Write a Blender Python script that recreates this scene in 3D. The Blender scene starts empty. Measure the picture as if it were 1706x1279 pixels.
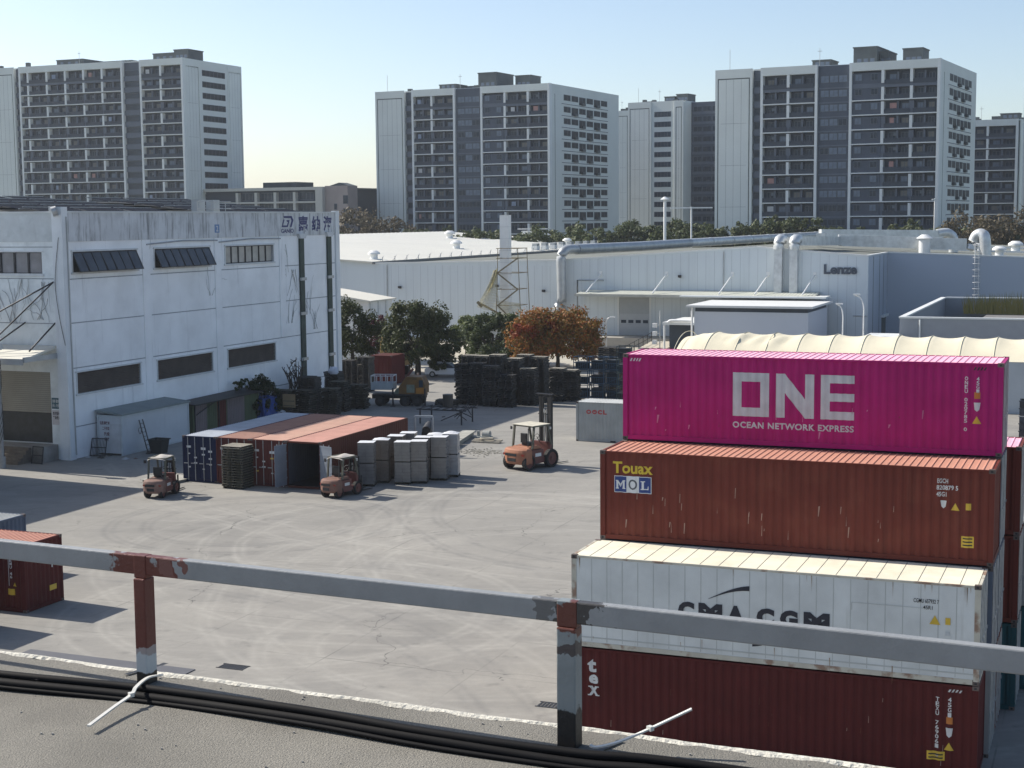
import bpy, bmesh, math, random
from mathutils import Vector, Matrix
random.seed(7)
R = math.radians
SC = bpy.context.scene
COL = bpy.context.collection

# ---------------------------------------------------------------- camera
cd = bpy.data.cameras.new('camera'); cam = bpy.data.objects.new('camera', cd); COL.objects.link(cam)
cd.sensor_fit = 'HORIZONTAL'; cd.sensor_width = 36; cd.lens = 36 * 2539.145 / 1706
cd.clip_start = 0.05; cd.clip_end = 9000
CAMZ = 16.165
cam.matrix_world = Matrix.Translation((0, 0, CAMZ)) @ Matrix.Rotation(R(90 - 6.1728), 4, 'X') @ Matrix.Rotation(-R(.49204), 4, 'Z')
SC.camera = cam
SC.render.resolution_x, SC.render.resolution_y = 1024, 768

# ---------------------------------------------------------------- sky, sun, exposure
SUNDIR = Vector((-1.104, .576, 1.0)).normalized()          # towards the sun
EL = math.asin(SUNDIR.z); AZ = math.atan2(SUNDIR.x, SUNDIR.y)
w = bpy.data.worlds.new('World'); SC.world = w; w.use_nodes = True
nt = w.node_tree; bg = nt.nodes['Background']
sky = nt.nodes.new('ShaderNodeTexSky'); sky.sky_type = 'NISHITA'; sky.sun_disc = False
sky.sun_elevation = EL; sky.sun_rotation = AZ
sky.altitude = 0; sky.air_density = 0.8; sky.dust_density = 1.0; sky.ozone_density = 0.4
nt.links.new(sky.outputs[0], bg.inputs[0]); bg.inputs[1].default_value = 0.122
sl = bpy.data.lights.new('sun', 'SUN'); sl.energy = 5.0; sl.angle = R(.53); sl.color = (1, .94, .85)
so = bpy.data.objects.new('sun', sl); COL.objects.link(so)
so.rotation_euler = SUNDIR.to_track_quat('Z', 'Y').to_euler()
SC.view_settings.view_transform = 'Standard'; SC.view_settings.look = 'None'
SC.view_settings.exposure = 0.42; SC.view_settings.gamma = 1

# ---------------------------------------------------------------- helpers
TH = R(-21.7)                                              # the whole yard lies on one grid
AX = Vector((math.cos(TH), math.sin(TH))); BX = Vector((-math.sin(TH), math.cos(TH)))
ORG = Vector((-30.3, 103.4))
def G(a, b, z=0.0):
    p = ORG + AX * a + BX * b
    return Vector((p.x, p.y, z))

def tag(o, label=None, cat=None, group=None, kind=None):
    if label: o['label'] = label
    if cat: o['category'] = cat
    if group: o['group'] = group
    if kind: o['kind'] = kind
    return o
def empty(name, loc=(0, 0, 0), rz=0.0, label=None, cat=None, group=None, kind=None):
    o = bpy.data.objects.new(name, None); COL.objects.link(o)
    o.location = loc; o.rotation_euler = (0, 0, rz); o.empty_display_size = .3
    return tag(o, label, cat, group, kind)
def link(name, mesh, parent=None, loc=(0, 0, 0), rot=(0, 0, 0), scale=(1, 1, 1)):
    o = bpy.data.objects.new(name, mesh); COL.objects.link(o)
    o.parent = parent; o.location = loc; o.rotation_euler = rot; o.scale = scale
    return o
def copy_tree(o, parent=None):
    c = o.copy(); COL.objects.link(c); c.parent = parent
    for ch in list(o.children): copy_tree(ch, c)
    return c

class MB:
    def __init__(s): s.v = []; s.f = []; s.m = []; s.sm = []
    def add(s, vs, fs, m=0, smooth=False):
        n = len(s.v); s.v += [tuple(v) for v in vs]
        for f in fs: s.f.append([n + i for i in f]); s.m.append(m); s.sm.append(smooth)
        return s
    def box(s, x0, x1, y0, y1, z0, z1, m=0):
        vs = [(x, y, z) for z in (z0, z1) for y in (y0, y1) for x in (x0, x1)]
        return s.add(vs, [(0, 2, 3, 1), (4, 5, 7, 6), (0, 1, 5, 4), (2, 6, 7, 3), (0, 4, 6, 2), (1, 3, 7, 5)], m)
    def bar(s, p, q, w, h=None, m=0, up=(0, 0, 1)):
        p, q = Vector(p), Vector(q); h = h or w
        d = (q - p).normalized(); u = Vector(up)
        if abs(d.dot(u)) > .99: u = Vector((1, 0, 0))
        sx = d.cross(u).normalized(); sz = sx.cross(d).normalized()
        vs = [e + sx * (i * w / 2) + sz * (j * h / 2) for e in (p, q) for j in (-1, 1) for i in (-1, 1)]
        return s.add(vs, [(0, 1, 3, 2), (4, 6, 7, 5), (0, 4, 5, 1), (2, 3, 7, 6), (0, 2, 6, 4), (1, 5, 7, 3)], m)
    def cyl(s, p, q, r, n=10, r2=None, m=0, caps=True, smooth=True):
        p, q = Vector(p), Vector(q); r2 = r if r2 is None else r2
        d = (q - p).normalized(); u = Vector((0, 0, 1)) if abs(d.z) < .95 else Vector((1, 0, 0))
        sx = d.cross(u).normalized(); sy = d.cross(sx)
        vs = []
        for e, rr in ((p, r), (q, r2)):
            for i in range(n):
                t = 2 * math.pi * i / n; vs.append(e + (sx * math.cos(t) + sy * math.sin(t)) * rr)
        s.add(vs, [(i, (i + 1) % n, n + (i + 1) % n, n + i) for i in range(n)], m, smooth)
        if caps: s.add(vs, [tuple(range(n - 1, -1, -1)), tuple(range(n, 2 * n))], m)
        return s
    def tube(s, pts, r, n=8, m=0, radii=None):
        pts = [Vector(p) for p in pts]; k = len(pts); vs = []
        ref = Vector((0, 0, 1))
        for i, p in enumerate(pts):
            d = (pts[min(i + 1, k - 1)] - pts[max(i - 1, 0)]).normalized()
            u = ref if abs(d.dot(ref)) < .95 else Vector((1, 0, 0))
            sx = d.cross(u).normalized(); sy = d.cross(sx); rr = radii[i] if radii else r
            for j in range(n):
                t = 2 * math.pi * j / n; vs.append(p + (sx * math.cos(t) + sy * math.sin(t)) * rr)
        fs = [(i * n + j, i * n + (j + 1) % n, (i + 1) * n + (j + 1) % n, (i + 1) * n + j) for i in range(k - 1) for j in range(n)]
        s.add(vs, fs, m, True); s.add(vs, [tuple(range(n - 1, -1, -1)), tuple(range((k - 1) * n, k * n))], m)
        return s
    def prism(s, poly, y0, y1, m=0, axis='y'):
        """poly in (x,z); extruded along y (or poly in (y,z) extruded along x, or (x,y) along z)"""
        n = len(poly)
        def P(a, b, c): return (a, c, b) if axis == 'y' else ((c, a, b) if axis == 'x' else (a, b, c))
        vs = [P(a, b, y0) for a, b in poly] + [P(a, b, y1) for a, b in poly]
        return s.add(vs, [tuple(range(n)), tuple(range(2 * n - 1, n - 1, -1))] + [(i, n + i, n + (i + 1) % n, (i + 1) % n) for i in range(n)], m)
    def mesh(s, name, mats):
        me = bpy.data.meshes.new(name); me.from_pydata(s.v, [], s.f)
        for x in (mats if isinstance(mats, (list, tuple)) else [mats]): me.materials.append(x)
        me.polygons.foreach_set('material_index', s.m); me.polygons.foreach_set('use_smooth', s.sm)
        me.update(); return me
    def build(s, name, mats, parent=None, loc=(0, 0, 0), rz=0.0, label=None, cat=None, group=None, kind=None, bevel=0):
        o = link(name, s.mesh(name, mats), parent, loc, (0, 0, rz))
        if bevel:
            b = o.modifiers.new('bevel', 'BEVEL'); b.width = bevel; b.segments = 2; b.limit_method = 'ANGLE'
        return tag(o, label, cat, group, kind)

def text_data(body, bold=0.0, shear=0.0, space=1.0):
    c = bpy.data.curves.new('text', 'FONT'); c.body = body; c.offset = bold; c.shear = shear
    c.space_character = space; c.resolution_u = 3; c.align_x = 'LEFT'
    o = bpy.data.objects.new('text', c); COL.objects.link(o)
    dg = bpy.context.evaluated_depsgraph_get(); ev = o.evaluated_get(dg); me = ev.to_mesh()
    vs = [v.co.copy() for v in me.vertices]; fs = [list(p.vertices) for p in me.polygons]
    ev.to_mesh_clear(); bpy.data.objects.remove(o); bpy.data.curves.remove(c)
    x0 = min(v.x for v in vs); x1 = max(v.x for v in vs); y0 = min(v.y for v in vs); y1 = max(v.y for v in vs)
    return [((v.x - x0) / (x1 - x0), (v.y - y0) / (y1 - y0)) for v in vs], fs

def glyphs(x0, x1, z0, z1, body, bold=0.0, **k):
    """text fitted to a rectangle: 2-d points (x,z) and faces"""
    p, f = text_data(body, bold, **k)
    return [(x0 + u * (x1 - x0), z0 + v * (z1 - z0)) for u, v in p], f

# ---------------------------------------------------------------- materials
MATS = {}
def mat(name, col, rough=.6, metal=0.0, var=.12, scale=1.5, bump=0.0, bscale=30.0, streak=0.0, scol=(.1, .06, .04), sscale=(3, 3, .25), sthr=(.55, .75), rnd=0.0, spec=.5, fine=0.0, fscale=40.0, island=None, trans=0.0, blot=0.0, bcol=(.1, .1, .1), blscale=.4, blthr=(.5, .7)):
    if name in MATS: return MATS[name]
    m = bpy.data.materials.new(name); m.use_nodes = True; MATS[name] = m
    t = m.node_tree; N = t.nodes; L = t.links; bs = N['Principled BSDF']
    bs.inputs['Roughness'].default_value = rough; bs.inputs['Metallic'].default_value = metal
    bs.inputs['Specular IOR Level'].default_value = spec
    tc = N.new('ShaderNodeTexCoord')
    def noise(sc, detail=4, vec=None, rgh=.55):
        n = N.new('ShaderNodeTexNoise'); n.inputs['Scale'].default_value = sc; n.inputs['Detail'].default_value = detail
        n.inputs['Roughness'].default_value = rgh
        L.new(vec or tc.outputs['Object'], n.inputs['Vector']); return n.outputs['Fac']
    def ramp(fac, a, b, c0=(0, 0, 0, 1), c1=(1, 1, 1, 1)):
        r = N.new('ShaderNodeValToRGB'); L.new(fac, r.inputs[0]); e = r.color_ramp.elements
        e[0].position = a; e[1].position = b; e[0].color = c0; e[1].color = c1; return r.outputs[0]
    def mix(fac, a, b, typ='MIX'):
        x = N.new('ShaderNodeMix'); x.data_type = 'RGBA'; x.blend_type = typ
        if isinstance(fac, float): x.inputs[0].default_value = fac
        else: L.new(fac, x.inputs[0])
        for i, q in ((6, a), (7, b)):
            if isinstance(q, tuple): x.inputs[i].default_value = q
            else: L.new(q, x.inputs[i])
        return x.outputs[2]
    c4 = lambda c, k=1.0: (min(1, c[0] * k), min(1, c[1] * k), min(1, c[2] * k), 1)
    cur = ramp(noise(scale, 5), .3, .7, c4(col, 1 - var), c4(col, 1 + var))
    if island:
        g = N.new('ShaderNodeNewGeometry'); r = N.new('ShaderNodeValToRGB'); L.new(g.outputs['Random Per Island'], r.inputs[0])
        e = r.color_ramp.elements
        while len(e) < len(island): e.new(.5)
        for i, c in enumerate(island): e[i].position = i / (len(island) - 1); e[i].color = (*c, 1)
        cur = mix(ramp(noise(scale, 3), .35, .65, (.0, .0, .0, 1), (.5, .5, .5, 1)), r.outputs[0], c4(col))
    if blot:
        f = ramp(noise(blscale, 6), blthr[0], blthr[1]); q = N.new('ShaderNodeMath'); q.operation = 'MULTIPLY'
        L.new(f, q.inputs[0]); q.inputs[1].default_value = blot; cur = mix(q.outputs[0], cur, (*bcol, 1))
    if fine:
        cur = mix(ramp(noise(fscale, 3), .3, .7, (fine, fine, fine, 1), (0, 0, 0, 1)), cur, c4(col, .35))
    if streak:
        mp = N.new('ShaderNodeMapping'); L.new(tc.outputs['Object'], mp.inputs[0]); mp.inputs['Scale'].default_value = sscale
        f = ramp(noise(1.0, 5, mp.outputs[0], .7), *sthr); q = N.new('ShaderNodeMath'); q.operation = 'MULTIPLY'
        L.new(f, q.inputs[0]); q.inputs[1].default_value = streak; cur = mix(q.outputs[0], cur, (*scol, 1))
    if rnd:
        oi = N.new('ShaderNodeObjectInfo'); v = ramp(oi.outputs['Random'], 0, 1, (1 - rnd,) * 3 + (1,), (1 + rnd,) * 3 + (1,))
        cur = mix(1.0, cur, v, 'MULTIPLY')
    L.new(cur, bs.inputs['Base Color'])
    if bump:
        b = N.new('ShaderNodeBump'); b.inputs['Strength'].default_value = bump; b.inputs['Distance'].default_value = .02
        L.new(noise(bscale, 5), b.inputs['Height']); L.new(b.outputs[0], bs.inputs['Normal'])
    if trans:
        tr = N.new('ShaderNodeBsdfTranslucent'); L.new(cur, tr.inputs[0]); ms = N.new('ShaderNodeMixShader')
        ms.inputs[0].default_value = trans; L.new(bs.outputs[0], ms.inputs[1]); L.new(tr.outputs[0], ms.inputs[2])
        L.new(ms.outputs[0], N['Material Output'].inputs[0])
    return m
def glass(name, col=(.03, .04, .05), rough=.25, var=.4):
    return mat(name, col, rough, var=var, scale=.4, spec=.3)

STEEL = lambda n, c, **k: mat(n, c, **{**dict(rough=.6, spec=.15, var=.12, scale=.8, bump=.5, bscale=1.4, streak=.5, scol=tuple(x * .45 for x in c), sscale=(2.5, 2.5, .18), sthr=(.55, .8), rnd=.08), **k})
m_black = mat('black_rubber', (.012, .012, .013), .55, var=.2)
m_dark = mat('dark_steel', (.035, .035, .037), .55, .3, var=.3, scale=3)
m_galv = mat('galvanised_steel', (.42, .43, .43), .45, .5, var=.15, scale=3)
m_white = mat('white_paint', (.72, .73, .72), .5, var=.06, scale=1)
m_yellow = mat('yellow_sticker', (.62, .42, .04), .5, var=.1)
m_ink = mat('black_ink', (.015, .017, .02), .6, var=.1)
m_wletter = mat('white_lettering', (.62, .63, .62), .55, var=.12, scale=2, blot=.25, bcol=(.35, .33, .33), blscale=1.2)

# ================================================================ the setting: ground, own roof
def ground_material():
    m = bpy.data.materials.new('concrete_yard'); m.use_nodes = True; t = m.node_tree; N = t.nodes; L = t.links; bs = N['Principled BSDF']
    bs.inputs['Roughness'].default_value = .85; bs.inputs['Specular IOR Level'].default_value = .25
    tc = N.new('ShaderNodeTexCoord'); P = tc.outputs['Object']
    def noise(sc, d=6, vec=None, r=.6):
        n = N.new('ShaderNodeTexNoise'); n.inputs['Scale'].default_value = sc; n.inputs['Detail'].default_value = d; n.inputs['Roughness'].default_value = r
        L.new(vec or P, n.inputs['Vector']); return n.outputs['Fac']
    def ramp(f, a, b, c0, c1):
        r = N.new('ShaderNodeValToRGB'); L.new(f, r.inputs[0]); e = r.color_ramp.elements
        e[0].position = a; e[1].position = b; e[0].color = c0; e[1].color = c1; return r.outputs[0]
    def math_(op, a, b=None, c=None):
        n = N.new('ShaderNodeMath'); n.operation = op
        for i, q in enumerate((a, b, c)):
            if q is None: continue
            if isinstance(q, (int, float)): n.inputs[i].default_value = q
            else: L.new(q, n.inputs[i])
        return n.outputs[0]
    def mix(f, a, b, typ='MIX'):
        x = N.new('ShaderNodeMix'); x.data_type = 'RGBA'; x.blend_type = typ
        if isinstance(f, float): x.inputs[0].default_value = f
        else: L.new(f, x.inputs[0])
        for i, q in ((6, a), (7, b)):
            if isinstance(q, tuple): x.inputs[i].default_value = q
            else: L.new(q, x.inputs[i])
        return x.outputs[2]
    cur = ramp(noise(.09, 7), .35, .68, (.218, .211, .193, 1), (.315, .300, .266, 1))
    mp = N.new('ShaderNodeMapping'); L.new(P, mp.inputs[0]); mp.inputs['Scale'].default_value = (.35, 1.3, 1); mp.inputs['Rotation'].default_value = (0, 0, R(35))
    cur = mix(ramp(noise(.55, 6, mp.outputs[0], .7), .45, .72, (0, 0, 0, 1), (.55, .55, .55, 1)), cur, (.36, .345, .31, 1))
    cur = mix(ramp(noise(.35, 8), .56, .78, (0, 0, 0, 1), (.5, .5, .5, 1)), cur, (.145, .145, .142, 1))
    cur = mix(ramp(noise(.9, 7), .60, .74, (0, 0, 0, 1), (.5, .5, .5, 1)), cur, (.10, .098, .095, 1))
    cur = mix(ramp(noise(3.5, 6), .35, .7, (.22, .22, .22, 1), (0, 0, 0, 1)), cur, (.18, .175, .165, 1))
    cur = mix(ramp(noise(26, 3), .3, .6, (.22, .22, .22, 1), (0, 0, 0, 1)), cur, (.15, .145, .14, 1))
    # tyre tracks: worn and dusty rings of the turning lorries
    sx = N.new('ShaderNodeSeparateXYZ'); L.new(P, sx.inputs[0])
    wob = math_('MULTIPLY', math_('SUBTRACT', noise(.12, 2), .5), .9)
    def ring(cx, cy, r, wd, col, amt, nsc=.6):
        dx = math_('SUBTRACT', sx.outputs[0], cx); dy = math_('SUBTRACT', sx.outputs[1], cy)
        d = math_('SQRT', math_('ADD', math_('MULTIPLY', dx, dx), math_('MULTIPLY', dy, dy)))
        e = math_('ABSOLUTE', math_('SUBTRACT', math_('ADD', d, wob), r))
        k = math_('SUBTRACT', 1.0, math_('MINIMUM', math_('DIVIDE', e, wd), 1.0))
        tex = ramp(noise(nsc * .35, 5, None, .75), .36, .6, (0, 0, 0, 1), (1, 1, 1, 1))
        return math_('MULTIPLY', math_('MULTIPLY', k, tex), amt), col
    rings = []
    for cx, cy, r, dark, amt in ((-2, 76, 11.5, 0, .30), (-3, 73, 14.5, 0, .22), (2, 70, 8.0, 0, .26), (-14, 81, 5.5, 1, .45), (9, 66, 20, 0, .24), (-9, 62, 7.5, 0, .26), (12, 84, 16, 1, .4), (-1, 57, 6.5, 0, .22), (30, 120, 58, 0, .22), (-30, 40, 34, 0, .22), (-26, 44, 25, 1, .3), (8, 100, 14, 1, .3), (20, 78, 26, 0, .2)):
        for dr in (0, .42, 1.9, 2.32): rings.append(ring(cx, cy, r + dr, .26, (.135, .134, .132, 1) if dark else (.43, .415, .37, 1), amt, .6 + random.random()))
    for f, c in rings: cur = mix(f, cur, c)
    # saw-cut slab joints on the yard grid and wandering cracks
    mg = N.new('ShaderNodeMapping'); mg.vector_type = 'POINT'; L.new(P, mg.inputs[0]); mg.inputs['Rotation'].default_value = (0, 0, -TH)
    sg = N.new('ShaderNodeSeparateXYZ'); L.new(mg.outputs[0], sg.inputs[0])
    for o, per in ((0, 6.0), (1, 4.5)):
        fr = math_('ABSOLUTE', math_('SUBTRACT', math_('MODULO', math_('ADD', sg.outputs[o], 3000.0), per), per / 2))
        k = math_('MULTIPLY', math_('LESS_THAN', fr, .028), ramp(noise(.25, 4), .4, .6, (0, 0, 0, 1), (.55, .55, .55, 1)))
        cur = mix(k, cur, (.11, .108, .10, 1))
    vo = N.new('ShaderNodeTexVoronoi'); vo.feature = 'DISTANCE_TO_EDGE'; vo.inputs['Scale'].default_value = .075
    wv = N.new('ShaderNodeVectorMath'); wv.operation = 'ADD'; L.new(P, wv.inputs[0])
    nz = N.new('ShaderNodeTexNoise'); nz.inputs['Scale'].default_value = .5; nz.inputs['Detail'].default_value = 5; L.new(P, nz.inputs['Vector'])
    sc_ = N.new('ShaderNodeVectorMath'); sc_.operation = 'SCALE'; L.new(nz.outputs['Color'], sc_.inputs[0]); sc_.inputs['Scale'].default_value = 3.0
    L.new(sc_.outputs[0], wv.inputs[1]); L.new(wv.outputs[0], vo.inputs['Vector'])
    k = math_('MULTIPLY', math_('LESS_THAN', vo.outputs['Distance'], .0016), ramp(noise(.12, 3), .5, .6, (0, 0, 0, 1), (.8, .8, .8, 1)))
    cur = mix(k, cur, (.08, .078, .075, 1))
    L.new(cur, bs.inputs['Base Color'])
    b = N.new('ShaderNodeBump'); b.inputs['Strength'].default_value = .35; b.inputs['Distance'].default_value = .03
    L.new(noise(2.5, 8), b.inputs['Height']); L.new(b.outputs[0], bs.inputs['Normal'])
    return m
MB().add([(-3900, -1400, -.06), (3900, -1400, -.06), (3900, 4900, -.06), (-3900, 4900, -.06)], [(0, 1, 2, 3)]).build('ground', mat('far_ground', (.12, .125, .085), .9, var=.4, scale=.02), kind='structure')
yv = [G(a, b, -.0) for a, b in ((-140, -100), (140, -100), (140, 103), (-140, 103))]
MB().add(yv, [(0, 1, 2, 3)]).build('yard_pavement', ground_material(), kind='structure')
MB().add([G(a, b, .012) for a, b in ((-30, 62), (29, 62), (29, 102), (-30, 102))], [(0, 1, 2, 3)]).build('factory_forecourt', mat('pale_concrete', (.44, .41, .34), .85, var=.12, scale=.15, fine=.3, fscale=6), kind='structure')

# the roof the photograph was taken from
RZ = 15.095
E0 = Vector((-1.29, 3.72)); ED = (Vector((.64, 2.89)) - E0).normalized(); EN = Vector((-ED.y, ED.x))   # roof edge line; EN points out over the yard
def E2(s, t, z=0.0):                                       # s along the edge, t outwards
    p = E0 + ED * s + EN * t; return Vector((p.x, p.y, RZ + z))
felt = mat('roof_felt', (.235, .222, .19), .95, var=.2, scale=3, bump=.5, bscale=260, fine=.5, fscale=190, blot=.35, bcol=(.11, .10, .09), blscale=2.2)
lip = mat('pale_mortar_edge', (.55, .53, .46), .9, var=.15, scale=12, bump=.6, bscale=60)
b_ = MB()
pts = [E2(-14, 0), E2(16, 0), E2(16, -16), E2(-14, -16)]
b_.add([p for p in pts] + [Vector((p.x, p.y, -.2)) for p in pts], [(0, 3, 2, 1), (0, 1, 5, 4), (1, 2, 6, 5), (2, 3, 7, 6), (3, 0, 4, 7)], 0)
ro = b_.build('own_building', mat('own_wall', (.5, .49, .46), .8, var=.1), kind='structure')
# felt sheet with a slightly wavy front, lying over the slab, butted at lapped seams
b_ = MB(); n = 260
for i in range(n):
    s0, s1 = -2.5 + i * 6 / n, -2.5 + (i + 1) * 6 / n
    f = lambda s: -.018 + .004 * math.sin(s * 9) + .006 * math.sin(s * 31 + 1) + .004 * math.sin(s * 77)
    b_.add([E2(s0, -2.2, .006), E2(s1, -2.2, .006), E2(s1, f(s1), .006), E2(s0, f(s0), .006), E2(s1, f(s1) + .001, .0005), E2(s0, f(s0) + .001, .0005)], [(0, 1, 2, 3), (3, 2, 4, 5)])
b_.build('roof_felt_sheet', felt, kind='structure')
b_ = MB(); random.seed(3); prev = None
for i in range(401):
    s = -2.5 + i * .015; hh = .007 + .0015 * math.sin(s * 13) + random.uniform(-.0006, .0006); bk = -.013 + .004 * math.sin(s * 9) + random.uniform(-.0025, .0025)
    cur = [E2(s, bk, .003), E2(s, bk + .008, hh), E2(s, .006, hh * .9), E2(s, .010, -.02)]
    if prev: b_.add(prev + cur, [(0, 4, 5, 1), (1, 5, 6, 2), (2, 6, 7, 3)])
    prev = cur
b_.build('mortar_lip', lip, kind='structure')
for s_, t0 in ((1.62, -.16), (.42, -.05)):               # dark lap seams and lifted felt patches
    b_ = MB()
    for i in range(6):
        q0, q1 = i / 6, (i + 1) / 6
        b_.add([E2(s_ + q0 * .035 + .003 * math.sin(i * 3), t0 + q0 * .11, .009), E2(s_ + .014 + q0 * .035, t0 + q0 * .11, .009), E2(s_ + .014 + q1 * .035, t0 + q1 * .11, .010), E2(s_ + q1 * .035 + .003 * math.sin(i * 3 + 3), t0 + q1 * .11, .010)], [(0, 1, 2, 3)])
    b_.build('felt_seam', mat('bitumen', (.012, .012, .012), .5, var=.2), parent=None, kind='structure')
# ---------------------------------------------------------------- railing, cables, cable ties on the roof edge
def paint(name, base, patches, rough=.5, axis=0):
    """paint worn in patches: (centre, half width, colour, raggedness) along one object axis"""
    m = mat(name, base, rough, var=.10, scale=9, bump=.12, bscale=90, blot=.3, bcol=tuple(x * .7 for x in base), blscale=14)
    t = m.node_tree; N = t.nodes; L = t.links; bs = N['Principled BSDF']; cur = bs.inputs['Base Color'].links[0].from_socket
    tc = N.new('ShaderNodeTexCoord'); sx = N.new('ShaderNodeSeparateXYZ'); L.new(tc.outputs['Object'], sx.inputs[0])
    for k, (c, hw, col, rag) in enumerate(patches):
        nz = N.new('ShaderNodeTexNoise'); nz.inputs['Scale'].default_value = 24 + 7 * k; nz.inputs['Detail'].default_value = 5; L.new(tc.outputs['Object'], nz.inputs['Vector'])
        def mt(op, a, b):
            n = N.new('ShaderNodeMath'); n.operation = op
            for i, q in enumerate((a, b)):
                if isinstance(q, (int, float)): n.inputs[i].default_value = q
                else: L.new(q, n.inputs[i])
            return n.outputs[0]
        d = mt('ABSOLUTE', mt('SUBTRACT', sx.outputs[axis], c), 0)
        d = mt('ADD', d, mt('MULTIPLY', mt('SUBTRACT', nz.outputs['Fac'], .5), rag))
        x = N.new('ShaderNodeMix'); x.data_type = 'RGBA'
        mr = N.new('ShaderNodeMapRange'); L.new(d, mr.inputs[0]); mr.inputs[1].default_value = hw * 1.06; mr.inputs[2].default_value = hw * .94
        L.new(mr.outputs[0], x.inputs[0]); L.new(cur, x.inputs[6]); x.inputs[7].default_value = (*col, 1); cur = x.outputs[2]
    L.new(cur, bs.inputs['Base Color']); return m
RD0 = Vector((-1.25, 3.640)); RDD = (Vector((.9, 2.625)) - RD0).normalized(); rang = math.atan2(RDD.y, RDD.x)
S1, S2 = .437, 1.505                                       # posts along the rail
rail_root = empty('railing', (RD0.x, RD0.y, RZ), rang, 'low grey painted steel railing along the roof edge in the foreground', 'railing')
rust = (.105, .022, .015)
mr_ = paint('railing_paint', (.245, .255, .26), [(S1, .075, rust, .26), (S1 + .085, .02, (.15, .06, .05), .22), (S2 + .02, .045, (.05, .047, .045), .2), (S2 - .045, .018, (.12, .12, .12), .16)])
MB().box(-6, 9, -.012, .012, .263, .308).build('top_rail', mr_, rail_root, bevel=.003)
mp1 = paint('post_paint_red', (.115, .026, .018), [(.078, .016, (.30, .26, .25), .07), (.05, .026, (.42, .45, .46), .045), (.012, .02, (.012, .012, .012), .02)], axis=2)
mp2 = paint('post_paint_grey', (.21, .235, .24), [(.27, .03, (.11, .03, .02), .10), (.21, .012, (.06, .05, .05), .06), (.03, .055, (.012, .012, .013), .09)], axis=2)
for s, m, w_ in ((S1, mp1, .0158), (S2, mp2, .0205)):
    p = MB().box(-w_, w_, -.019, .019, 0, .255).build('post', m, rail_root, bevel=.003); p.location = (s, 0, 0)
    MB().box(-w_ - .001, w_ + .001, -.0135, .0135, .2552, .3088).build('post_cap_plate', m, rail_root, bevel=.002).location = (s, -.0005, 0)
for s in (S1 - 1.068, S2 + 1.068, S1 - 2.136): MB().box(-.022, .022, -.019, .019, 0, .255).build('post', mp2, rail_root, bevel=.003).location = (s, 0, 0)
random.seed(5)
cpath = [(-2.2, 3.86), (-1.6, 3.60), (-1.19, 3.43), (-.82, 3.315), (-.46, 3.15), (-.19, 3.02), (.11, 2.895), (.28, 2.83), (.7, 2.66), (1.4, 2.38)]
def cr(pts, k=10):
    out = []
    for i in range(len(pts) - 1):
        p0, p1, p2, p3 = pts[max(i - 1, 0)], pts[i], pts[i + 1], pts[min(i + 2, len(pts) - 1)]
        for j in range(k):
            t = j / k
            out.append(tuple(.5 * (2 * b + (c - a) * t + (2 * a - 5 * b + 4 * c - d) * t * t + (3 * b - a - 3 * c + d) * t ** 3) for a, b, c, d in zip(p0, p1, p2, p3)))
    out.append(tuple(pts[-1])); return out
m_cable = mat('black_cable', (.005, .005, .006), .7, spec=.15, var=.2, scale=20)
cab_desc = ['thickest black cable at the front of the cable bundle on the roof edge', 'black cable lying on top of the roof edge cable bundle', 'black cable at the back of the cable bundle near the posts', 'thin black cable in the middle of the roof edge bundle', 'thin black cable sagging in front of the bundle on the felt']
for i, (off, zz, r) in enumerate(((-.016, .018, .0115), (-.002, .033, .010), (.010, .017, .0105), (-.006, .012, .006), (-.034, .0125, .0055))):
    ph = random.random() * 6
    pts = [(x - .35 * (off + .009 * math.sin(j * 1.1 + ph)), y + off + .009 * math.sin(j * 1.1 + ph), RZ + zz + .003 * math.sin(j * 2.3 + ph)) for j, (x, y) in enumerate(cpath)]
    MB().tube(cr(pts), r, 10).build('cable', m_cable, label=cab_desc[i], cat='cable', group='cables along the roof edge')
def strap(name, pts, label, w_=.0042, t_=.0016):
    b = MB(); P = [Vector(p) for p in cr(pts, 8)]
    for i in range(len(P) - 1): b.bar(P[i], P[i + 1] + (P[i + 1] - P[i]) * .12, w_ * 2, t_ * 2)
    r = empty(name, P[0], 0, label, 'cable tie', 'cable ties')
    o = b.build('strap', mat('white_nylon', (.62, .61, .56), .4, var=.05), r, loc=-P[0])
    h = MB().box(-.006, .006, -.005, .005, -.004, .005).build('tie_head', MATS['white_nylon'], r, loc=Vector(pts[min(3, len(pts) - 1)]) - P[0], rz=-.9)
strap('cable_tie', [(-.815, 3.43, RZ + .03), (-.83, 3.36, RZ + .045), (-.842, 3.30, RZ + .042), (-.846, 3.27, RZ + .034), (-.868, 3.20, RZ + .028), (-.893, 3.10, RZ + .022)], 'white cable tie with its tail trailing over the felt at the reddish post')
strap('cable_tie', [(.15, 2.96, RZ + .02), (.165, 2.955, RZ + .018), (.21, 2.953, RZ + .03), (.27, 2.95, RZ + .057), (.352, 2.95, RZ + .096)], 'white cable tie sticking up beside the grey post', .0046)
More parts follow.
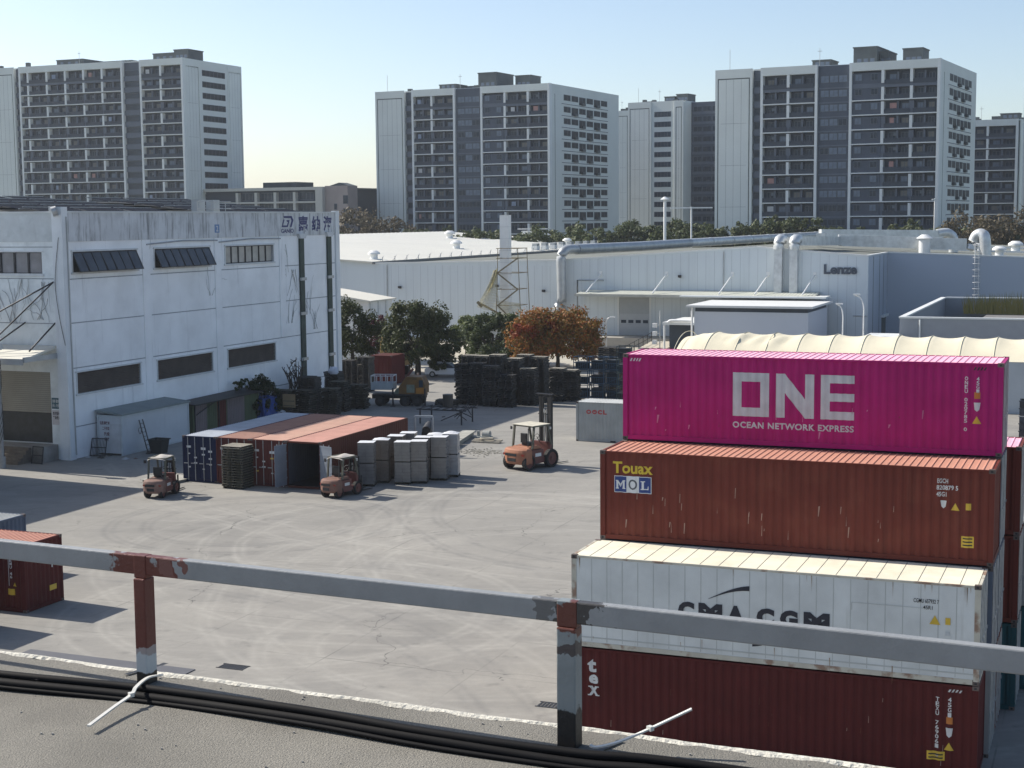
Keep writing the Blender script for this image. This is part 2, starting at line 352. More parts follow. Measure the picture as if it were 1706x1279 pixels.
# crumbs and a scrap on the felt
b_ = MB()
for i in range(90):
    s, t = random.uniform(0, 2.4), random.uniform(-.62, -.03); r = random.uniform(.0006, .0018)
    p = E2(s, t, .0075); b_.box(p.x - r, p.x + r, p.y - r * 1.4, p.y + r, p.z - .002, p.z + r)
b_.build('roof_grit', mat('grit', (.3, .29, .27), .9, var=.4, scale=60), kind='stuff')
sc_ = MB(); P0 = E2(.02, -.66, .01)
for i in range(10): sc_.cyl((i * .02 - .1, .01 * math.sin(i), .006 * math.cos(i * 2)), (i * .02 - .075, .01 * math.sin(i + 1), .01), .018, 7, .012)
sc_.build('rag', mat('dark_rag', (.02, .019, .018), .9, var=.4, scale=20), loc=P0, label='dark crumpled rag on the roof felt at the bottom left corner', cat='rag')

# ================================================================ apartment blocks in the background
m_clad = mat('pale_cladding', (.69, .72, .69), .6, var=.05, scale=.15, streak=.18, scol=(.55, .58, .57), sscale=(.8, .8, .03), rnd=.02)
m_clad2 = mat('pale_trim', (.74, .76, .75), .6, var=.05, scale=.3)
m_groove = mat('groove_dark', (.10, .115, .115), .7, var=.1)
m_dwall = mat('slate_wall', (.06, .078, .108), .6, var=.10, scale=.3)
m_dwall2 = mat('slate_spandrel', (.11, .13, .165), .6, var=.10, scale=.3)
m_rwall = mat('recess_wall', (.042, .056, .075), .7, var=.15, scale=.4)
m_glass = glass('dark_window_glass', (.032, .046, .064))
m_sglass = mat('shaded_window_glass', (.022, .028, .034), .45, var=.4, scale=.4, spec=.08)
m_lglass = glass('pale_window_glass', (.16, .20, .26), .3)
m_wframe = mat('window_frame_grey', (.11, .13, .155), .5, var=.1)
m_roofbox = mat('rooftop_grey', (.075, .09, .095), .7, var=.2, scale=.5)
def window_mesh(name, w_, h_, panes, gm, fm, fr=.09):
    b = MB(); b.box(0, w_, .0, .05, 0, h_, 0)
    for i in range(panes + 1):
        x = i * (w_ - fr) / panes; b.box(x, x + fr, -.03, -.001, 0, h_, 1)
    b.box(0, w_, -.028, -.002, 0, fr, 1); b.box(0, w_, -.028, -.002, h_ - fr, h_, 1)
    return b.mesh(name, [gm, fm])
m_curt = mat('curtained_glass', (.20, .19, .17), .4, var=.3, scale=.5, spec=.2)
m_cloth = [mat('laundry_%d' % i, c, .8) for i, c in enumerate(((.5, .5, .5), (.25, .3, .4), (.4, .22, .2)))]
WM = {}
def win(parent, x, y, z, w_, h_, panes=2, rot=0.0, gm=None, fm=None, name='window'):
    gm = gm or m_glass; fm = fm or m_wframe; k = (round(w_, 2), round(h_, 2), panes, gm.name, fm.name)
    if k not in WM: WM[k] = window_mesh('window', w_, h_, panes, gm, fm)
    return link(name, WM[k], parent, (x, y, z), (0, 0, rot))
def boxp(parent, name, m, *d): return MB().box(*d).build(name, m, parent)
def cladpanel(root, x0, x1, zt, side=False, z0=0):
    """flat cladding sheet in a dark shadow gap inside a pale surround"""
    S = (lambda n, m, a, b, y0, y1, c, d: boxp(root, n, m, a, b, y0, y1, c, d)) if not side else (lambda n, m, a, b, y0, y1, c, d: boxp(root, n, m, -y1, -y0, a, b, c, d))
    g = .24
    S('cladding_frame', m_clad, x0, x0 + .55, -.12, .2, z0, zt); S('cladding_frame', m_clad, x1 - .55, x1, -.12, .2, z0, zt)
    S('cladding_frame', m_clad, x0 + .55, x1 - .55, -.12, .2, zt - 1.9, zt)
    S('shadow_gap', m_groove, x0 + .55, x1 - .55, 0, .1, z0, zt - 1.9)
    S('cladding_sheet', m_clad, x0 + .55 + g, x1 - .55 - g, -.10, -.004, z0, zt - 1.9 - g)
    n = max(1, int((x1 - x0 - 2.5) / 1.5)); b = MB()
    for i in range(1, n + 1):
        x = x0 + .55 + g + i * (x1 - x0 - 1.1 - 2 * g) / (n + 1)
        b.box(x - .02, x + .02, -.105, -.1002, z0, zt - 1.9 - g - .02) if not side else b.box(.1002, .105, x - .02, x + .02, z0, zt - 1.9 - g - .02)
    for k in range(1, int((zt - 3) / 9) + 1):
        zz = zt - 2.6 - k * 9
        b.box(x0 + 1.3, x1 - 1.3, -.105, -.1002, zz, zz + .04) if not side else b.box(.1002, .105, x0 + 1.3, x1 - 1.3, zz, zz + .04)
    b.build('cladding_joints', m_groove, root)
def apartment(name, corner, yaw, L_, D_, zt, sections, side, label, nf=14, fp=3.0, roofs=(), seed=1, lowz=4.0):
    rng = random.Random(seed)
    r = empty(name, (corner[0], corner[1], 0), R(yaw), label, 'apartment block')
    boxp(r, 'core', m_rwall, -L_ + .3, -.3, 1.4, D_ - .3, 0, zt - .4)
    boxp(r, 'parapet', m_clad, -L_ + .1, -.1, 1.0, D_ - .1, zt - .42, zt - .12)
    fl = lambda k: zt - 1.75 - fp * (k + 1)                 # floor level of the k-th storey from the top
    for sec in sections:
        kd, x0, x1 = sec[:3]
        if kd == 'panel': cladpanel(r, x0, x1, zt); boxp(r, 'end_wall', m_clad, x0 + .05, x1 - .05, .2, 1.39, 0, zt - .45)
        elif kd == 'slot':
            boxp(r, 'slot_wall', m_dwall, x0, x1, .9, 1.39, 0, zt - .5)
            for k in range(nf):
                boxp(r, 'spandrel', m_dwall2, x0 + .03, x1 - .03, .5, .89, fl(k) - .6, fl(k) + .7)
                win(r, x0 + .15, .85, fl(k) + .8, x1 - x0 - .3, 1.5, 1)
        elif kd == 'glass':
            boxp(r, 'slate_bay_wall', m_dwall, x0, x1, .55, 1.39, 0, zt - .25)
            for k in range(nf):
                z = fl(k)
                boxp(r, 'spandrel', m_dwall2, x0 + .02, x1 - .02, .45, .549, z - .35, z - .05)
                ww = (x1 - x0 - 1.2) / 3
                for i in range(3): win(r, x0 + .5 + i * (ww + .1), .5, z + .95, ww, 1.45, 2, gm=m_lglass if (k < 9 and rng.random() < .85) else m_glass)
        elif kd == 'bay':
            fins = sec[3]; wset = sec[4] if len(sec) > 4 else ()
            for a, b in ((x0, x0 + .55), (x1 - .55, x1)): boxp(r, 'pier', m_clad2, a, b, -.05, 1.395, 0, zt)
            boxp(r, 'head_beam', m_clad, x0 + .55, x1 - .55, -.05, 1.395, zt - 1.75, zt)
            a0, a1 = x0 + .55, x1 - .55
            subs = [a0] + list(fins) + [a1]
            for k in range(nf):
                z = fl(k)
                if k == 0: boxp(r, 'balcony_band', m_dwall2, a0, a1, .25, 1.39, z - .55, z + .35)
                else: boxp(r, 'floor_slab', m_clad2, a0, a1, -.02, 1.39, z - .2, z + .02)
                for i, fx in enumerate(fins):
                    wh = k < 2 or (k + i) % 2 == 0
                    top = z + fp - .43
                    (boxp(r, 'fin', m_clad2, fx - .3, fx + .3, .02, 1.38, z + (.37 if k == 0 else .03), top if k else zt - 1.76) if wh else boxp(r, 'fin', m_dwall2, fx - .5, fx + .5, .5, 1.38, z + .03, top))
                for j in range(len(subs) - 1):
                    s0, s1 = subs[j] + (.5 if j else .1), subs[j + 1] - .5
                    if j in wset:
                        boxp(r, 'slate_infill', m_dwall, s0 - .35, s1 + .1, .35, 1.385, z + (.37 if k == 0 else .03), z + fp - .44)
                        for xx in (s0 + .5, s1 - 2.0): win(r, xx, .3, z + 1.0, 1.45, 1.35, 2, gm=m_glass if rng.random() < .5 else m_lglass)
                    else:
                        wd = (s1 - s0)
                        boxp(r, 'partition', m_dwall2, s0 + wd * .47, s0 + wd * .56, .6, 1.38, z + (.37 if k == 0 else .03), z + fp - .44)
                        for q in (.12, .66):
                            win(r, s0 + wd * q, 1.33, z + .1, min(1.9, wd * .3), 2.1, 2, gm=(m_lglass if rng.random() < .5 else m_curt) if rng.random() < .35 else m_glass, name='balcony_door')
                        if rng.random() < .22: boxp(r, 'air_conditioner', m_wframe, s0 + wd * .36, s0 + wd * .36 + .85, .5, .85, z + 1.5, z + 2.1)
                        if rng.random() < .12: boxp(r, 'laundry', m_cloth[rng.randrange(3)], s0 + wd * .2, s0 + wd * .2 + rng.uniform(.5, 1.4), .4, .44, z + 1.1, z + 2.2)
                        MB().box(s0 - .2, s1 + .2, .16, .2, z + 1.0, z + 1.06).box(s0 - .2, s1 + .2, .165, .195, z + .05, z + .95, 1).build('balustrade', [m_dwall, m_rwall], r)
    # side wall along +y at x = 0
    sk, ww = side[0], side[1:]
    boxp(r, 'side_wall', m_clad, -.3, 0, 1.4, D_, 0, zt)
    boxp(r, 'corner_pier', m_clad2, -.3, .06, -.06, 1.39, 0, zt + .05) if sk != 'none' else None
    if sk == 'grid':
        y0, y1 = ww; n = 6; pw = (y1 - y0) / n
        boxp(r, 'shadow_gap', m_groove, .0, .03, y0 - 5.2, y0 - 5.0, 0, zt - 2.4)
        for k in range(nf):
            z = fl(k)
            boxp(r, 'sill_line', m_groove, .0, .04, y0 - 1, y1 + .3, z + .02, z + .2)
            boxp(r, 'sill_course', m_clad2, .0, .10, y0 - 1, y1 + .3, z - .18, z + .019)
            for i in range(n):
                deep = (i + k) % 2 == 0 and i in (1, 2, 3, 4)
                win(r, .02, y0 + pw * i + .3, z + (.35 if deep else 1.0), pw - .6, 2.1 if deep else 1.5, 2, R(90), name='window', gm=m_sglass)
                if deep: boxp(r, 'air_conditioner', m_roofbox, .04, .5, y0 + pw * i + pw * .35, y0 + pw * i + pw * .75, z + .32, z + .95)
    elif sk == 'strip':
        p0, p1, s0, s1, q0, q1 = ww
        cladpanel(r, p0, p1, zt, True); cladpanel(r, q0, q1, zt, True)
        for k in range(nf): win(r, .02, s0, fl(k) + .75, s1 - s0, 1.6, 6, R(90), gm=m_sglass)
    for (x0, x1, y0, y1, h_) in roofs:
        o = MB().box(x0, x1, y0, y1, zt - .15, zt + h_).box(x0 - .15, x1 + .15, y0 - .15, y1 + .15, zt + h_ + .002, zt + h_ + .25).build('rooftop_plant_room', m_roofbox, r)
        for i in range(3): win(o, x0 + (x1 - x0) * (.15 + .28 * i), y0 - .03, zt + .5, 1.0, .9, 1, gm=m_lglass, name='plant_room_window')
    b = MB()
    for i in range(9):
        x = rng.uniform(-L_ + 2, -2); y = rng.uniform(1, D_ - 2); hh = rng.uniform(.4, 1.3); b.box(x, x + rng.uniform(.6, 2.4), y, y + 1, zt - .12, zt + hh)
    b.build('rooftop_units', m_roofbox, r, kind='stuff')
    MB().cyl((-L_ + 2.5, 2.2, zt - .1), (-L_ + 2.5, 2.2, zt + 4.5), .05, 5).cyl((-L_ * .55, 5, zt - .1), (-L_ * .55, 5, zt + 4), .05, 5).box(-L_ * .55 - .5, -L_ * .55 + .5, 4.97, 5.03, zt + 3.3, zt + 3.4).build('antenna', m_galv, r)
    return r
apartment('apartment_block', (87.67, 315), -27.5, 48.2, 38.2, 47.97,
          [('panel', -48.2, -39.8), ('slot', -39.75, -38.05), ('bay', -38, -25.5, [-31.9]), ('glass', -25.45, -18.75), ('bay', -18.7, -.0, [-11.7, -5.8], (0,))],
          ('grid', 9.2, 32.8), 'tall grey apartment block at the right, above the container stack', 15,
          roofs=[(-19.5, -14.5, 6, 16, 3.6), (-14.4, -12.5, 8, 15, 2.7), (-9.5, -5.4, 8, 14, 3.0), (-29, -25, 8, 14, 1.6)], seed=3)
apartment('apartment_block', (10.03, 390), -26.6, 51.3, 45.5, 50.2,
          [('panel', -51.3, -42.4), ('slot', -42.3, -40.3), ('bay', -40.2, -27.2, [-34.2]), ('glass', -27.1, -19.75), ('bay', -19.7, -.0, [-12.7, -6.1], (0,))],
          ('grid', 8.4, 37.5), 'grey apartment block in the middle, behind the tall white chimney', 15,
          roofs=[(-22.3, -17, 4, 14, 3.7), (-13.5, -9.0, 8, 14, 2.9), (-31, -25, 12, 20, 1.2), (-35, -30, 6, 12, 1.4)], seed=4)
apartment('apartment_block', (-86.54, 410), -23, 68, 28.4, 59.4,
          [('panel', -68, -56.1), ('slot', -56, -54.6), ('bay', -54.5, -19.4, [-51.4, -44.9, -38.6, -32.4, -26.2]), ('slot', -19.3, -13.9), ('bay', -13.8, -.0, [-7.1])],
          ('strip', .6, 7.8, 9.0, 20.0, 21.2, 28.2), 'wide grey apartment block at the left, standing behind the stained white warehouse', 16, fp=3.03,
          roofs=[(-46, -37, 6, 18, 1.8), (-36, -25, 12, 19, 1.4), (-13.5, -6.0, 6, 18, 2.0), (-6, -1.5, 5, 12, 2.6)], seed=5)
# narrower block between the middle and right ones
apartment('apartment_block', (52.9, 470), -30, 18.6, 14, 51.7,
          [('panel', -18.6, -10.8), ('panel', -3.1, -.0)], ('none',), 'narrow pale apartment block between the middle and right apartment blocks', 13,
          roofs=[(-5, -1.2, 6, 12, 2.2), (-9, -5.5, 6, 12, 1.6)], seed=6)
nb = [o for o in COL.objects if o.name.startswith('apartment_block')][-1]
boxp(nb, 'window_column_wall', m_clad, -10.8, -3.1, .2, 1.39, 0, 51.7)
for k in range(14): win(nb, -9.8, .17, 51.7 - 2.2 - 3.05 * (k + 1) + .5, 5.6, 1.6, 5)
boxp(nb, 'slate_wing', m_dwall, .02, 10.2, 6.0, 14, 0, 51.4)
for k in range(14):
    boxp(nb, 'spandrel', m_dwall2, .4, 10.0, 5.9, 5.999, 51.7 - 4.0 - 3.05 * k, 51.7 - 3.3 - 3.05 * k)
    for i in range(3): win(nb, .8 + 3.1 * i, 5.95, 51.7 - 3.2 - 3.05 * k, 2.7, 1.6, 2)
boxp(nb, 'balcony_core', m_rwall, 10.25, 20, 5.5, 14, 0, 51); boxp(nb, 'pier', m_clad2, 10.25, 11.2, 3.9, 5.49, 0, 51.7); boxp(nb, 'head_beam', m_clad, 11.2, 22, 3.9, 5.49, 49.6, 51.7)
for k in range(13):
    boxp(nb, 'floor_slab', m_clad2, 11.2, 22, 4.0, 5.49, 51.7 - 5.6 - 3.05 * (k + 1), 51.7 - 5.2 - 3.05 * (k + 1))
    for i in range(2): win(nb, 12.2 + i * 4.2, 5.44, 51.7 - 5.2 - 3.05 * (k + 1) + .1, 2.2, 2.1, 2, name='balcony_door')
apartment('apartment_block', (139, 420), -27.5, 20.5, 14, 42.2, [('slot', -20.5, -17.6), ('bay', -17.5, -.6, [-8.6])], ('none',),
          'dark apartment block with a white centre fin, seen past the right block', 13, roofs=[(-6, -1, 4, 8, 1.6)], seed=8)
apartment('apartment_block', (139, 372), -27.5, 14.5, 12, 47.3, [('panel', -14.5, -.0)], ('none',), 'pale clad apartment block cut by the right edge of the picture', 14, seed=9)
apartment('apartment_block', (43.3, 560), -27.5, 9, 14, 55.0, [('slot', -9, -5.0), ('panel', -4.9, -.0)], ('none',), 'far pinkish sliver of apartment block just right of the middle one', 15, seed=10)
# low brown office building
lb = empty('office_building', (-49.5, 400, 0), R(-27), 'low brown office building with white framed window rows behind the white warehouse', 'office building')
m_beige = mat('beige_render', (.50, .49, .45), .7, var=.05)
m_brown = mat('brown_tile', (.36, .30, .28), .7, var=.08, scale=.4)
boxp(lb, 'wall', m_brown, .61, 7.6, 1.3, 6, 0, 25.2); boxp(lb, 'core', m_rwall, -40, -.05, 1.35, 28, 0, 24.5)
boxp(lb, 'corner_pier', m_beige, -1.6, .6, 0, 1.29, 0, 25.0); boxp(lb, 'head_beam', m_beige, -40, -1.6, 0, 1.34, 24.2, 25.0)
for k in range(6):
    z = 24.2 - 2.9 * (k + 1); boxp(lb, 'floor_slab', m_beige, -40, -1.6, .05, 1.34, z - .45, z)
    for i in range(4):
        x = -8.3 - i * 6.2; boxp(lb, 'fin', m_beige, x - .4, x + .4, .05, 1.34, z + .001, z + 2.44)
        win(lb, x + .8, 1.3, z + .4, 4.6, 1.9, 4)
for k in range(6): win(lb, 6.2, 1.25, 22.5 - 3.3 * k - 2, 1.5, 2.2, 1); win(lb, 3.4, 1.25, 21 - 3.3 * k - 2, .9, 1.6, 1)
MB().prism([(1.5, 25.2), (4.5, 26.0), (7.4, 25.2)], 2, 6).box(-24, -13, 8, 16, 24.5, 26.6).box(-40, 1, 1.4, 28, 24.52, 24.9).build('roof', m_roofbox, lb)
# ================================================================ factory behind the yard
m_fwall = mat('factory_wall', (.60, .65, .67), .55, var=.05, scale=.05, streak=.3, scol=(.42, .45, .46), sscale=(.8, .8, .05), sthr=(.5, .75))
m_fwall2 = mat('factory_wall_blue', (.40, .45, .52), .55, var=.05, scale=.05)
m_froof = mat('white_membrane', (.62, .60, .52), .7, var=.06, scale=.06, blot=.2, bcol=(.5, .5, .46), blscale=.05)
m_groof = mat('grey_roof', (.15, .16, .14), .8, var=.15, scale=.08, blot=.3, bcol=(.22, .22, .19), blscale=.15)
m_trim = mat('pale_flashing', (.66, .68, .67), .5, var=.06, scale=.3)
m_silver = mat('silver_foil', (.58, .60, .60), .38, .35, var=.18, scale=1.2, bump=.5, bscale=2.2)
m_sduct = mat('grey_duct', (.40, .42, .43), .42, .4, var=.15, scale=1, bump=.15, bscale=4)
m_cream = mat('cream_fabric', (.66, .61, .46), .85, var=.08, scale=.3, streak=.25, scol=(.50, .46, .36), sscale=(.8, .3, .3), sthr=(.5, .8))
def sheetjoint(b, plane, p, lo, hi, step, z0, z1, m=0): ...
F = empty('factory', G(0, 102.8), TH, 'long pale grey factory with white roof, loading canopy and silver ducts', 'factory')
LX = lambda a: a
D = 95
# left hall: white gabled roof, ridge along the depth
MB().prism([(-121, -.3), (-29, -.3), (-29, 10.45), (-75, 13.4), (-121, 10.45)], .0, 126).build('hall_wall', m_fwall, F)
b_ = MB()
for x0, z0, x1, z1 in ((-28.5, 10.55, -75, 13.55), (-75, 13.55, -121.5, 10.55)):
    b_.add([(x0, -.5, z0), (x1, -.5, z1), (x1, 126.5, z1), (x0, 126.5, z0), (x0, -.5, z0 - .22), (x1, -.5, z1 - .22), (x1, 126.5, z1 - .22), (x0, 126.5, z0 - .22)], [(0, 1, 2, 3), (0, 4, 5, 1), (2, 6, 7, 3), (0, 3, 7, 4)])
b_.build('white_roof', m_froof, F)
b_ = MB()
for i in range(62):
    y = i * 2.04
    b_.add([(-28.45, y, 10.56), (-28.45, y + .05, 10.56), (-75, y + .05, 13.56), (-75, y, 13.56), (-28.45, y + .025, 10.60), (-75, y + .025, 13.60)], [(0, 4, 5, 3), (4, 1, 2, 5)])
b_.build('roof_seams', m_trim, F, kind='stuff')
MB().box(-28.55, -28.3, -.5, 126.5, 10.2, 10.5).build('gutter', mat('gutter_grey', (.2, .2, .19), .6), F)
for i in range(30):
    y = 2 + i * 3.9
    MB().cyl((-28.2, y, 10.5), (-28.2, y, 11.15), .05, 5).bar((-28.2, y, 10.95), (-28.2, y + .5, 11.3), .05).bar((-28.2, y, 10.9), (-28.55, y, 10.55), .04).build('eave_bracket', m_galv, F)
def vent(x, y, z, s, par=F):
    b = MB(); b.cyl((0, 0, 0), (0, 0, .75 * s), .55 * s, 12); b.cyl((0, 0, .75 * s), (0, 0, 1.0 * s), .95 * s, 14, .9 * s); b.cyl((0, 0, 1.0 * s), (0, 0, 1.3 * s), .9 * s, 14, .45 * s)
    b.box(-.9 * s, .9 * s, -.9 * s, .9 * s, -.15, .06)
    return b.build('roof_ventilator', m_white, par, loc=(x, y, z))
rz_ = lambda x: 10.55 + (-28.5 - x) * (3.0 / 46.5)
for x, y, s in ((-31.0, 5, .95), (-39, 52, 1.1), (-58, 92, 1.2), (-66, 50, 1.1), (-45, 112, 1.2), (-36, 100, 1.0)): vent(x, y, rz_(x), s)
for i in range(8):
    y = 66 + i * 4.6; MB().box(-30.6, -29.6, y, y + 1.6, rz_(-30) + .05, rz_(-30) + .75).box(-30.55, -29.65, y + .1, y + 1.5, rz_(-30) + .751, rz_(-30) + 1.2, 1).build('rooftop_unit', [m_white, m_sduct], F)
for i in range(3): MB().box(-52 + i * 1.8, -50.9 + i * 1.8, 116, 117.2, rz_(-52), rz_(-52) + 1.6).build('rooftop_unit', m_white, F)
MB().box(-53, -46.2, 116.3, 116.7, rz_(-52) + 1.9, rz_(-52) + 2.1).build('pipe_bridge', m_white, F)
# middle hall: gabled front with the loading dock
prof = [(-29, -.3), (38.2, -.3), (38.2, 11.32), (24.5, 12.42), (-1.7, 10.75), (-29, 10.25)]
MB().prism(prof, .001, .35).build('front_wall', m_fwall, F)
MB().box(37.9, 38.2, .351, 16.6, -.3, 11.3).build('return_wall', m_fwall2, F)
b_ = MB(); pr_ = prof[2:]
for i in range(3):
    (x0, z0), (x1, z1) = pr_[i], pr_[i + 1]
    b_.add([(x0, .36, z0 - .12), (x1, .36, z1 - .12), (x1, D, z1 - .12), (x0, D, z0 - .12)], [(0, 1, 2, 3)])
b_.build('grey_roof', m_groof, F)
b_ = MB()
for i in range(3):
    (x0, z0), (x1, z1) = pr_[i], pr_[i + 1]; b_.bar((x0, .17, z0 + .06), (x1, .17, z1 + .06), .5, .16)
b_.build('roof_flashing', m_trim, F)
b_ = MB()
for x in [-27 + 1.1 * i for i in range(59)]:
    zt = 10.2 if x < -1.7 else (10.75 + (x + 1.7) / 26.2 * 1.67 if x < 24.5 else 12.42 - (x - 24.5) / 13.7 * 1.1)
    b_.box(x - .014, x + .014, -.004, .0005, -.2, zt - .15)
b_.build('wall_panel_joints', mat('panel_joint', (.30, .33, .36), .6, var=.05), F)
# right hall, set back
MB().prism([(38.21, -.3), (95, -.3), (95, 9.4), (38.21, 11.36)], 16.6, 17.0).build('setback_wall', m_fwall2, F)
MB().add([(38.3, .4, 11.2), (38.3, D, 11.2), (95, D, 9.3), (95, 17, 9.3), (38.3, 17, 11.2)], [(4, 3, 2, 1)]).build('grey_roof', m_groof, F)
MB().bar((38.2, 16.8, 11.42), (95, 16.8, 9.46), .5, .16).bar((38.05, .4, 11.4), (38.05, 16.8, 11.4), .4, .16).build('roof_flashing', m_trim, F)
for y, z in ((45, .25), (70, .3)): MB().bar((38.5, y, 11.3), (95, y, 9.4), .3, .3).build('roof_upstand', m_trim, F)
b_ = MB()
for x in (38.206,):
    for y in (4.2, 9.5, 13.0): b_.box(x, x + .01, y, y + .25, -.2, 11.2)
b_.build('downpipes', m_groove, F)
MB().box(37.5, 38.6, 11.5, 16.0, 3.2, 3.5).build('door_canopy', m_trim, F); MB().box(38.2, 38.24, 12.0, 15.6, 0, 3.15).build('side_door', m_groove, F)
for x, y, s in ((47.5, 45, 1.2), (52, 52, 1.2), (55, 62, 1.1), (60, 30, 1.2), (51.5, 26, 1.0)): vent(x, y, 11.2 - (x - 38) * .033, s)
# caged ladder on the set back wall
lad = MB()
for dx in (0, .5): lad.cyl((49.2 + dx, 16.45, 3.2), (49.2 + dx, 16.45, 12.6), .05, 6)
for i in range(28): lad.cyl((49.2, 16.45, 3.4 + i * .33), (49.7, 16.45, 3.4 + i * .33), .035, 5)
for i in range(10):
    z = 5.2 + i * .8; pts = [(49.45 + .45 * math.cos(t), 16.45 - .42 - .42 * math.sin(t), z) for t in [math.pi * k / 6 for k in range(7)]]; lad.tube(pts, .03, 4)
lad.build('roof_ladder', m_white, F)
# canopy, dock, doors
boxp(F, 'dock_platform', mat('dock_concrete', (.36, .34, .30), .85, var=.15, scale=.5), 1.5, 19.5, -4.2, -.002, 0, 1.15)
b_ = MB(); n = 150
for i in range(n):
    x0, x1 = 1.9 + i * 30.6 / n, 1.9 + (i + 1) * 30.6 / n; z0 = .06 * (i % 2); z1 = .06 * ((i + 1) % 2)
    b_.add([(x0, -3.6, 6.55 + z0), (x1, -3.6, 6.55 + z1), (x1, -.05, 6.95 + z1), (x0, -.05, 6.95 + z0)], [(0, 1, 2, 3)])
b_.build('canopy_sheet', mat('canopy_sheet', (.52, .53, .46), .6, var=.1, scale=.6), F)
MB().box(1.9, 32.5, -3.7, -3.61, 6.30, 6.62).box(1.85, 2.0, -3.6, -.05, 6.35, 6.55).box(32.4, 32.55, -3.6, -.05, 6.35, 6.55).box(2, 32.4, -.4, -.06, 6.35, 6.6).build('canopy_beam', mat('canopy_beam', (.40, .40, .36), .6), F)
for x in (4.2, 13.0, 21.5, 26.0, 33.0):
    xx = min(x, 31.8) ; MB().cyl((xx - .9, -3.4, 6.75), (xx, -.05, 9.0), .085, 8).box(xx - .2, xx + .2, -.06, 0, 8.8, 9.4).build('tie_rod', m_white, F)
dr = boxp(F, 'dock_door', mat('dock_door', (.34, .36, .37), .55, var=.05), 6.7, 10.7, -.06, -.005, 1.17, 6.05)
boxp(dr, 'door_surround', m_trim, 6.45, 6.68, -.09, -.006, 1.16, 6.2); boxp(dr, 'door_surround', m_trim, 10.72, 10.95, -.09, -.006, 1.16, 6.2); boxp(dr, 'door_head', m_trim, 6.68, 10.72, -.09, -.006, 6.06, 6.2)
for k in range(7): boxp(dr, 'door_panel', mat('dock_door_panel', (.40, .42, .43), .5, var=.05) if k < 4 else MATS['dock_door'], 6.72, 10.68, -.075, -.061, 1.2 + k * .69, 1.2 + k * .69 + .665)
for i in range(4): boxp(dr, 'door_window', m_glass, 6.95 + i * .98, 6.95 + i * .98 + .68, -.085, -.076, 2.75, 3.15)
boxp(F, 'small_white_door', m_white, 12.8, 13.9, -.05, -.004, 1.17, 3.3)
for x, z in ((-24.5, 6.9), (-10.2, 7.2), (-3.6, 6.6), (14.8, 8.6)): MB().box(x - .12, x + .12, -.3, -.004, z, z + .3).box(x - .2, x + .2, -.5, -.301, z + .05, z + .35).build('wall_lamp', m_dark, F)
MB().tube([(1.0, -.08, 1.2), (1.0, -.08, 8.2), (4.6, -.08, 8.2)], .09, 6).tube([(-26.5, -.1, 0), (-26.5, -.1, 10.1)], .08, 6).tube([(20.4, -.1, 7.2), (20.4, -.1, 11.9)], .07, 6).tube([(36.5, -.08, 4.1), (38.2, -.08, 4.1)], .06, 6).build('conduit', m_sduct, F)
# lettering
gp, gf = glyphs(32.9, 36.9, 9.15, 10.35, 'Lenze', .035)
b_ = MB(); b_.add([(x, -.18, z) for x, z in gp], gf)
nn = len(gp)
for f in gf:
    for i in range(len(f)):
        p, q = gp[f[i]], gp[f[(i + 1) % len(f)]]; b_.add([(p[0], -.18, p[1]), (q[0], -.18, q[1]), (q[0], -.01, q[1]), (p[0], -.01, p[1])], [(0, 1, 2, 3)])
b_.build('wall_lettering', mat('sign_slate', (.06, .075, .10), .5, var=.1), F)
# ducts on and over the wall
MB().tube(cr([(-1.3, -.9, 3.6), (-1.5, -.95, 4.6), (-.9, -.9, 5.4), (-.9, -.9, 9.0), (-.9, -.9, 11.2), (-.55, -.1, 12.1), (0, 2.5, 12.15)], 5), .62, 14).build('wall_duct', m_sduct, F)
MB().cyl((-1.3, -.9, 3.4), (-1.55, -.95, 4.4), .95, 14, .8).build('duct_cowl', m_sduct, F)
MB().tube([(0, 2.5, 12.15), (2.6, 22, 12.15), (5.2, 40, 12.3)], .7, 14).build('roof_duct', m_sduct, F)
for i in range(8):
    p0 = Vector((5.2, 40, 12.3)).lerp(Vector((14, 112, 12.7)), i / 8); p1 = Vector((5.2, 40, 12.3)).lerp(Vector((14, 112, 12.7)), (i + .97) / 8)
    MB().cyl(p0, p1, .68, 14).cyl(p1 - (p1 - p0) * .02, p1, .74, 14).build('roof_duct', m_silver, F)
for x in (27.4, 29.3):
    MB().box(x - .48, x + .48, -.95, -.06, 5.2, 12.4).build('rectangular_duct', m_silver, F)
    MB().tube(cr([(x, -.5, 12.2), (x, -.45, 12.9), (x, .1, 13.35), (x + .1, 1.2, 13.35)], 4), .66, 10).build('duct_elbow', m_silver, F)
MB().bar((29.3, 1.0, 13.2), (31.5, 18, 12.9), 1.0, 1.15).build('rectangular_duct', m_silver, F)
MB().bar((27.4, 1.0, 13.2), (29.4, 16, 12.9), .8, .9).build('rectangular_duct', m_silver, F)
MB().bar((31.4, 18.6, 13.0), (47.5, 22.5, 12.35), 1.5, 1.5).build('rectangular_duct', m_silver, F)
MB().bar((28.2, 24, 13.9), (28.2, 24, 12.2), 1.3, 1.3).bar((28.0, 24, 13.9), (43.2, 34, 13.6), 1.0, 1.05).build('high_duct', m_silver, F)
MB().tube(cr([(42.6, 33.6, 13.6), (43.8, 34.4, 13.75), (44.6, 34.9, 13.2), (44.7, 35, 12.3), (44.7, 35, 11)], 4), .65, 12).build('duct_bend', m_silver, F)
MB().tube(cr([(48.2, 22.4, 11.6), (48.5, 22.6, 12.7), (48.9, 22.4, 13.5), (49.5, 22.2, 13.65), (49.9, 22, 13.1), (50.1, 22, 10.8)], 5), .75, 12).build('duct_bend', m_silver, F)
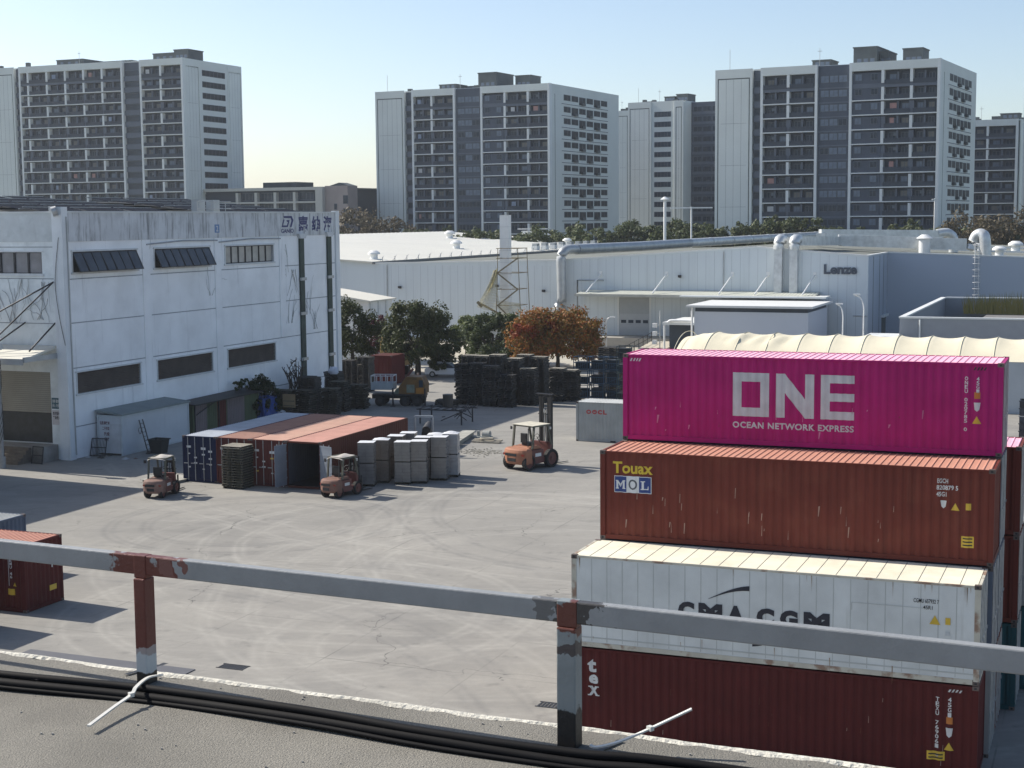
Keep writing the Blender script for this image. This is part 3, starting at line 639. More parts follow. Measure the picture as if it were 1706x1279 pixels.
MB().cyl((42.6, 19, 11.2), (42.6, 19, 13.2), .75, 14).cyl((42.6, 19, 13.2), (42.6, 19, 13.7), 1.1, 14, .4).build('roof_exhaust', m_white, F)
# annexe in front of the dock
AN = empty('pump_annexe', G(0, 84), TH, 'pale grey flat roofed annexe with an open dark bay in front of the factory', 'annexe')
m_annex = mat('annexe_wall', (.50, .54, .60), .55, var=.04, scale=.1)
MB().box(20.8, 34.0, 3.0, 15.0, 0, 5.35).build('wall', m_annex, AN)
boxp(AN, 'roof', mat('annexe_roof', (.62, .63, .62), .6, var=.05), 20.0, 34.6, 2.3, 15.6, 5.85, 6.1); boxp(AN, 'dark_gap', m_rwall, 20.9, 33.9, 3.1, 14.9, 5.352, 5.848)  # dark box fills the gap below the overhanging roof
MB().box(16.4, 20.79, 5, 15, 3.6, 3.9).cyl((16.6, 5.2, 0), (16.6, 5.2, 3.6), .12, 8).cyl((20.4, 5.2, 0), (20.4, 5.2, 3.6), .12, 8).box(16.0, 34, 14, 17.5, 6.4, 6.6).build('bay_frame', m_trim, AN)
boxp(AN, 'dark_bay', m_rwall, 16.7, 20.6, 7, 14.9, 0, 3.59)
MB().tube(cr([(20.0, 4.9, 4.1), (17.6, 4.9, 4.1), (17.2, 4.9, 3.9)], 4), .18, 8).tube([(20.6, 2.8, 5.8), (20.6, 2.8, 0)], .13, 8).build('pipe', m_white, AN)
for i in range(3): MB().box(15.0, 15.5, 5.5, 6.0, 1.2 + i * 1.0, 1.7 + i * 1.0).cyl((15.9, 5.7, 0), (15.9, 5.7, 5.2), .06, 6).bar((15.2, 5.7, 1.5 + i), (15.9, 5.7, 1.5 + i), .08).build('tank_valve', m_white, AN)
# ramp with a railing
RP = empty('ramp', G(13.4, 80), TH, 'concrete ramp with a thin steel railing climbing to the loading dock', 'ramp')
MB().prism([(0, 0), (14.8, 1.15), (14.8, 0)], 0, 3.4, axis='x').build('slope', mat('ramp_concrete', (.46, .42, .34), .85, var=.12, scale=.5), RP)
b_ = MB()
for i in range(9): b_.cyl((.1, i * 1.8, i * 1.8 * .078), (.1, i * 1.8, i * 1.8 * .078 + 1.1), .04, 6)
for zz in (.55, 1.1): b_.cyl((.1, 0, zz), (.1, 14.6, 14.6 * .078 + zz), .035, 6)
b_.build('railing', m_dark, RP)
# flat-roofed building with parapets at the right
DB = empty('gatehouse_building', G(47.2, 63), TH, 'grey flat roofed building with a dark sunken roof behind parapets at the right edge', 'building')
m_gpara = mat('grey_parapet', (.27, .29, .32), .6, var=.05)
MB().box(0, 28, 0, .4, 0, 6.5).box(0, .4, .4, 37, 0, 6.5).box(0, 28, 37, 37.4, 0, 6.5).box(27.6, 28, .4, 37, 0, 6.5).build('wall', m_gpara, DB)
boxp(DB, 'roof', mat('sunken_roof', (.03, .033, .032), .8, var=.2, scale=.3, blot=.6, bcol=(.14, .13, .12), blscale=.1), .4, 27.6, .4, 37, 3.4, 3.9)
MB().box(-.08, 28, -.08, .5, 6.501, 6.65).box(-.08, .5, .5, 37, 6.501, 6.65).box(.5, 28, 36.9, 37.5, 6.501, 6.65).build('coping', m_trim, DB)
boxp(DB, 'inner_roof', mat('inner_roof', (.16, .155, .15), .8), 5.5, 27.5, 20, 31, 3.9, 5.0); boxp(DB, 'skylight', m_lglass, 8, 27, 4, 6, 3.91, 5.4); boxp(DB, 'low_annexe', m_trim, -3, -.002, -2.5, 2, 0, 4.9)
MB().cyl((1.9, -.12, 0), (1.9, -.12, 6.4), .09, 6).build('downpipe', m_trim, DB)
# fabric storage tent
TN = empty('storage_tent', G(30, 45), TH, 'long cream fabric storage tent with curved ribs behind the magenta container', 'tent')
b_ = MB(); L_ = 46; seg = 14; nx = 17 * 8
def tz(t): return 4.25 + 1.6 * (1 - (abs(t - .5) * 2) ** 2.2)
grid = []
for i in range(nx + 1):
    x = i * L_ / nx; ph = (i % 8) / 8; sag = .2 * math.sin(math.pi * ph) ** .8
    grid.append([(x + .5 * math.sin(math.pi * j / seg) * 0, 10 * j / seg, tz(j / seg) - sag * math.sin(math.pi * min(1, max(0, j / seg))) - (.12 * math.sin(i * 5.1 + j) if 12 < i < 30 and 2 < j < 6 else 0) - max(0, (4 - i)) * .12) for j in range(seg + 1)])
vs = [p for row in grid for p in row]; k = seg + 1
b_.add(vs, [(i * k + j, (i + 1) * k + j, (i + 1) * k + j + 1, i * k + j + 1) for i in range(nx) for j in range(seg)], 0, True)
b_.build('fabric_roof', m_cream, TN)
for i in range(18):
    x = i * L_ / 17; MB().tube([(x, 10 * j / seg, tz(j / seg) + .015) for j in range(seg + 1)], .03, 5).build('hoop', m_cream, TN)
MB().box(.1, L_, .06, .1, 0, 4.26).box(.1, L_, 9.9, 9.94, 0, 4.26).build('side_curtain', mat('grey_curtain', (.40, .43, .45), .7, var=.08, scale=.4), TN)
MB().prism([(10 * j / seg, tz(j / seg) - .5) for j in range(seg + 1)] + [(10, 0), (0, 0)], .12, .16, axis='x').build('gable_curtain', m_cream, TN)
# pale shed with a lit roof beyond the warehouse corner
PS = empty('ribbed_shed', G(-21, 70), TH, 'white ribbed shed with a pale curved roof beyond the warehouse corner', 'shed')
boxp(PS, 'wall', m_white, -20, 8.3, 0, 6, 0, 7.0)
b_ = MB()
for i in range(3): b_.box(8.301, 8.42, i * 2 + .3, i * 2 + .8, 0, 7.0)
for i in range(14): b_.box(-20 + i * 2, -19.5 + i * 2, -.12, -.001, 0, 7.0)
b_.build('ribs', m_trim, PS)
MB().prism([(-20.5, 6.9), (8.7, 6.95), (8.7, 7.1), (2, 8.1), (-6, 8.7), (-20.5, 9)], -.4, 6.4).build('roof', m_froof, PS)
# chimney and the tower frame beside it
CH = empty('chimney', G(-4.3, 91), TH, 'tall square white chimney in front of the factory wall', 'chimney')
b_ = MB()
for i in range(9): b_.box(-.55, .55, -.55, .55, 3.6 + i * 1.455, 3.6 + i * 1.455 + 1.43)
b_.build('stack', m_white, CH); b2 = MB()
for i in range(9): b2.box(-.58, .58, -.58, .58, 3.6 + i * 1.455 + 1.431, 3.6 + i * 1.455 + 1.454)
b2.build('flange', m_galv, CH); MB().cyl((0, 0, 3), (-.2, 0, 3.9), .8, 10, .5).build('base_cone', m_white, CH)
SH = empty('boiler_shed', G(-4.3, 89), TH, 'small shed with a white sloping roof at the foot of the chimney', 'shed')
boxp(SH, 'wall', m_white, -2.8, 3.2, -2, 5, 0, 3.1); MB().prism([(-3.4, 3.15), (0, 3.9), (3.8, 3.15), (3.8, 3.0), (-3.4, 3.0)], -2.6, 5.2).build('roof', m_froof, SH)
TW = empty('scaffold_tower', G(-3.4, 88.6), TH, 'rusty steel lattice stair tower wrapped in yellow netting around the chimney', 'scaffold')
b_ = MB(); m_rus = mat('rusty_steel', (.19, .16, .10), .8, .2, var=.4, scale=2)
for x, y in ((-1.3, .5), (1.6, .5), (-1.3, 3.6), (1.6, 3.6)): b_.cyl((x * 1.15, y, 2.5), (x * .9, y, 12.6), .05, 5)
for z in (4.0, 5.6, 7.6, 9.6, 11.4, 12.6): b_.cyl((-1.4, .5, z), (1.6, .5, z), .045, 5).cyl((-1.3, 3.6, z), (1.5, 3.6, z), .04, 5).cyl((-1.3, .5, z), (-1.3, 3.6, z), .04, 5).cyl((1.5, .5, z), (1.5, 3.6, z), .04, 5)
b_.build('lattice_frame', m_rus, TW)
b_ = MB()
for i, (z0, z1) in enumerate(((3.2, 5.6), (5.6, 7.6), (7.6, 9.6), (9.6, 11.4))): b_.bar((-1.2 if i % 2 else 1.5, .3, z0), (1.5 if i % 2 else -1.2, .3, z1), .08, .16)
b_.build('stair_flight', m_rus, TW)
MB().bar((-4, .6, 6.0), (1.8, .3, 3.2), .12, .25).bar((-4, .6, 6.0), (-3.4, .6, 5.4), .3).build('conveyor', m_rus, TW)
b_ = MB(); rng = random.Random(11)
def net(t0, t1, b0, b1, nu, nv, y):      # a hung net: strands between a top edge and a bottom edge
    P = lambda u, v: Vector(t0).lerp(Vector(t1), u).lerp(Vector(b0).lerp(Vector(b1), u), v) + Vector((.12 * math.sin(v * 5 + u * 3), y + .15 * math.sin(u * 6 + v * 2), -.25 * math.sin(math.pi * u) * v))
    for i in range(nu + 1): b_.tube([P(i / nu, k / 6) for k in range(7)], .022, 3)
    for k in range(nv + 1): b_.tube([P(i / 6, k / nv) for i in range(7)], .018, 3)
net((-1.7, 0, 9.9), (-1.2, 0, 10.2), (-3.9, 0, 5.4), (-1.2, 0, 5.2), 22, 26, .4); net((-1.2, 0, 6.2), (1.8, 0, 5.9), (-1.0, 0, 3.4), (2.9, 0, 2.8), 24, 16, .2)
b_.build('netting', mat('yellow_netting', (.40, .36, .20), .9, var=.3, scale=2), TW, kind='stuff')

# ================================================================ stained white warehouse at the left
def wall_material():
    m = mat('stained_white_render', (.85, .87, .88), .75, var=.07, scale=.35, bump=.1, bscale=5, streak=.75, scol=(.42, .43, .44), sscale=(1.6, 1.6, .12), sthr=(.58, .85), blot=.25, bcol=(.60, .61, .61), blscale=.55)
    return m
m_wwall = wall_material()
m_wfront = mat('stained_white_render_front', (.74, .78, .78), .75, var=.12, scale=.6, streak=.6, scol=(.42, .45, .45), sscale=(1.2, 1.2, .4), sthr=(.55, .8), blot=.5, bcol=(.50, .54, .54), blscale=.9)
m_band = mat('grimy_parapet_render', (.60, .62, .635), .8, var=.12, scale=.5, streak=.85, scol=(.19, .195, .20), sscale=(2.6, 2.6, .3), sthr=(.50, .66), blot=.35, bcol=(.33, .34, .35), blscale=.8)
WH = empty('warehouse', G(0, 0), TH, 'large stained white warehouse with louvred windows and blue lettering at the left', 'warehouse')
def wall_with_holes(b, u0, u1, z0, z1, holes, put):
    zs = sorted({z0, z1} | {h[2] for h in holes} | {h[3] for h in holes}); us = sorted({u0, u1} | {h[0] for h in holes} | {h[1] for h in holes})
    for i in range(len(us) - 1):
        for j in range(len(zs) - 1):
            uc, zc = (us[i] + us[i + 1]) / 2, (zs[j] + zs[j + 1]) / 2
            if any(h[0] < uc < h[1] and h[2] < zc < h[3] for h in holes): continue
            put(b, us[i], us[i + 1], zs[j], zs[j + 1])
up = [(1.0, 8.3, 12.8, 14.2), (10.55, 17.9, 12.8, 14.2), (20.2, 27.65, 12.8, 14.2)]; lo = [(1.0, 8.3, 4.45, 5.92), (10.5, 17.9, 4.45, 5.92), (20.2, 27.6, 4.45, 5.92)]
b_ = MB(); wall_with_holes(b_, 0, 39.2, 0, 14.9, up + lo, lambda b, u0, u1, z0, z1: b.box(-.4, 0, u0, u1, z0, z1)); b_.build('side_wall', m_wwall, WH)
MB().box(-.4, .06, 0, 39.2, 14.901, 16.85).build('parapet_band', m_band, WH)
fh = [(-30, -1.75, 12.75, 14.2), (-6.4, -1.45, 1.05, 6.0)]
b_ = MB(); wall_with_holes(b_, -60, -.401, 0, 14.9, fh, lambda b, u0, u1, z0, z1: b.box(u0, u1, 0, .4, z0, z1)); b_.build('front_wall', m_wfront, WH)
MB().box(-60, -.401, -.05, .4, 14.901, 16.85).build('parapet_band', mat('grimy_front_parapet', (.55, .585, .59), .8, var=.12, scale=.8, blot=.5, bcol=(.40, .44, .44), blscale=1.4, streak=.3, scol=(.3, .31, .31), sscale=(2, 2, .3)), WH)
MB().box(-60, -59.6, .4, 39.2, 0, 16.8).box(-59.6, -.4, 38.8, 39.2, 0, 16.8).build('rear_walls', m_wwall, WH)
MB().box(-.65, .18, -.22, .42, 0, 17.25).build('corner_pillar', mat('pillar_render', (.70, .73, .74), .75, var=.08, scale=.5, streak=.5, scol=(.33, .34, .34), sscale=(2, 2, .15)), WH)
MB().box(-.3, .14, 38.6, 39.3, 0, 17.05).build('corner_pillar', MATS['pillar_render'], WH)
boxp(WH, 'inner_dark', m_rwall, -59, -1.5, 1.5, 38, 0.02, 15)
b_ = MB()
for z in (2.2, 6.25, 9.35, 12.35): b_.box(.0005, .012, .2, 38.5, z - .035, z + .035)
for z in (9.35, 12.4, 14.55): b_.box(-60, -.66, -.012, -.0005, z - .03, z + .03)
b_.build('render_joints', mat('joint_grime', (.30, .32, .34), .8, var=.2), WH)
b_ = MB(); b_.box(-.4, .14, 0.3, 38.6, 16.851, 16.97).box(-60, -.7, -.12, .4, 16.851, 16.97); b_.build('coping', mat('coping_render', (.60, .62, .61), .8, var=.1, scale=.5), WH)
b_ = MB()
for y0 in (9.0, 18.6): boxp(WH, 'wall_pilaster', m_wwall, .001, .07, y0, y0 + .9, 0, 14.89)
for y0 in (28.6,): boxp(WH, 'wall_pilaster', m_wwall, .001, .07, y0, y0 + .9, 6.3, 14.89)

b_ = MB()   # low relief arch band with brackets under the parapet
for y0, y1 in ((9.5, 19.0), (19.2, 28.8)): b_.bar((.09, y0, 14.55), (.09, (y0 + y1) / 2, 14.75), .06, .10).bar((.09, (y0 + y1) / 2, 14.75), (.09, y1, 14.7), .06, .10)
b_.build('cornice_line', MATS['joint_grime'], WH)
m_wdark = mat('window_dark', (.03, .035, .04), .4, var=.4, scale=2); m_wlouv = mat('louvre_brown', (.12, .10, .085), .6, var=.2, scale=1)
for i, (y0, y1, z0, z1) in enumerate(up):
    wdo = MB().box(-.12, .10, y0 - .15, y1 + .15, z1, z1 + .12).box(-.12, .12, y0 - .2, y1 + .2, z0 - .14, z0 - .001).box(-.3, .06, y0 - .1, y0, z0, z1).box(-.3, .06, y1, y1 + .1, z0, z1).build('window', mat('window_surround', (.60, .62, .62), .7, var=.1), WH)
    boxp(wdo, 'dark_opening', m_wdark, -.38, -.3, y0, y1, z0, z1)
    n = 7; pw = (y1 - y0) / n
    for k in range(n):
        a, c = y0 + pw * k + .03, y0 + pw * (k + 1) - .03
        b_ = MB(); gl = m_glass if i < 2 else m_lglass
        if i < 2:
            tilt = .62 + .03 * math.sin(k * 2.1); p = lambda y, t: (.02 + tilt * t, y, z1 - .06 - (z1 - z0) * .93 * t)
            b_.add([p(a, 0), p(c, 0), p(c, 1), p(a, 1)], [(0, 1, 2, 3)], 0)
            for (u0, t0, u1, t1) in ((a, 0, c, 0), (a, 1, c, 1), (a, 0, a, 1), (c, 0, c, 1)): b_.bar(p(u0, t0), p(u1, t1), .07, .05, 1)
        else:
            b_.box(-.2, -.15, a, c, z0 + .03, z1 - .03, 0); b_.box(-.21, -.08, a - .05, a + .06, z0, z1, 1); b_.box(-.2, -.1, a, c, z0, z0 + .07, 1); b_.box(-.2, -.1, a, c, z1 - .07, z1, 1)
        b_.build('sash', [mat('sash_glass', (.055, .06, .068), .25, var=.3, scale=1) if i < 2 else mat('pale_sash_glass', (.42, .40, .36), .2, var=.2, scale=1), m_dark], wdo)
for (y0, y1, z0, z1) in lo:
    wdo = MB().box(-.12, .10, y0 - .15, y1 + .15, z1, z1 + .10).box(-.12, .12, y0 - .2, y1 + .2, z0 - .12, z0 - .001).box(-.3, .05, y0 - .1, y0, z0, z1).box(-.3, .05, y1, y1 + .1, z0, z1).build('louvre_window', MATS['window_surround'], WH)
    boxp(wdo, 'dark_opening', m_wdark, -.38, -.3, y0, y1, z0, z1)
    for k in range(12):
        z = z0 + (k + .5) * (z1 - z0) / 12; b_ = MB(); b_.bar((-.12, y0, z), (-.12, y1, z), .16, .03, up=(1, 0, 1.4)); b_.build('slat', m_wlouv, wdo)
for y, zt in ((32.35, 14.65), (37.35, 14.75)):
    g = MB().box(.005, .16, y - .36, y + .36, 0, zt).build('downpipe_channel', mat('green_gutter', (.035, .055, .045), .7, var=.4, scale=1, streak=.4, scol=(.10, .11, .08), sscale=(2, 2, .3)), WH)
    MB().prism([(y - .7, zt + .42), (y + .7, zt + .42), (y + .42, zt + .0), (y - .42, zt + .0)], .004, .30, axis='x').build('rain_funnel', m_band, g)
    for z in (4, 8, 11): MB().box(.16, .3, y - .5, y + .45, z, z + .25).build('bracket', m_galv, g)
# withered climbers left on the render
rv = random.Random(5); m_vine = mat('withered_vine', (.46, .47, .465), .9, var=.3, scale=2)
def vines(spots, put, name):
    b = MB()
    for (u, z, n, dz) in spots:
        for i in range(n):
            p = [u + rv.uniform(-.5, .5), z]; d = rv.uniform(-.6, .6); pts = [put(*p)]
            for k in range(rv.randint(4, 9)): d += rv.uniform(-.5, .5); p = [p[0] + .28 * math.sin(d), p[1] + dz * .42 * math.cos(d)]; pts.append(put(*p))
            r0 = rv.uniform(.012, .034); b.tube(pts, r0, 4, radii=[r0 * (1 - .6 * q / len(pts)) for q in range(len(pts))])
    b.build(name, m_vine, WH)
vines([(18.0, 10.4, 3, 1), (9.3, 12.3, 2, 1), (29.6, 14.2, 4, -1), (30.8, 12.0, 5, -1), (30.2, 7.4, 5, 1), (34.6, 6.6, 6, 1), (33.6, 8.0, 4, 1), (28.8, 6.6, 3, 1)], lambda u, z: (.035 if z < 14.9 else .09, u, z), 'withered_vines')
vines([(-2.2, 9.6, 5, 1), (-4.2, 9.3, 6, 1), (-3.2, 12.4, 5, -1), (-1.4, 12.2, 4, -1), (-5.6, 12.0, 5, -1)], lambda u, z: (u, -.03 if z < 14.9 else -.08, z), 'withered_vines')
# signs on the wall
m_blue = mat('navy_lettering', (.022, .026, .13), .5, var=.15)
b_ = MB()
def wallglyph(y0, y1, z0, z1, s, bold): p, f = glyphs(y0, y1, z0, z1, s, bold); b_.add([(.075, y, z) for y, z in p], f)
for s, y0, y1 in (('嘉', 31.9, 33.6), ('纳', 34.3, 35.8), ('海', 36.4, 38.0)): wallglyph(y0, y1, 15.25, 16.6, s, .035)
wallglyph(28.95, 31.1, 15.15, 15.52, 'GANIO', .03)
b_.build('wall_lettering', m_blue, WH)
b_ = MB()
for poly in ([(29.4, 16.6), (30.8, 16.6), (31.1, 16.25), (30.75, 15.65), (30.45, 15.65), (30.75, 16.2), (30.6, 16.42), (29.5, 16.42)], [(29.35, 16.3), (29.6, 16.3), (29.3, 15.8), (29.05, 15.65)], [(29.05, 15.65), (30.1, 15.65), (30.45, 16.25), (29.9, 16.25), (29.95, 16.1), (30.15, 16.1), (29.95, 15.8), (29.2, 15.8)]):
    b_.add([(.076, y, z) for y, z in poly], [tuple(range(len(poly)))])
b_.build('wall_logo', m_blue, WH)
boxp(WH, 'number_plate', mat('blue_plate', (.12, .22, .42), .5), .062, .085, 18.7, 19.35, 15.3, 15.95); b_ = MB(); p, f = glyphs(18.88, 19.18, 15.4, 15.85, '2', .02); b_.add([(.088, y, z) for y, z in p], f); b_.build('number', m_wletter, WH)
MB().tube(cr([(.22, .25, 16.6), (.22, .28, 12), (.22, .3, 6), (.22, .35, .3)], 4), .05, 6).build('corner_pipe', m_sduct, WH)
MB().tube(cr([(-.1, -.26, 15.2), (-.5, -.27, 12.3), (-.3, -.26, 10), (.12, -.25, 7.9)], 5), .02, 4).build('cable', m_dark, WH)
MB().cyl((-.35, -.5, 16.9), (-.1, -.3, 17.0), .33, 12).box(-.7, -.45, -.4, -.2, 16.95, 17.3).build('floodlight', m_galv, WH)
# left window band, canopy, shutter, dock on the front
wd = boxp(WH, 'front_window', m_wdark, -30, -1.75, .3, .38, 12.75, 14.2)
for k in range(24):
    a = -1.75 - 1.18 * (k + 1); MB().box(a + .05, a + 1.13, .14, .19, 12.8, 14.15, 0).box(a + 1.10, a + 1.24, .06, .22, 12.75, 14.2, 1).build('sash', [mat('front_sash_glass', (.20, .20, .215), .2, var=.2, scale=1), m_dark], wd)
MB().box(-30, -1.6, -.08, .1, 12.55, 12.749).box(-30, -1.6, -.06, .1, 14.201, 14.3).build('window_sill', MATS['window_surround'], WH)
cn = MB().add([(-.75, -.05, 7.85), (-12, -.05, 7.85), (-12, -3.6, 7.2), (-.75, -3.6, 7.2), (-.75, -.05, 7.7), (-12, -.05, 7.7), (-12, -3.6, 7.05), (-.75, -3.6, 7.05)], [(0, 1, 2, 3), (4, 7, 6, 5), (3, 2, 6, 7), (0, 3, 7, 4)]).build('canopy', m_froof, WH)
MB().box(-12, -.7, -3.75, -3.61, 6.85, 7.25).box(-.75, -.6, -3.6, -.05, 7.0, 7.35).build('canopy_beam', m_sduct, cn)
for (p, q) in (((-.65, -.25, 12.2), (-4.6, -3.5, 7.3)), ((-.65, -.25, 12.2), (-9.4, -3.5, 7.3)), ((-3.3, -.05, 9.4), (-4.9, -3.0, 7.3)), ((-.8, -.05, 9.4), (-1.5, -2, 7.6))): MB().cyl(p, q, .055, 6).build('canopy_tie', m_dark, cn)
sh = MB(); 
for k in range(20): sh.bar((-6.4, .12, 3.25 + k * .14), (-1.45, .12, 3.25 + k * .14), .05, .125)
sh.build('roller_shutter', mat('shutter_beige', (.30, .28, .235), .6, var=.1, scale=.8), WH)
boxp(WH, 'shutter_opening', m_wdark, -6.4, -1.45, .42, 1.4, 1.05, 6.0)
boxp(WH, 'dock_ledge', mat('dock_grime', (.26, .25, .23), .9, var=.25, scale=1.2), -14, -1.0, -1.6, -.002, 0, 1.04)
st = MB()
for k in range(5): st.box(-4.6, -2.0, -3.0 + k * .28, -1.61, k * .2, k * .2 + .2)
st.build('dock_steps', mat('timber_grey', (.15, .125, .10), .9, var=.3, scale=2), WH)
for a0, a1, z0, z1, bc, tc_, lines in ((-1.38, -.68, 3.5, 4.25, (.05, .12, .15), m_wletter, ('装卸 重地', '闲人 免进')), (-1.38, -.68, 2.4, 3.4, (.55, .52, .52), m_ink, ('库房重地', '严禁烟火'))):
    bo = boxp(WH, 'notice_board', mat('notice_%d' % int(z0 * 10), bc, .6, var=.08), a0, a1, -.04, -.002, z0, z1)
    b_ = MB()
    for i, l in enumerate(lines): p, f = glyphs(a0 + .06, a1 - .06, z1 - .34 - .3 * i, z1 - .1 - .3 * i, l, .02); b_.add([(x, -.044, z) for x, z in p], f)
    b_.build('notice_text', tc_, bo)
# dark panelled roof above the parapet
b_ = MB()
for x0, z0, x1, z1 in ((-.5, 16.5, -15, 17.9), (-15, 17.9, -30, 16.5), (-30, 16.5, -45, 17.9), (-45, 17.9, -59.5, 16.5)): b_.add([(x0, .5, z0), (x0, 38.6, z0), (x1, 38.6, z1), (x1, .5, z1)], [(0, 1, 2, 3)])
b_.build('roof', mat('warehouse_roof', (.045, .05, .05), .7, var=.2, scale=.3), WH)
m_solar = mat('solar_panel', (.016, .02, .03), .9, var=.2, scale=.6, spec=.02)
for r_ in range(7):
    for c_ in range(5):
        x = -2.2 - c_ * 2.6; z = 16.5 + (-x - .5) * 1.4 / 14.5
        if r_ == 3: continue
        y0 = 1.6 + r_ * 5.2
        MB().add([(x, y0, z + .25), (x, y0 + 4.8, z + .25), (x - 2.3, y0 + 4.8, z + .62), (x - 2.3, y0, z + .62)], [(0, 1, 2, 3)], 0).bar((x, y0, z + .26), (x, y0 + 4.8, z + .26), .08, .08, 1).bar((x - 2.3, y0, z + .63), (x - 2.3, y0 + 4.8, z + .63), .06, .06, 1).build('solar_panel', [m_solar, m_galv], WH)
for y in (18.5, 20.6): MB().box(-1.9, -1.2, y, y + .9, 16.6, 17.9).build('rooftop_cabinet', m_sduct, WH)
b_ = MB()
for y in (17.4, 19.4, 21.4): b_.cyl((-.6, y, 16.6), (-.6, y, 17.75), .035, 5)
for z in (17.2, 17.75): b_.cyl((-.6, 17.4, z), (-.6, 22.2, z), .03, 5)
b_.build('roof_guard_rail', m_galv, WH)
# unseen caster of the shadow at the yard's left, built as another hall
NH = empty('neighbour_hall', G(-2.9, -6.4), TH, 'unseen white hall beyond the left edge of the picture', 'warehouse')
boxp(NH, 'wall', m_wwall, -40, 0, -42, 0, 0, 11.6); MB().box(-40.2, .1, -42.2, .1, 11.601, 12.0).build('parapet', m_band, NH)
# ================================================================ shipping containers
CW = 2.438
def corr(x, pitch=.2785, d=.036):
    t = (x % pitch) / pitch
    if t < .26: return 0.0
    if t < .5: return d * (t - .26) / .24
    if t < .76: return d
    return d * (1 - (t - .76) / .24)
def breaks(x0, x1, pitch=.2785):
    out = []; k = math.floor(x0 / pitch)
    while k * pitch <= x1:
        for t in (0, .26, .5, .76):
            x = (k + t) * pitch
            if x0 < x < x1: out.append(x)
        k += 1
    return sorted(set([x0, x1] + out))
def panel_mesh(b, xs, z0, z1, f, m=0):
    for i in range(len(xs) - 1):
        b.add([f(xs[i], z0), f(xs[i + 1], z0), f(xs[i + 1], z1), f(xs[i], z1)], [(0, 1, 2, 3)], m)
casting_mesh = None
def conform(parent, name, pts, faces, m, W2, lift=.004, flat=False):
    """lettering pressed onto the corrugated side"""
    bm = bmesh.new(); vs = [bm.verts.new((x, 0, z)) for x, z in pts]
    for f in faces:
        try: bm.faces.new([vs[i] for i in f])
        except ValueError: pass
    if not flat:
        x0 = min(p[0] for p in pts); x1 = max(p[0] for p in pts)
        for x in breaks(x0, x1)[1:-1]:
            bmesh.ops.bisect_plane(bm, geom=bm.verts[:] + bm.edges[:] + bm.faces[:], plane_co=(x, 0, 0), plane_no=(1, 0, 0))
    for v in bm.verts: v.co.y = -W2 - lift + (.014 if not flat else 0) + (0 if flat else corr(v.co.x))
    me = bpy.data.meshes.new(name); bm.to_mesh(me); bm.free(); me.materials.append(m)
    return link(name, me, parent)
m_cast = mat('casting_steel', (.05, .045, .042), .6, .3, var=.3, scale=5)
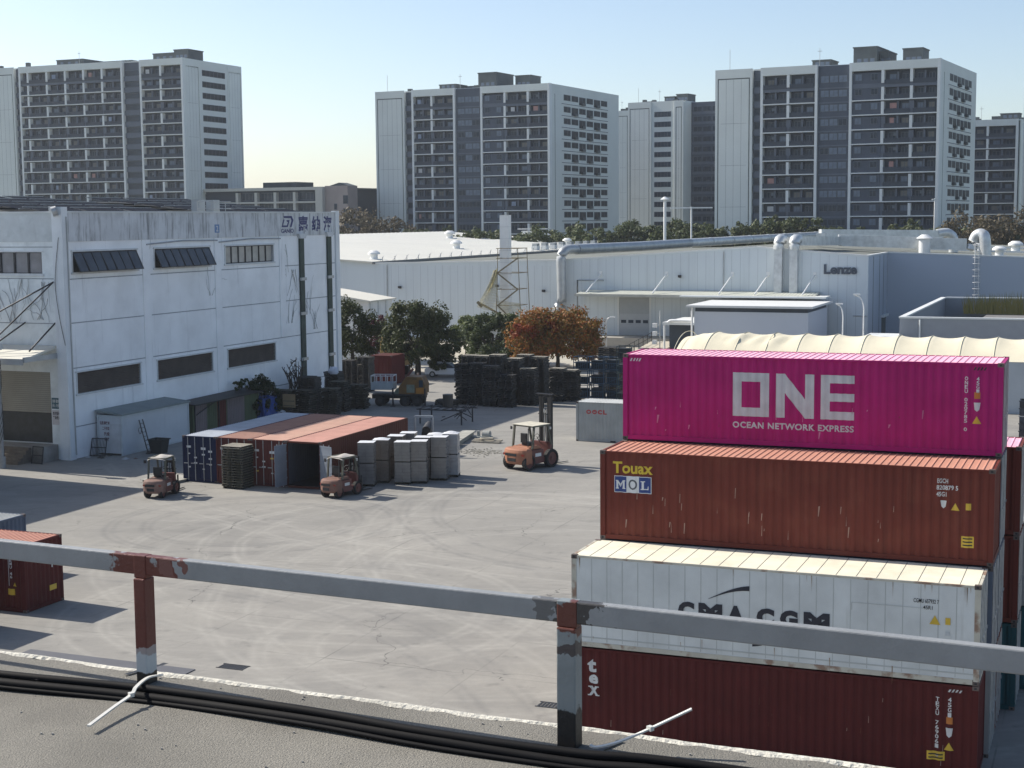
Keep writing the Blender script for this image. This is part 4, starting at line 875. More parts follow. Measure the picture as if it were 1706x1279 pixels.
def container(name, a, b, z, m, label, cat='container', group=None, L=12.192, H=2.896, rz=0.0, right='blank', left='blank', roofm=None, smooth=False, rear=True, origin='FL', framem=None):
    """a,b = grid position of the front-left bottom corner (front faces -b); long axis along a unless rz"""
    W2 = CW / 2; L2 = L / 2; fm = framem or m; roofm = roofm or m
    off = Matrix.Rotation(rz, 2) @ Vector((L2, W2))
    r = empty(name, G(a + off.x, b + off.y, z), TH + rz, label, cat, group)
    fr = MB()
    for sx in (-1, 1):
        for sy in (-1, 1): fr.box(min(sx * L2, sx * (L2 - .16)), max(sx * L2, sx * (L2 - .16)), min(sy * W2, sy * (W2 - .09)), max(sy * W2, sy * (W2 - .09)), .118, H - .118)
    for sy in (-1, 1):
        y0, y1 = sorted((sy * W2, sy * (W2 - .06)))
        fr.box(-L2 + .178, L2 - .178, y0, y1, H - .075, H - .012); fr.box(-L2 + .178, L2 - .178, y0, y1, .02, .17)
    for sx in (-1, 1):
        x0, x1 = sorted((sx * L2, sx * (L2 - .08)))
        fr.box(x0, x1, -W2 + .162, W2 - .162, H - .12, H - .012); fr.box(x0, x1, -W2 + .162, W2 - .162, .02, .16)
    fr.build('frame', fm, r)
    global casting_mesh
    if casting_mesh is None: casting_mesh = MB().box(-.09, .09, -.082, .082, -.06, .06, 0).box(-.035, .035, -.0825, .0825, -.03, .03, 1).box(-.0905, .0905, -.03, .03, -.035, .035, 1).mesh('corner_casting', [mat('casting_paint', (.10, .075, .065), .7, var=.3, scale=6, rnd=.3), m_ink])
    for sx in (-1, 1):
        for sy in (-1, 1):
            for zz in (.059, H - .059): link('corner_casting', casting_mesh, r, (sx * (L2 - .087), sy * (W2 - .078), zz))
    xs = breaks(-L2 + .16, L2 - .16)
    for sy in (-1, 1):
        b_ = MB()
        if smooth: b_.box(-L2 + .16, L2 - .16, *sorted((sy * (W2 - .012), sy * (W2 - .05))), .17, H - .075)
        else: panel_mesh(b_, xs, .17, H - .075, lambda x, zz: (x, sy * (W2 - .014 - corr(x)), zz))
        b_.build('side_wall', m, r)
    if smooth:
        b_ = MB().box(-L2 + .1, L2 - .1, -W2 + .03, W2 - .03, H - .05, H - .014, 0)
        for i in range(1, 21): x = -L2 + i * L / 21; b_.box(x - .008, x + .008, -W2 + .06, W2 - .06, H - .0139, H - .009, 1)
        b_.build('roof', [roofm, m_groove], r)
        b_ = MB()
        for i in range(1, 24): x = -L2 + .16 + i * (L - .32) / 24; b_.box(x - .012, x + .012, -W2 + .0085, -W2 + .0119, .2, H - .1)
        b_.box(-L2 + .16, L2 - .16, -W2 + .004, -W2 + .011, .30, .34); b_.build('panel_seams', mat('reefer_seam', (.44, .46, .44), .6, var=.1), r)
    else:
        b_ = MB(); n = int(L / .2177)
        for i in range(n):
            x0 = -L2 + .1 + i * (L - .2) / n; x1 = x0 + (L - .2) / n; w_ = x1 - x0
            ys = (-W2 + .05, W2 - .05); q = [(x0, 0), (x0 + w_ * .66, 0), (x0 + w_ * .76, .022), (x0 + w_ * .90, .022), (x1, 0)]
            for (u0, h0), (u1, h1) in zip(q, q[1:]):
                b_.add([(u0, ys[0], H - .034 + h0), (u1, ys[0], H - .034 + h1), (u1, ys[1], H - .034 + h1), (u0, ys[1], H - .034 + h0)], [(0, 1, 2, 3)])
        b_.build('roof', roofm, r)
    boxp(r, 'floor', m_dark, -L2 + .1, L2 - .1, -W2 + .08, W2 - .08, .06, .16)
    for sx, kind in ((1, right), (-1, left)):
        X = lambda d: sx * (L2 - d)
        if kind == 'blank':
            b_ = MB(); ys = breaks(-W2 + .09, W2 - .09)
            panel_mesh(b_, ys, .16, H - .12, lambda y, zz: (X(.02 + corr(y)), y, zz)); b_.build('end_wall', m, r)
        elif kind == 'door':
            for k, (y0, y1) in enumerate(((-W2 + .1, -.006), (.006, W2 - .1))): door_leaf(r, X(.03), y0, y1, H, m, sx)
        elif kind == 'open': pass
    return r
def door_leaf(r, x, y0, y1, H, m, sx=1, parent_rot=None):
    d = MB()
    for i in range(5):
        z0 = .18 + i * (H - .32) / 5; d.box(*sorted((x, x - sx * .03)), y0, y1, z0, z0 + (H - .32) / 5 * .8); d.box(*sorted((x - sx * .02, x - sx * .04)), y0, y1, z0 + (H - .32) / 5 * .8, z0 + (H - .32) / 5)
    o = d.build('door', m, r)
    for k, yy in enumerate((y0 + (y1 - y0) * .27, y0 + (y1 - y0) * .73)):
        MB().cyl((x + sx * .035, yy, .1), (x + sx * .035, yy, H - .06), .024, 6).build('lock_rod', m_galv, o)
        MB().box(*sorted((x + sx * .03, x + sx * .07)), yy - .02, yy + .3, 1.15, 1.2).build('door_handle', m_galv, o)
    return o
def rect(x0, x1, z0, z1): return [(x0, z0), (x1, z0), (x1, z1), (x0, z1)], [(0, 1, 2, 3)]
def tri(x, z, s): return [(x - s / 2, z), (x + s / 2, z), (x, z + s * .88)], [(0, 1, 2)]
def vtext(r, x, z1, s, ch, m, W2, w_=None):
    """letters stacked one above the other"""
    pts, fs = [], []
    for i, c in enumerate(s):
        if c == ' ': continue
        p, f = glyphs(x, x + (w_ or ch * .62), z1 - (i + 1) * ch * 1.15, z1 - (i + 1) * ch * 1.15 + ch, c, .02); n = len(pts); pts += p; fs += [[n + q for q in g] for g in f]
    return conform(r, 'lettering', pts, fs, m, W2)
W2 = CW / 2
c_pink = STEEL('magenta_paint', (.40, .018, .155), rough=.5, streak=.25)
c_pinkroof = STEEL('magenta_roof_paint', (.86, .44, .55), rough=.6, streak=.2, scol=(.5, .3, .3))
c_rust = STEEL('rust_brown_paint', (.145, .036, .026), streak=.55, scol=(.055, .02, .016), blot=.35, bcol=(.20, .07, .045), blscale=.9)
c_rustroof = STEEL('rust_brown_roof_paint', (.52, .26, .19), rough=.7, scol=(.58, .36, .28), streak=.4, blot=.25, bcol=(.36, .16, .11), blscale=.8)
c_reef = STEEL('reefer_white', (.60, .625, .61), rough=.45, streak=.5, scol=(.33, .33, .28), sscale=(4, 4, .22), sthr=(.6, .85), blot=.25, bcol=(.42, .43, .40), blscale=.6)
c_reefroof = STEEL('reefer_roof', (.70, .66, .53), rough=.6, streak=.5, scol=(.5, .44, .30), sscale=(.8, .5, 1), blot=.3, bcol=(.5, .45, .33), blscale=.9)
c_reeffr = mat('reefer_frame', (.50, .48, .40), .6, var=.15, scale=1.5, blot=.75, bcol=(.19, .075, .035), blscale=1.6, blthr=(.52, .62))
c_tex = STEEL('dark_red_paint', (.085, .017, .016), streak=.3, scol=(.04, .012, .012))
c_blue = STEEL('navy_container_paint', (.014, .020, .055)); c_grey = STEEL('grey_container_paint', (.30, .31, .31)); c_teal = STEEL('teal_container_paint', (.03, .09, .10))
c_slate = STEEL('slate_blue_container_paint', (.10, .125, .17)); c_lgrey = STEEL('pale_grey_container_paint', (.40, .41, .39), streak=.5, scol=(.25, .25, .22))
A0, B0 = 51.02, -36.18; DY = 2.448; H = 2.896
# the row nearest the camera: two high
p_tex = container('shipping_container', A0 - .13, B0 - 2 * DY, 0, c_tex, 'dark red container under the white refrigerated one, white vertical letters', group='stacked containers', right='blank')
p_cma = container('refrigerated_container', A0 - .13, B0 - 2 * DY, H + .02, c_reef, 'white refrigerated container with black lettering and rusty corners', roofm=c_reefroof, framem=c_reeffr, smooth=True, group='stacked containers', right='door')
# the row behind: three high
container('shipping_container', A0, B0 - DY, 0, c_grey, 'grey container hidden at the foot of the second row of the stack', group='stacked containers', right='door')
container('shipping_container', A0, B0 - DY, H + .02, c_slate, 'slate blue container under the rust brown one, only its end showing', group='stacked containers', right='door')
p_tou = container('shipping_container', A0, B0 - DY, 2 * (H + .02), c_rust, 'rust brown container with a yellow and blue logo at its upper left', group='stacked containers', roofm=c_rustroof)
# the third row: four high
for k, (m_, nm) in enumerate(((c_rust, 'rust red container at the foot of the row that carries the magenta one'), (c_slate, 'slate container on the second level under the magenta one'), (c_slate, 'blue grey container directly under the magenta one'))):
    container('shipping_container', A0, B0, k * (H + .02), m_, nm, group='stacked containers', right='door')
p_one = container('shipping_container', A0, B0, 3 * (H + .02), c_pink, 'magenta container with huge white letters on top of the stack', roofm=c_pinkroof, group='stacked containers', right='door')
# rows behind, seen only past the right end
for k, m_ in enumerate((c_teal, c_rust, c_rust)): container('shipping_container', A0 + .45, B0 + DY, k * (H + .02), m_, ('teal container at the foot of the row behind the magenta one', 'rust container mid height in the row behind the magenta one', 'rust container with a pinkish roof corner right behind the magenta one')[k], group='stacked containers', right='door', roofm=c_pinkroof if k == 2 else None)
for k, m_ in enumerate((c_teal, c_lgrey)): container('shipping_container', A0 + 1.0, B0 + 2 * DY, k * (H + .02), m_, ('teal container at the foot of the rearmost stack row', 'pale container on top of the rearmost stack row')[k], group='stacked containers', right='door')
# --- lettering
m_sil = mat('silver_lettering', (.50, .53, .54), .5, var=.1, scale=2)
x0 = -6.096
def L_(r, u0, u1, z0, z1, s, bold, m, flat=False, **k):
    p, f = glyphs(x0 + u0, x0 + u1, z0, z1, s, bold, **k); return conform(r, 'lettering', p, f, m, W2, flat=flat)
def P_(r, poly, m, flat=False, name='lettering'): return conform(r, name, [(x0 + u, z) for u, z in poly], [tuple(range(len(poly)))], m, W2, flat=flat)
def Q_(r, u0, u1, z0, z1, m, name='marking', flat=False): p, f = rect(x0 + u0, x0 + u1, z0, z1); return conform(r, name, p, f, m, W2, flat=flat)
# O N E as drawn: blocky strokes
zb, zt = .95, 2.38; s_ = .29
pts = []; fc = []
def quadz(u0, u1, z0, z1):
    n = len(pts); pts.extend([(x0 + u0, z0), (x0 + u1, z0), (x0 + u1, z1), (x0 + u0, z1)]); fc.append((n, n + 1, n + 2, n + 3))
u = 3.75
quadz(u, u + s_, zb, zt); quadz(u + 1.2 - s_, u + 1.2, zb, zt); quadz(u + s_, u + 1.2 - s_, zb, zb + s_); quadz(u + s_, u + 1.2 - s_, zt - s_, zt)
u = 5.17
quadz(u, u + s_, zb, zt); quadz(u + 1.24 - s_, u + 1.24, zb, zt)
n = len(pts); pts += [(x0 + u + s_, zt), (x0 + u + s_, zt - .62), (x0 + u + 1.24 - s_, zb), (x0 + u + 1.24 - s_, zb + .62)]; fc.append((n, n + 1, n + 2, n + 3))
u = 6.62
quadz(u, u + s_, zb, zt); quadz(u + s_, u + 1.06, zb, zb + .26); quadz(u + s_, u + 1.06, zt - .26, zt); quadz(u + s_, u + 1.06, (zb + zt) / 2 - .13, (zb + zt) / 2 + .13)
conform(p_one, 'lettering', pts, fc, m_sil, W2)
L_(p_one, 3.75, 7.68, .56, .77, 'OCEAN NETWORK EXPRESS', .03, m_sil, space=1.08)
vtext(p_one, x0 + 11.05, 2.48, 'ONEU 020785 0', .115, m_wletter, W2, .1); vtext(p_one, x0 + 11.40, 2.47, '45G1', .11, m_wletter, W2, .09)
def marks(r, u, z): 
    Q_(r, u - .09, u + .09, z, z + .2, mat('orange_sticker', (.5, .17, .03), .5)); P_(r, [(u - .1, z - .12), (u + .1, z - .12), (u + .07, z - .34), (u, z - .4), (u - .07, z - .34)], m_wletter, name='marking')
    p, f = tri(x0 + u, z - .78, .27); conform(r, 'marking', p, f, m_yellow, W2)
marks(p_one, 11.43, 1.78)
for u in (.24, 11.3):
    for i in range(4): P_(p_one, [(u + i * .1, 2.66), (u + i * .1 + .05, 2.66), (u + i * .1 + .1, 2.76), (u + i * .1 + .05, 2.76)], m_ink if u > 1 else m_wletter, name='marking')
# second container: yellow name and a blue, white and blue emblem
L_(p_tou, .42, 1.76, 2.18, 2.56, 'Touax', .028, mat('yellow_lettering', (.60, .44, .035), .5, var=.08))
m_mb = mat('emblem_blue', (.018, .05, .20), .5, var=.06); m_mw = mat('emblem_white', (.66, .68, .70), .5, var=.05)
Q_(p_tou, .47, 1.72, 1.56, 2.10, m_mw)
def sub(r, u0, u1, z0, z1, m): p, f = rect(x0 + u0, x0 + u1, z0, z1); return conform(r, 'marking', p, f, m, W2, lift=.006)
sub(p_tou, .49, .885, 1.58, 2.08, m_mb); sub(p_tou, 1.295, 1.70, 1.58, 2.08, m_mb)
def serif(r, polys, m):
    pts, fs = [], []
    for P in polys: n = len(pts); pts += [(x0 + u, z) for u, z in P]; fs.append(tuple(range(n, n + len(P))))
    conform(r, 'lettering', pts, fs, m, W2, lift=.008)
R4 = lambda a, b, c, d: [(a, c), (b, c), (b, d), (a, d)]
serif(p_tou, [R4(.53, .63, 1.68, 1.71), R4(.55, .61, 1.71, 1.93), R4(.53, .61, 1.93, 1.96), [(.60, 1.96), (.60, 1.88), (.68, 1.72), (.70, 1.80)], [(.68, 1.72), (.78, 1.96), (.76, 1.96), (.66, 1.80)], R4(.755, .825, 1.71, 1.93), R4(.755, .85, 1.93, 1.96), R4(.735, .85, 1.68, 1.71)], m_mw)
p, f = glyphs(x0 + .945, x0 + 1.235, 1.66, 2.0, 'O', .015); conform(p_tou, 'lettering', p, f, mat('emblem_grey', (.09, .10, .12), .5), W2, lift=.008)
serif(p_tou, [R4(1.36, 1.50, 1.93, 1.96), R4(1.395, 1.465, 1.71, 1.93), R4(1.36, 1.62, 1.68, 1.71), [(1.58, 1.71), (1.62, 1.71), (1.62, 1.80), (1.595, 1.80)]], m_mw)
L_(p_tou, 10.55, 10.86, 2.42, 2.56, 'EGCH', .02, m_wletter); L_(p_tou, 10.53, 11.15, 2.22, 2.36, '820879 5', .02, m_wletter); L_(p_tou, 10.53, 10.82, 2.02, 2.16, '45G1', .02, m_wletter)
p, f = tri(x0 + 11.08, 1.62, .25); conform(p_tou, 'marking', p, f, m_yellow, W2); Q_(p_tou, 11.38, 11.53, 1.65, 1.85, m_yellow); P_(p_tou, [(10.65, 1.9), (10.83, 1.9), (10.8, 1.72), (10.74, 1.66), (10.68, 1.72)], m_wletter, name='marking')
Q_(p_tou, 11.27, 11.63, .52, .86, m_yellow)
for i in range(3): sub(p_tou, 11.31, 11.59, .57 + i * .1, .61 + i * .1, m_ink)
rng = random.Random(21)
for i in range(26):
    u, z, h_ = rng.uniform(.6, 10), rng.uniform(.3, 1.6), rng.uniform(.08, .34); P_(p_tou, [(u, z), (u + .018, z), (u + .024 + rng.uniform(-.02, .03), z + h_), (u + .012, z + h_)], mat('scratch_pale', (.36, .25, .20), .7, var=.2), name='scratch')
m_scuff = mat('scuff_pale_pink', (.52, .20, .32), .7, var=.2); m_rspot = mat('rust_spot', (.12, .035, .018), .8, var=.3, scale=8)
for i in range(20):
    u, z, h_ = rng.uniform(.4, 11.6), rng.uniform(.25, 1.3), rng.uniform(.05, .3); P_(p_one, [(u, z), (u + .02, z), (u + .03 + rng.uniform(-.03, .05), z + h_), (u + .01, z + h_)], m_scuff if i % 3 else m_rspot, name='scratch')
for i in range(16):
    u, z, h_ = rng.uniform(.4, 11.6), rng.uniform(.3, 2.2), rng.uniform(.05, .25); P_(p_tex, [(u, z), (u + .015, z), (u + .02, z + h_), (u + .008, z + h_)], MATS['scratch_pale'] if i % 2 else m_rspot, name='scratch')
for i in range(22):
    u = rng.choice([.2, .25, 11.75, 11.9, 11.8] + [rng.uniform(.3, 11.8)] * 5); l = rng.uniform(.1, .6); w_ = rng.uniform(.01, .03); zz = 2.82 if i % 3 else rng.uniform(.35, .6); P_(p_cma, [(u, zz), (u + w_ * .5, zz - l * .6), (u + w_ * .6, zz - l), (u + w_ * .9, zz - l * .5), (u + w_, zz)][::-1], mat('rust_run', (.30, .20, .12), .8, var=.3, scale=6), flat=True, name='rust_run')
# reefer lettering
def F_(u0, u1, z0, z1, s, bold, m): return L_(p_cma, u0, u1, z0, z1, s, bold, m, flat=True)
m_navy = mat('navy_black_lettering', (.014, .017, .03), .5, var=.1)
for s, u0, u1 in (('C', 3.42, 3.92), ('M', 4.05, 4.78), ('A', 4.92, 5.45), ('C', 5.82, 6.35), ('G', 6.52, 7.05), ('M', 7.22, 7.98)): F_(u0, u1, 1.18, 1.72, s, .07, m_navy)
def swoosh(c, flip):
    up_, dn = [], []
    for i in range(15):
        t = i / 14; x = 1.25 * t; z = .42 * math.sin(t * 1.45); w_ = .012 + .14 * t ** 1.2
        up_.append((x, z + w_ / 2)); dn.append((x, z - w_ / 2))
    poly = up_ + dn[::-1]; poly = [(c[0] + (x if not flip else -x), c[1] + (z if not flip else -z)) for x, z in poly]
    return P_(p_cma, poly if not flip else poly[::1], m_navy, flat=True)
swoosh((4.35, 1.86), False); swoosh((6.95, 1.02), True)
F_(10.35, 11.05, 2.28, 2.40, 'CGMU 657932 7', .01, m_ink); F_(10.62, 10.88, 2.10, 2.21, '45R1', .01, m_ink)
p, f = tri(x0 + 10.95, 1.68, .30); conform(p_cma, 'marking', p, f, m_yellow, W2, flat=True); Q_(p_cma, 11.24, 11.38, 1.70, 1.90, m_yellow, flat=True); Q_(p_cma, 11.25, 11.36, 1.38, 1.5, m_sil, flat=True)
for u, z, w_, h_ in ((9.7, .62, .3, .05), (9.72, .5, .25, .04), (10.55, .58, .2, .05), (8.6, 2.12, 2.1, .015), (8.6, 1.9, .015, .22)): Q_(p_cma, u, u + w_, z, z + h_, MATS['reefer_seam'], flat=True)
# dark red: vertical letters and marks
for i, c in enumerate('tex'):
    zb_ = 2.12 - i * .36; p, f = glyphs(x0 + .56 - (.05 if c == 't' else .0), x0 + .86 - (.06 if c == 't' else 0), zb_, zb_ + (.42 if c == 't' else .29), c, .04); conform(p_tex, 'lettering', p, f, m_wletter, W2)
serif(p_tex, [R4(.52, .64, 1.385, 1.42), R4(.76, .90, 1.385, 1.42), R4(.54, .66, 1.655, 1.69), R4(.76, .88, 1.655, 1.69)], m_wletter)
vtext(p_tex, x0 + 11.02, 2.5, 'TEXU 769061 4', .12, m_wletter, W2, .1); vtext(p_tex, x0 + 11.36, 2.52, '45G1', .13, m_wletter, W2, .1); marks(p_tex, 11.41, 1.72); Q_(p_tex, 10.8, 11.3, .62, .88, m_yellow)
for i in range(2): sub(p_tex, 10.85, 11.25, .67 + i * .1, .71 + i * .1, m_ink)
for i in range(4): P_(p_tex, [(11.35 + i * .1, 2.66), (11.4 + i * .1, 2.66), (11.45 + i * .1, 2.74), (11.4 + i * .1, 2.74)], m_wletter, name='marking')
# --- containers elsewhere in the yard
p_lc = container('shipping_container', 24.55 - 12.192, -34.65, 0, c_tex, 'dark red container cut by the left edge, yellow stickers near its corner', roofm=c_rustroof)
vtext(p_lc, x0 + 11.4, 2.4, 'TEMU 46', .12, m_wletter, W2, .1); Q_(p_lc, 11.25, 11.6, .72, .98, m_yellow); p, f = tri(x0 + 11.62, 1.1, .2); conform(p_lc, 'marking', p, f, m_yellow, W2)
Q_(p_lc, 11.3, 11.33, 1.1, 2.3, m_wletter)
ms = MB().box(12.192 / 2 + .004, 12.192 / 2 + .008, .3, .75, .62, .85).build('sticker', m_yellow, p_lc); MB().box(12.192 / 2 + .004, 12.192 / 2 + .008, .48, .54, 1.6, 2.3).build('lettering', m_wletter, p_lc)
container('shipping_container', 19.0 - 12.192, -30.2, 0, c_slate, 'slate blue container with a pale roof behind the dark red one at the left edge', H=2.591, roofm=c_lgrey)
container('shipping_container', 24.1 - 12.192, -38.95, 0, c_blue, 'container beyond the left edge of the picture, only its shadow in view')
p_oo = container('shipping_container', 29.9, 19.4, 0, c_lgrey, 'pale grey container with red letters left of the container stack', L=6.058, roofm=STEEL('pale_roof_paint', (.66, .66, .62), streak=.3))
x0b = -3.029
for s, u0, u1 in (('O', .78, 1.16), ('O', 1.22, 1.60), ('C', 1.66, 2.0), ('L', 2.06, 2.34)): p, f = glyphs(x0b + u0, x0b + u1, 2.02, 2.34, s, .06); conform(p_oo, 'lettering', p, f, mat('red_lettering', (.42, .03, .03), .5, var=.1), W2)
p, f = glyphs(x0b + 1.34, x0b + 1.48, 2.1, 2.26, '*', .05); conform(p_oo, 'lettering', p, f, MATS['red_lettering'], W2)
MB().box(-.4, .0, -W2 - .02, -W2 + .02, .02, .12).build('fork_pocket', m_ink, p_oo)
container('shipping_container', 61.1, 6.2, 0, c_rust, 'rust brown container at the right edge carrying black crates', roofm=c_rustroof, L=6.058)
# four side by side, doors towards the camera
QA, QB = 12.25, -4.75
yc = []
m_brown1 = STEEL('brown_container_paint', (.115, .035, .03)); m_brown2 = STEEL('red_brown_container_paint', (.12, .042, .03))
r_blue = STEEL('blue_grey_roof', (.40, .43, .47), rough=.75); r_or = STEEL('orange_rust_roof', (.50, .31, .24), rough=.8, streak=.3, scol=(.56, .40, .30), blot=.5, bcol=(.55, .38, .28), blscale=1.2); r_pk = STEEL('salmon_roof', (.52, .29, .235), rough=.8, streak=.25, scol=(.42, .2, .15)); r_br = STEEL('dusty_brown_roof', (.38, .22, .17), rough=.8)
for k, (m_, rf, lab) in enumerate(((c_blue, r_blue, 'navy container with white markings, leftmost of four side by side'), (m_brown1, r_br, 'brown container behind the pallet stack, second of four side by side'), (m_brown1, r_or, 'brown container with closed doors, third of four side by side'), (m_brown2, r_pk, 'rust red container with its doors open, rightmost of four side by side'))):
    c = container('shipping_container', QA + (k + 1) * 2.45, QB, 0, m_, lab, roofm=rf, group='containers side by side in the yard', rz=R(90), left='door' if k < 3 else 'open')
    yc.append(c)
    if k < 3:
        for j, (yy, zz, s_, bm) in enumerate(((-.75, 2.15, .3, m_wletter), (-.75, 1.75, .16, m_wletter), (-.28, 1.5, .2, m_wletter), (-.28, 1.15, .24, m_wletter), (.3, 2.05, .34, m_wletter), (.3, 1.7, .22, m_yellow if k else m_wletter), (.8, 1.9, .28, m_wletter), (.8, 1.45, .24, m_wletter), (.8, 1.1, .2, m_yellow if k else m_wletter), (-.75, .9, .2, m_yellow if k else m_wletter), (.3, .8, .16, m_wletter))):
            MB().box(-6.096 - .012, -6.096 - .004, yy * -1 - s_ / 2, yy * -1 + s_ / 2, zz, zz + s_ * .45).build('marking', bm, c)
oc = yc[3]   # open one: inner skin and swung doors
xs = breaks(-5.9, 5.9)
for sy in (-1, 1): b_ = MB(); panel_mesh(b_, xs, .17, 2.8, lambda x, zz: (x, sy * (W2 - .07 - corr(x)), zz)); b_.build('inner_lining', mat('lining_blue_grey', (.055, .065, .085), .6, var=.1), oc)
for sy, ang in ((1, 100), (-1, -158)):
    e = door_leaf(oc, 0, 0 if sy < 0 else -1.12, 1.12 if sy < 0 else 0, 2.85, mat('open_door_grey', (.20, .23, .27), .55, var=.12), -1)
    e.location = (-6.06, sy * (W2 - .06), 0); e.rotation_euler = (0, 0, R(-ang) if sy > 0 else R(-ang))
# ================================================================ yard objects
m_orange = mat('faded_orange_paint', (.23, .13, .10), .7, var=.15, scale=2, blot=.7, bcol=(.15, .10, .085), blscale=2.2, fine=.3, fscale=30, spec=.2)
m_redp = mat('faded_red_paint', (.13, .042, .036), .55, var=.2, scale=2, blot=.4, bcol=(.12, .05, .045), blscale=2)
m_olive = mat('grimy_olive_steel', (.10, .10, .075), .7, var=.2, scale=3)
m_tyre = mat('tyre_rubber', (.022, .021, .02), .85, var=.25, scale=6)
m_seat = mat('seat_vinyl', (.015, .015, .016), .5)
def wheel(par, x, y, r, w_, m_rim):
    t = MB(); prof = [(-.5, .72), (-.5, .93), (-.38, 1.0), (.38, 1.0), (.5, .93), (.5, .72)]; n = 22; vs = []
    for k in range(n):
        a = 2 * math.pi * k / n
        for px, pr in prof: vs.append((x + px * w_, y + math.cos(a) * r * pr, r + math.sin(a) * r * pr))
    q = len(prof); t.add(vs, [(k * q + j, k * q + (j + 1) % q, ((k + 1) % n) * q + (j + 1) % q, ((k + 1) % n) * q + j) for k in range(n) for j in range(q)], 0, False)
    for k in range(n):
        a = 2 * math.pi * k / n; t.bar((x - .42 * w_, y + math.cos(a) * r * .995, r + math.sin(a) * r * .995), (x + .42 * w_, y + math.cos(a + .12) * r * .995, r + math.sin(a + .12) * r * .995), .03, .03)
    o = t.build('wheel', m_tyre, par)
    MB().cyl((x - .30 * w_, y, r), (x + .30 * w_, y, r), r * .71, 16).cyl((x - .46 * w_, y, r), (x + .46 * w_, y, r), r * .25, 10).build('rim', m_rim, o)
    return o
def gx_(w): return w * .86
def forklift(loc, head, W=1.2, LB=2.35, HC=2.12, HM=2.1, fork=1.1, label='', body=None, cw=None, cover=None, wr=.34, mast=1.0):
    r = empty('forklift', loc, head, label, 'forklift', 'forklifts in the yard'); w2 = W / 2
    body = body or m_redp; cw = cw or m_orange
    s = LB / 2.35; hz = 1.0 * s                                     # hood height
    # counterweight: rounded back, cut-outs
    b = MB(); prof = []
    for i in range(9):
        t = -1 + i / 4; prof.append((t * w2, .22 * s * abs(t) ** 2.6))
    front = .62 * s
    lay = [(.30 * s, .06), (.42 * s, .0), (.86 * s, .0), (.98 * s, .05), (1.04 * s, .16)]
    vs = []
    for z, ins in lay:
        for (x, y) in prof: vs.append((x * (1 - ins * .6), y + ins, z))
        vs.append((w2 * (1 - ins * .6), front, z)); vs.append((-w2 * (1 - ins * .6), front, z))
    n = len(prof) + 2
    b.add(vs, [(k * n + i, k * n + (i + 1) % n, (k + 1) * n + (i + 1) % n, (k + 1) * n + i) for k in range(len(lay) - 1) for i in range(n)] + [tuple(range(n - 1, -1, -1)), tuple(range((len(lay) - 1) * n, len(lay) * n))])
    b.build('counterweight', cw, r, bevel=.02)
    boxp(r, 'vent_grille', m_ink, -w2 * .62, w2 * .35, -.012, .02, .70 * s, .82 * s); boxp(r, 'tow_slot', m_ink, -w2 * .45, w2 * .3, -.012, .02, .44 * s, .60 * s)
    for sx in (-1, 1): boxp(r, 'tail_light', mat('tail_light', (.25, .03, .02), .3), min(sx * w2 * .92, sx * w2 * .7), max(sx * w2 * .92, sx * w2 * .7), .085 * s, .12 * s, .72 * s, .80 * s)
    MB().prism([(.55 * s, .95 * s), (1.45 * s, .95 * s), (1.45 * s, 1.0 * s), (1.3 * s, 1.12 * s), (.6 * s, 1.08 * s)], -w2 * .72, w2 * .72, axis='x').build('engine_hood', cw, r, bevel=.02)
    MB().box(-w2 * .9, w2 * .9, .63 * s, 1.5 * s, .28 * s, .94 * s).box(-w2 * .9, w2 * .9, 1.5 * s, 2.1 * s, .28 * s, .55 * s).box(-w2 * .85, w2 * .85, 1.95 * s, 2.12 * s, .55 * s, 1.2 * s).build('chassis', body, r, bevel=.015)
    MB().box(-.25, .25, .85 * s, 1.35 * s, 1.125 * s, 1.25 * s).box(-.25, .25, .78 * s, .9 * s, 1.25 * s, 1.7 * s).build('seat', m_seat, r, bevel=.02)
    MB().tube(cr([(w2 * .55, .62 * s, .9 * s), (w2 * .6, .66 * s, 1.3 * s), (w2 * .6, .66 * s, HC - .1)], 4), .03, 6).build('exhaust_pipe', m_dark, r)
    MB().bar((-gx_(w2), .84 * s, HC - .25), (-gx_(w2) - .22, .8 * s, HC - .2), .02).box(-gx_(w2) - .3, -gx_(w2) - .14, .78 * s, .8 * s, HC - .3, HC - .1).build('mirror', m_dark, r)
    MB().box(w2 * .905, w2 * .93, .9 * s, 1.3 * s, .62 * s, .78 * s).build('decal', m_wletter, r)
    MB().box(-w2 * .94, w2 * .94, 1.5 * s, 1.9 * s, .30 * s, .34 * s).build('step', m_dark, r)
    b = MB(); pts = [(.19 * math.cos(t), 1.72 * s + .1 * math.sin(t), 1.45 * s + .16 * math.sin(t)) for t in [2 * math.pi * k / 14 for k in range(15)]]
    b.tube(pts, .018, 5).cyl((0, 1.72 * s, 1.45 * s), (0, 1.95 * s, 1.15 * s), .025, 6).build('steering_wheel', m_seat, r)
    g = MB(); gx = w2 * .86
    for sx in (-1, 1):
        g.bar((sx * gx, .72 * s, 1.0 * s), (sx * gx, .86 * s, HC), .085 * s, .085 * s); g.bar((sx * gx, 2.05 * s, 1.1 * s), (sx * gx * .97, 1.82 * s, HC), .08 * s, .08 * s)
        g.bar((sx * gx, .78 * s, HC), (sx * gx, 1.9 * s, HC), .07, .08)
    g.bar((-gx, .8 * s, HC), (gx, .8 * s, HC), .08, .08); g.bar((-gx, 1.88 * s, HC), (gx, 1.88 * s, HC), .08, .08)
    for i in range(1, 6): g.bar((-gx + i * gx / 3, .8 * s, HC), (-gx + i * gx / 3, 1.88 * s, HC), .03, .04)
    g.build('overhead_guard', m_olive, r)
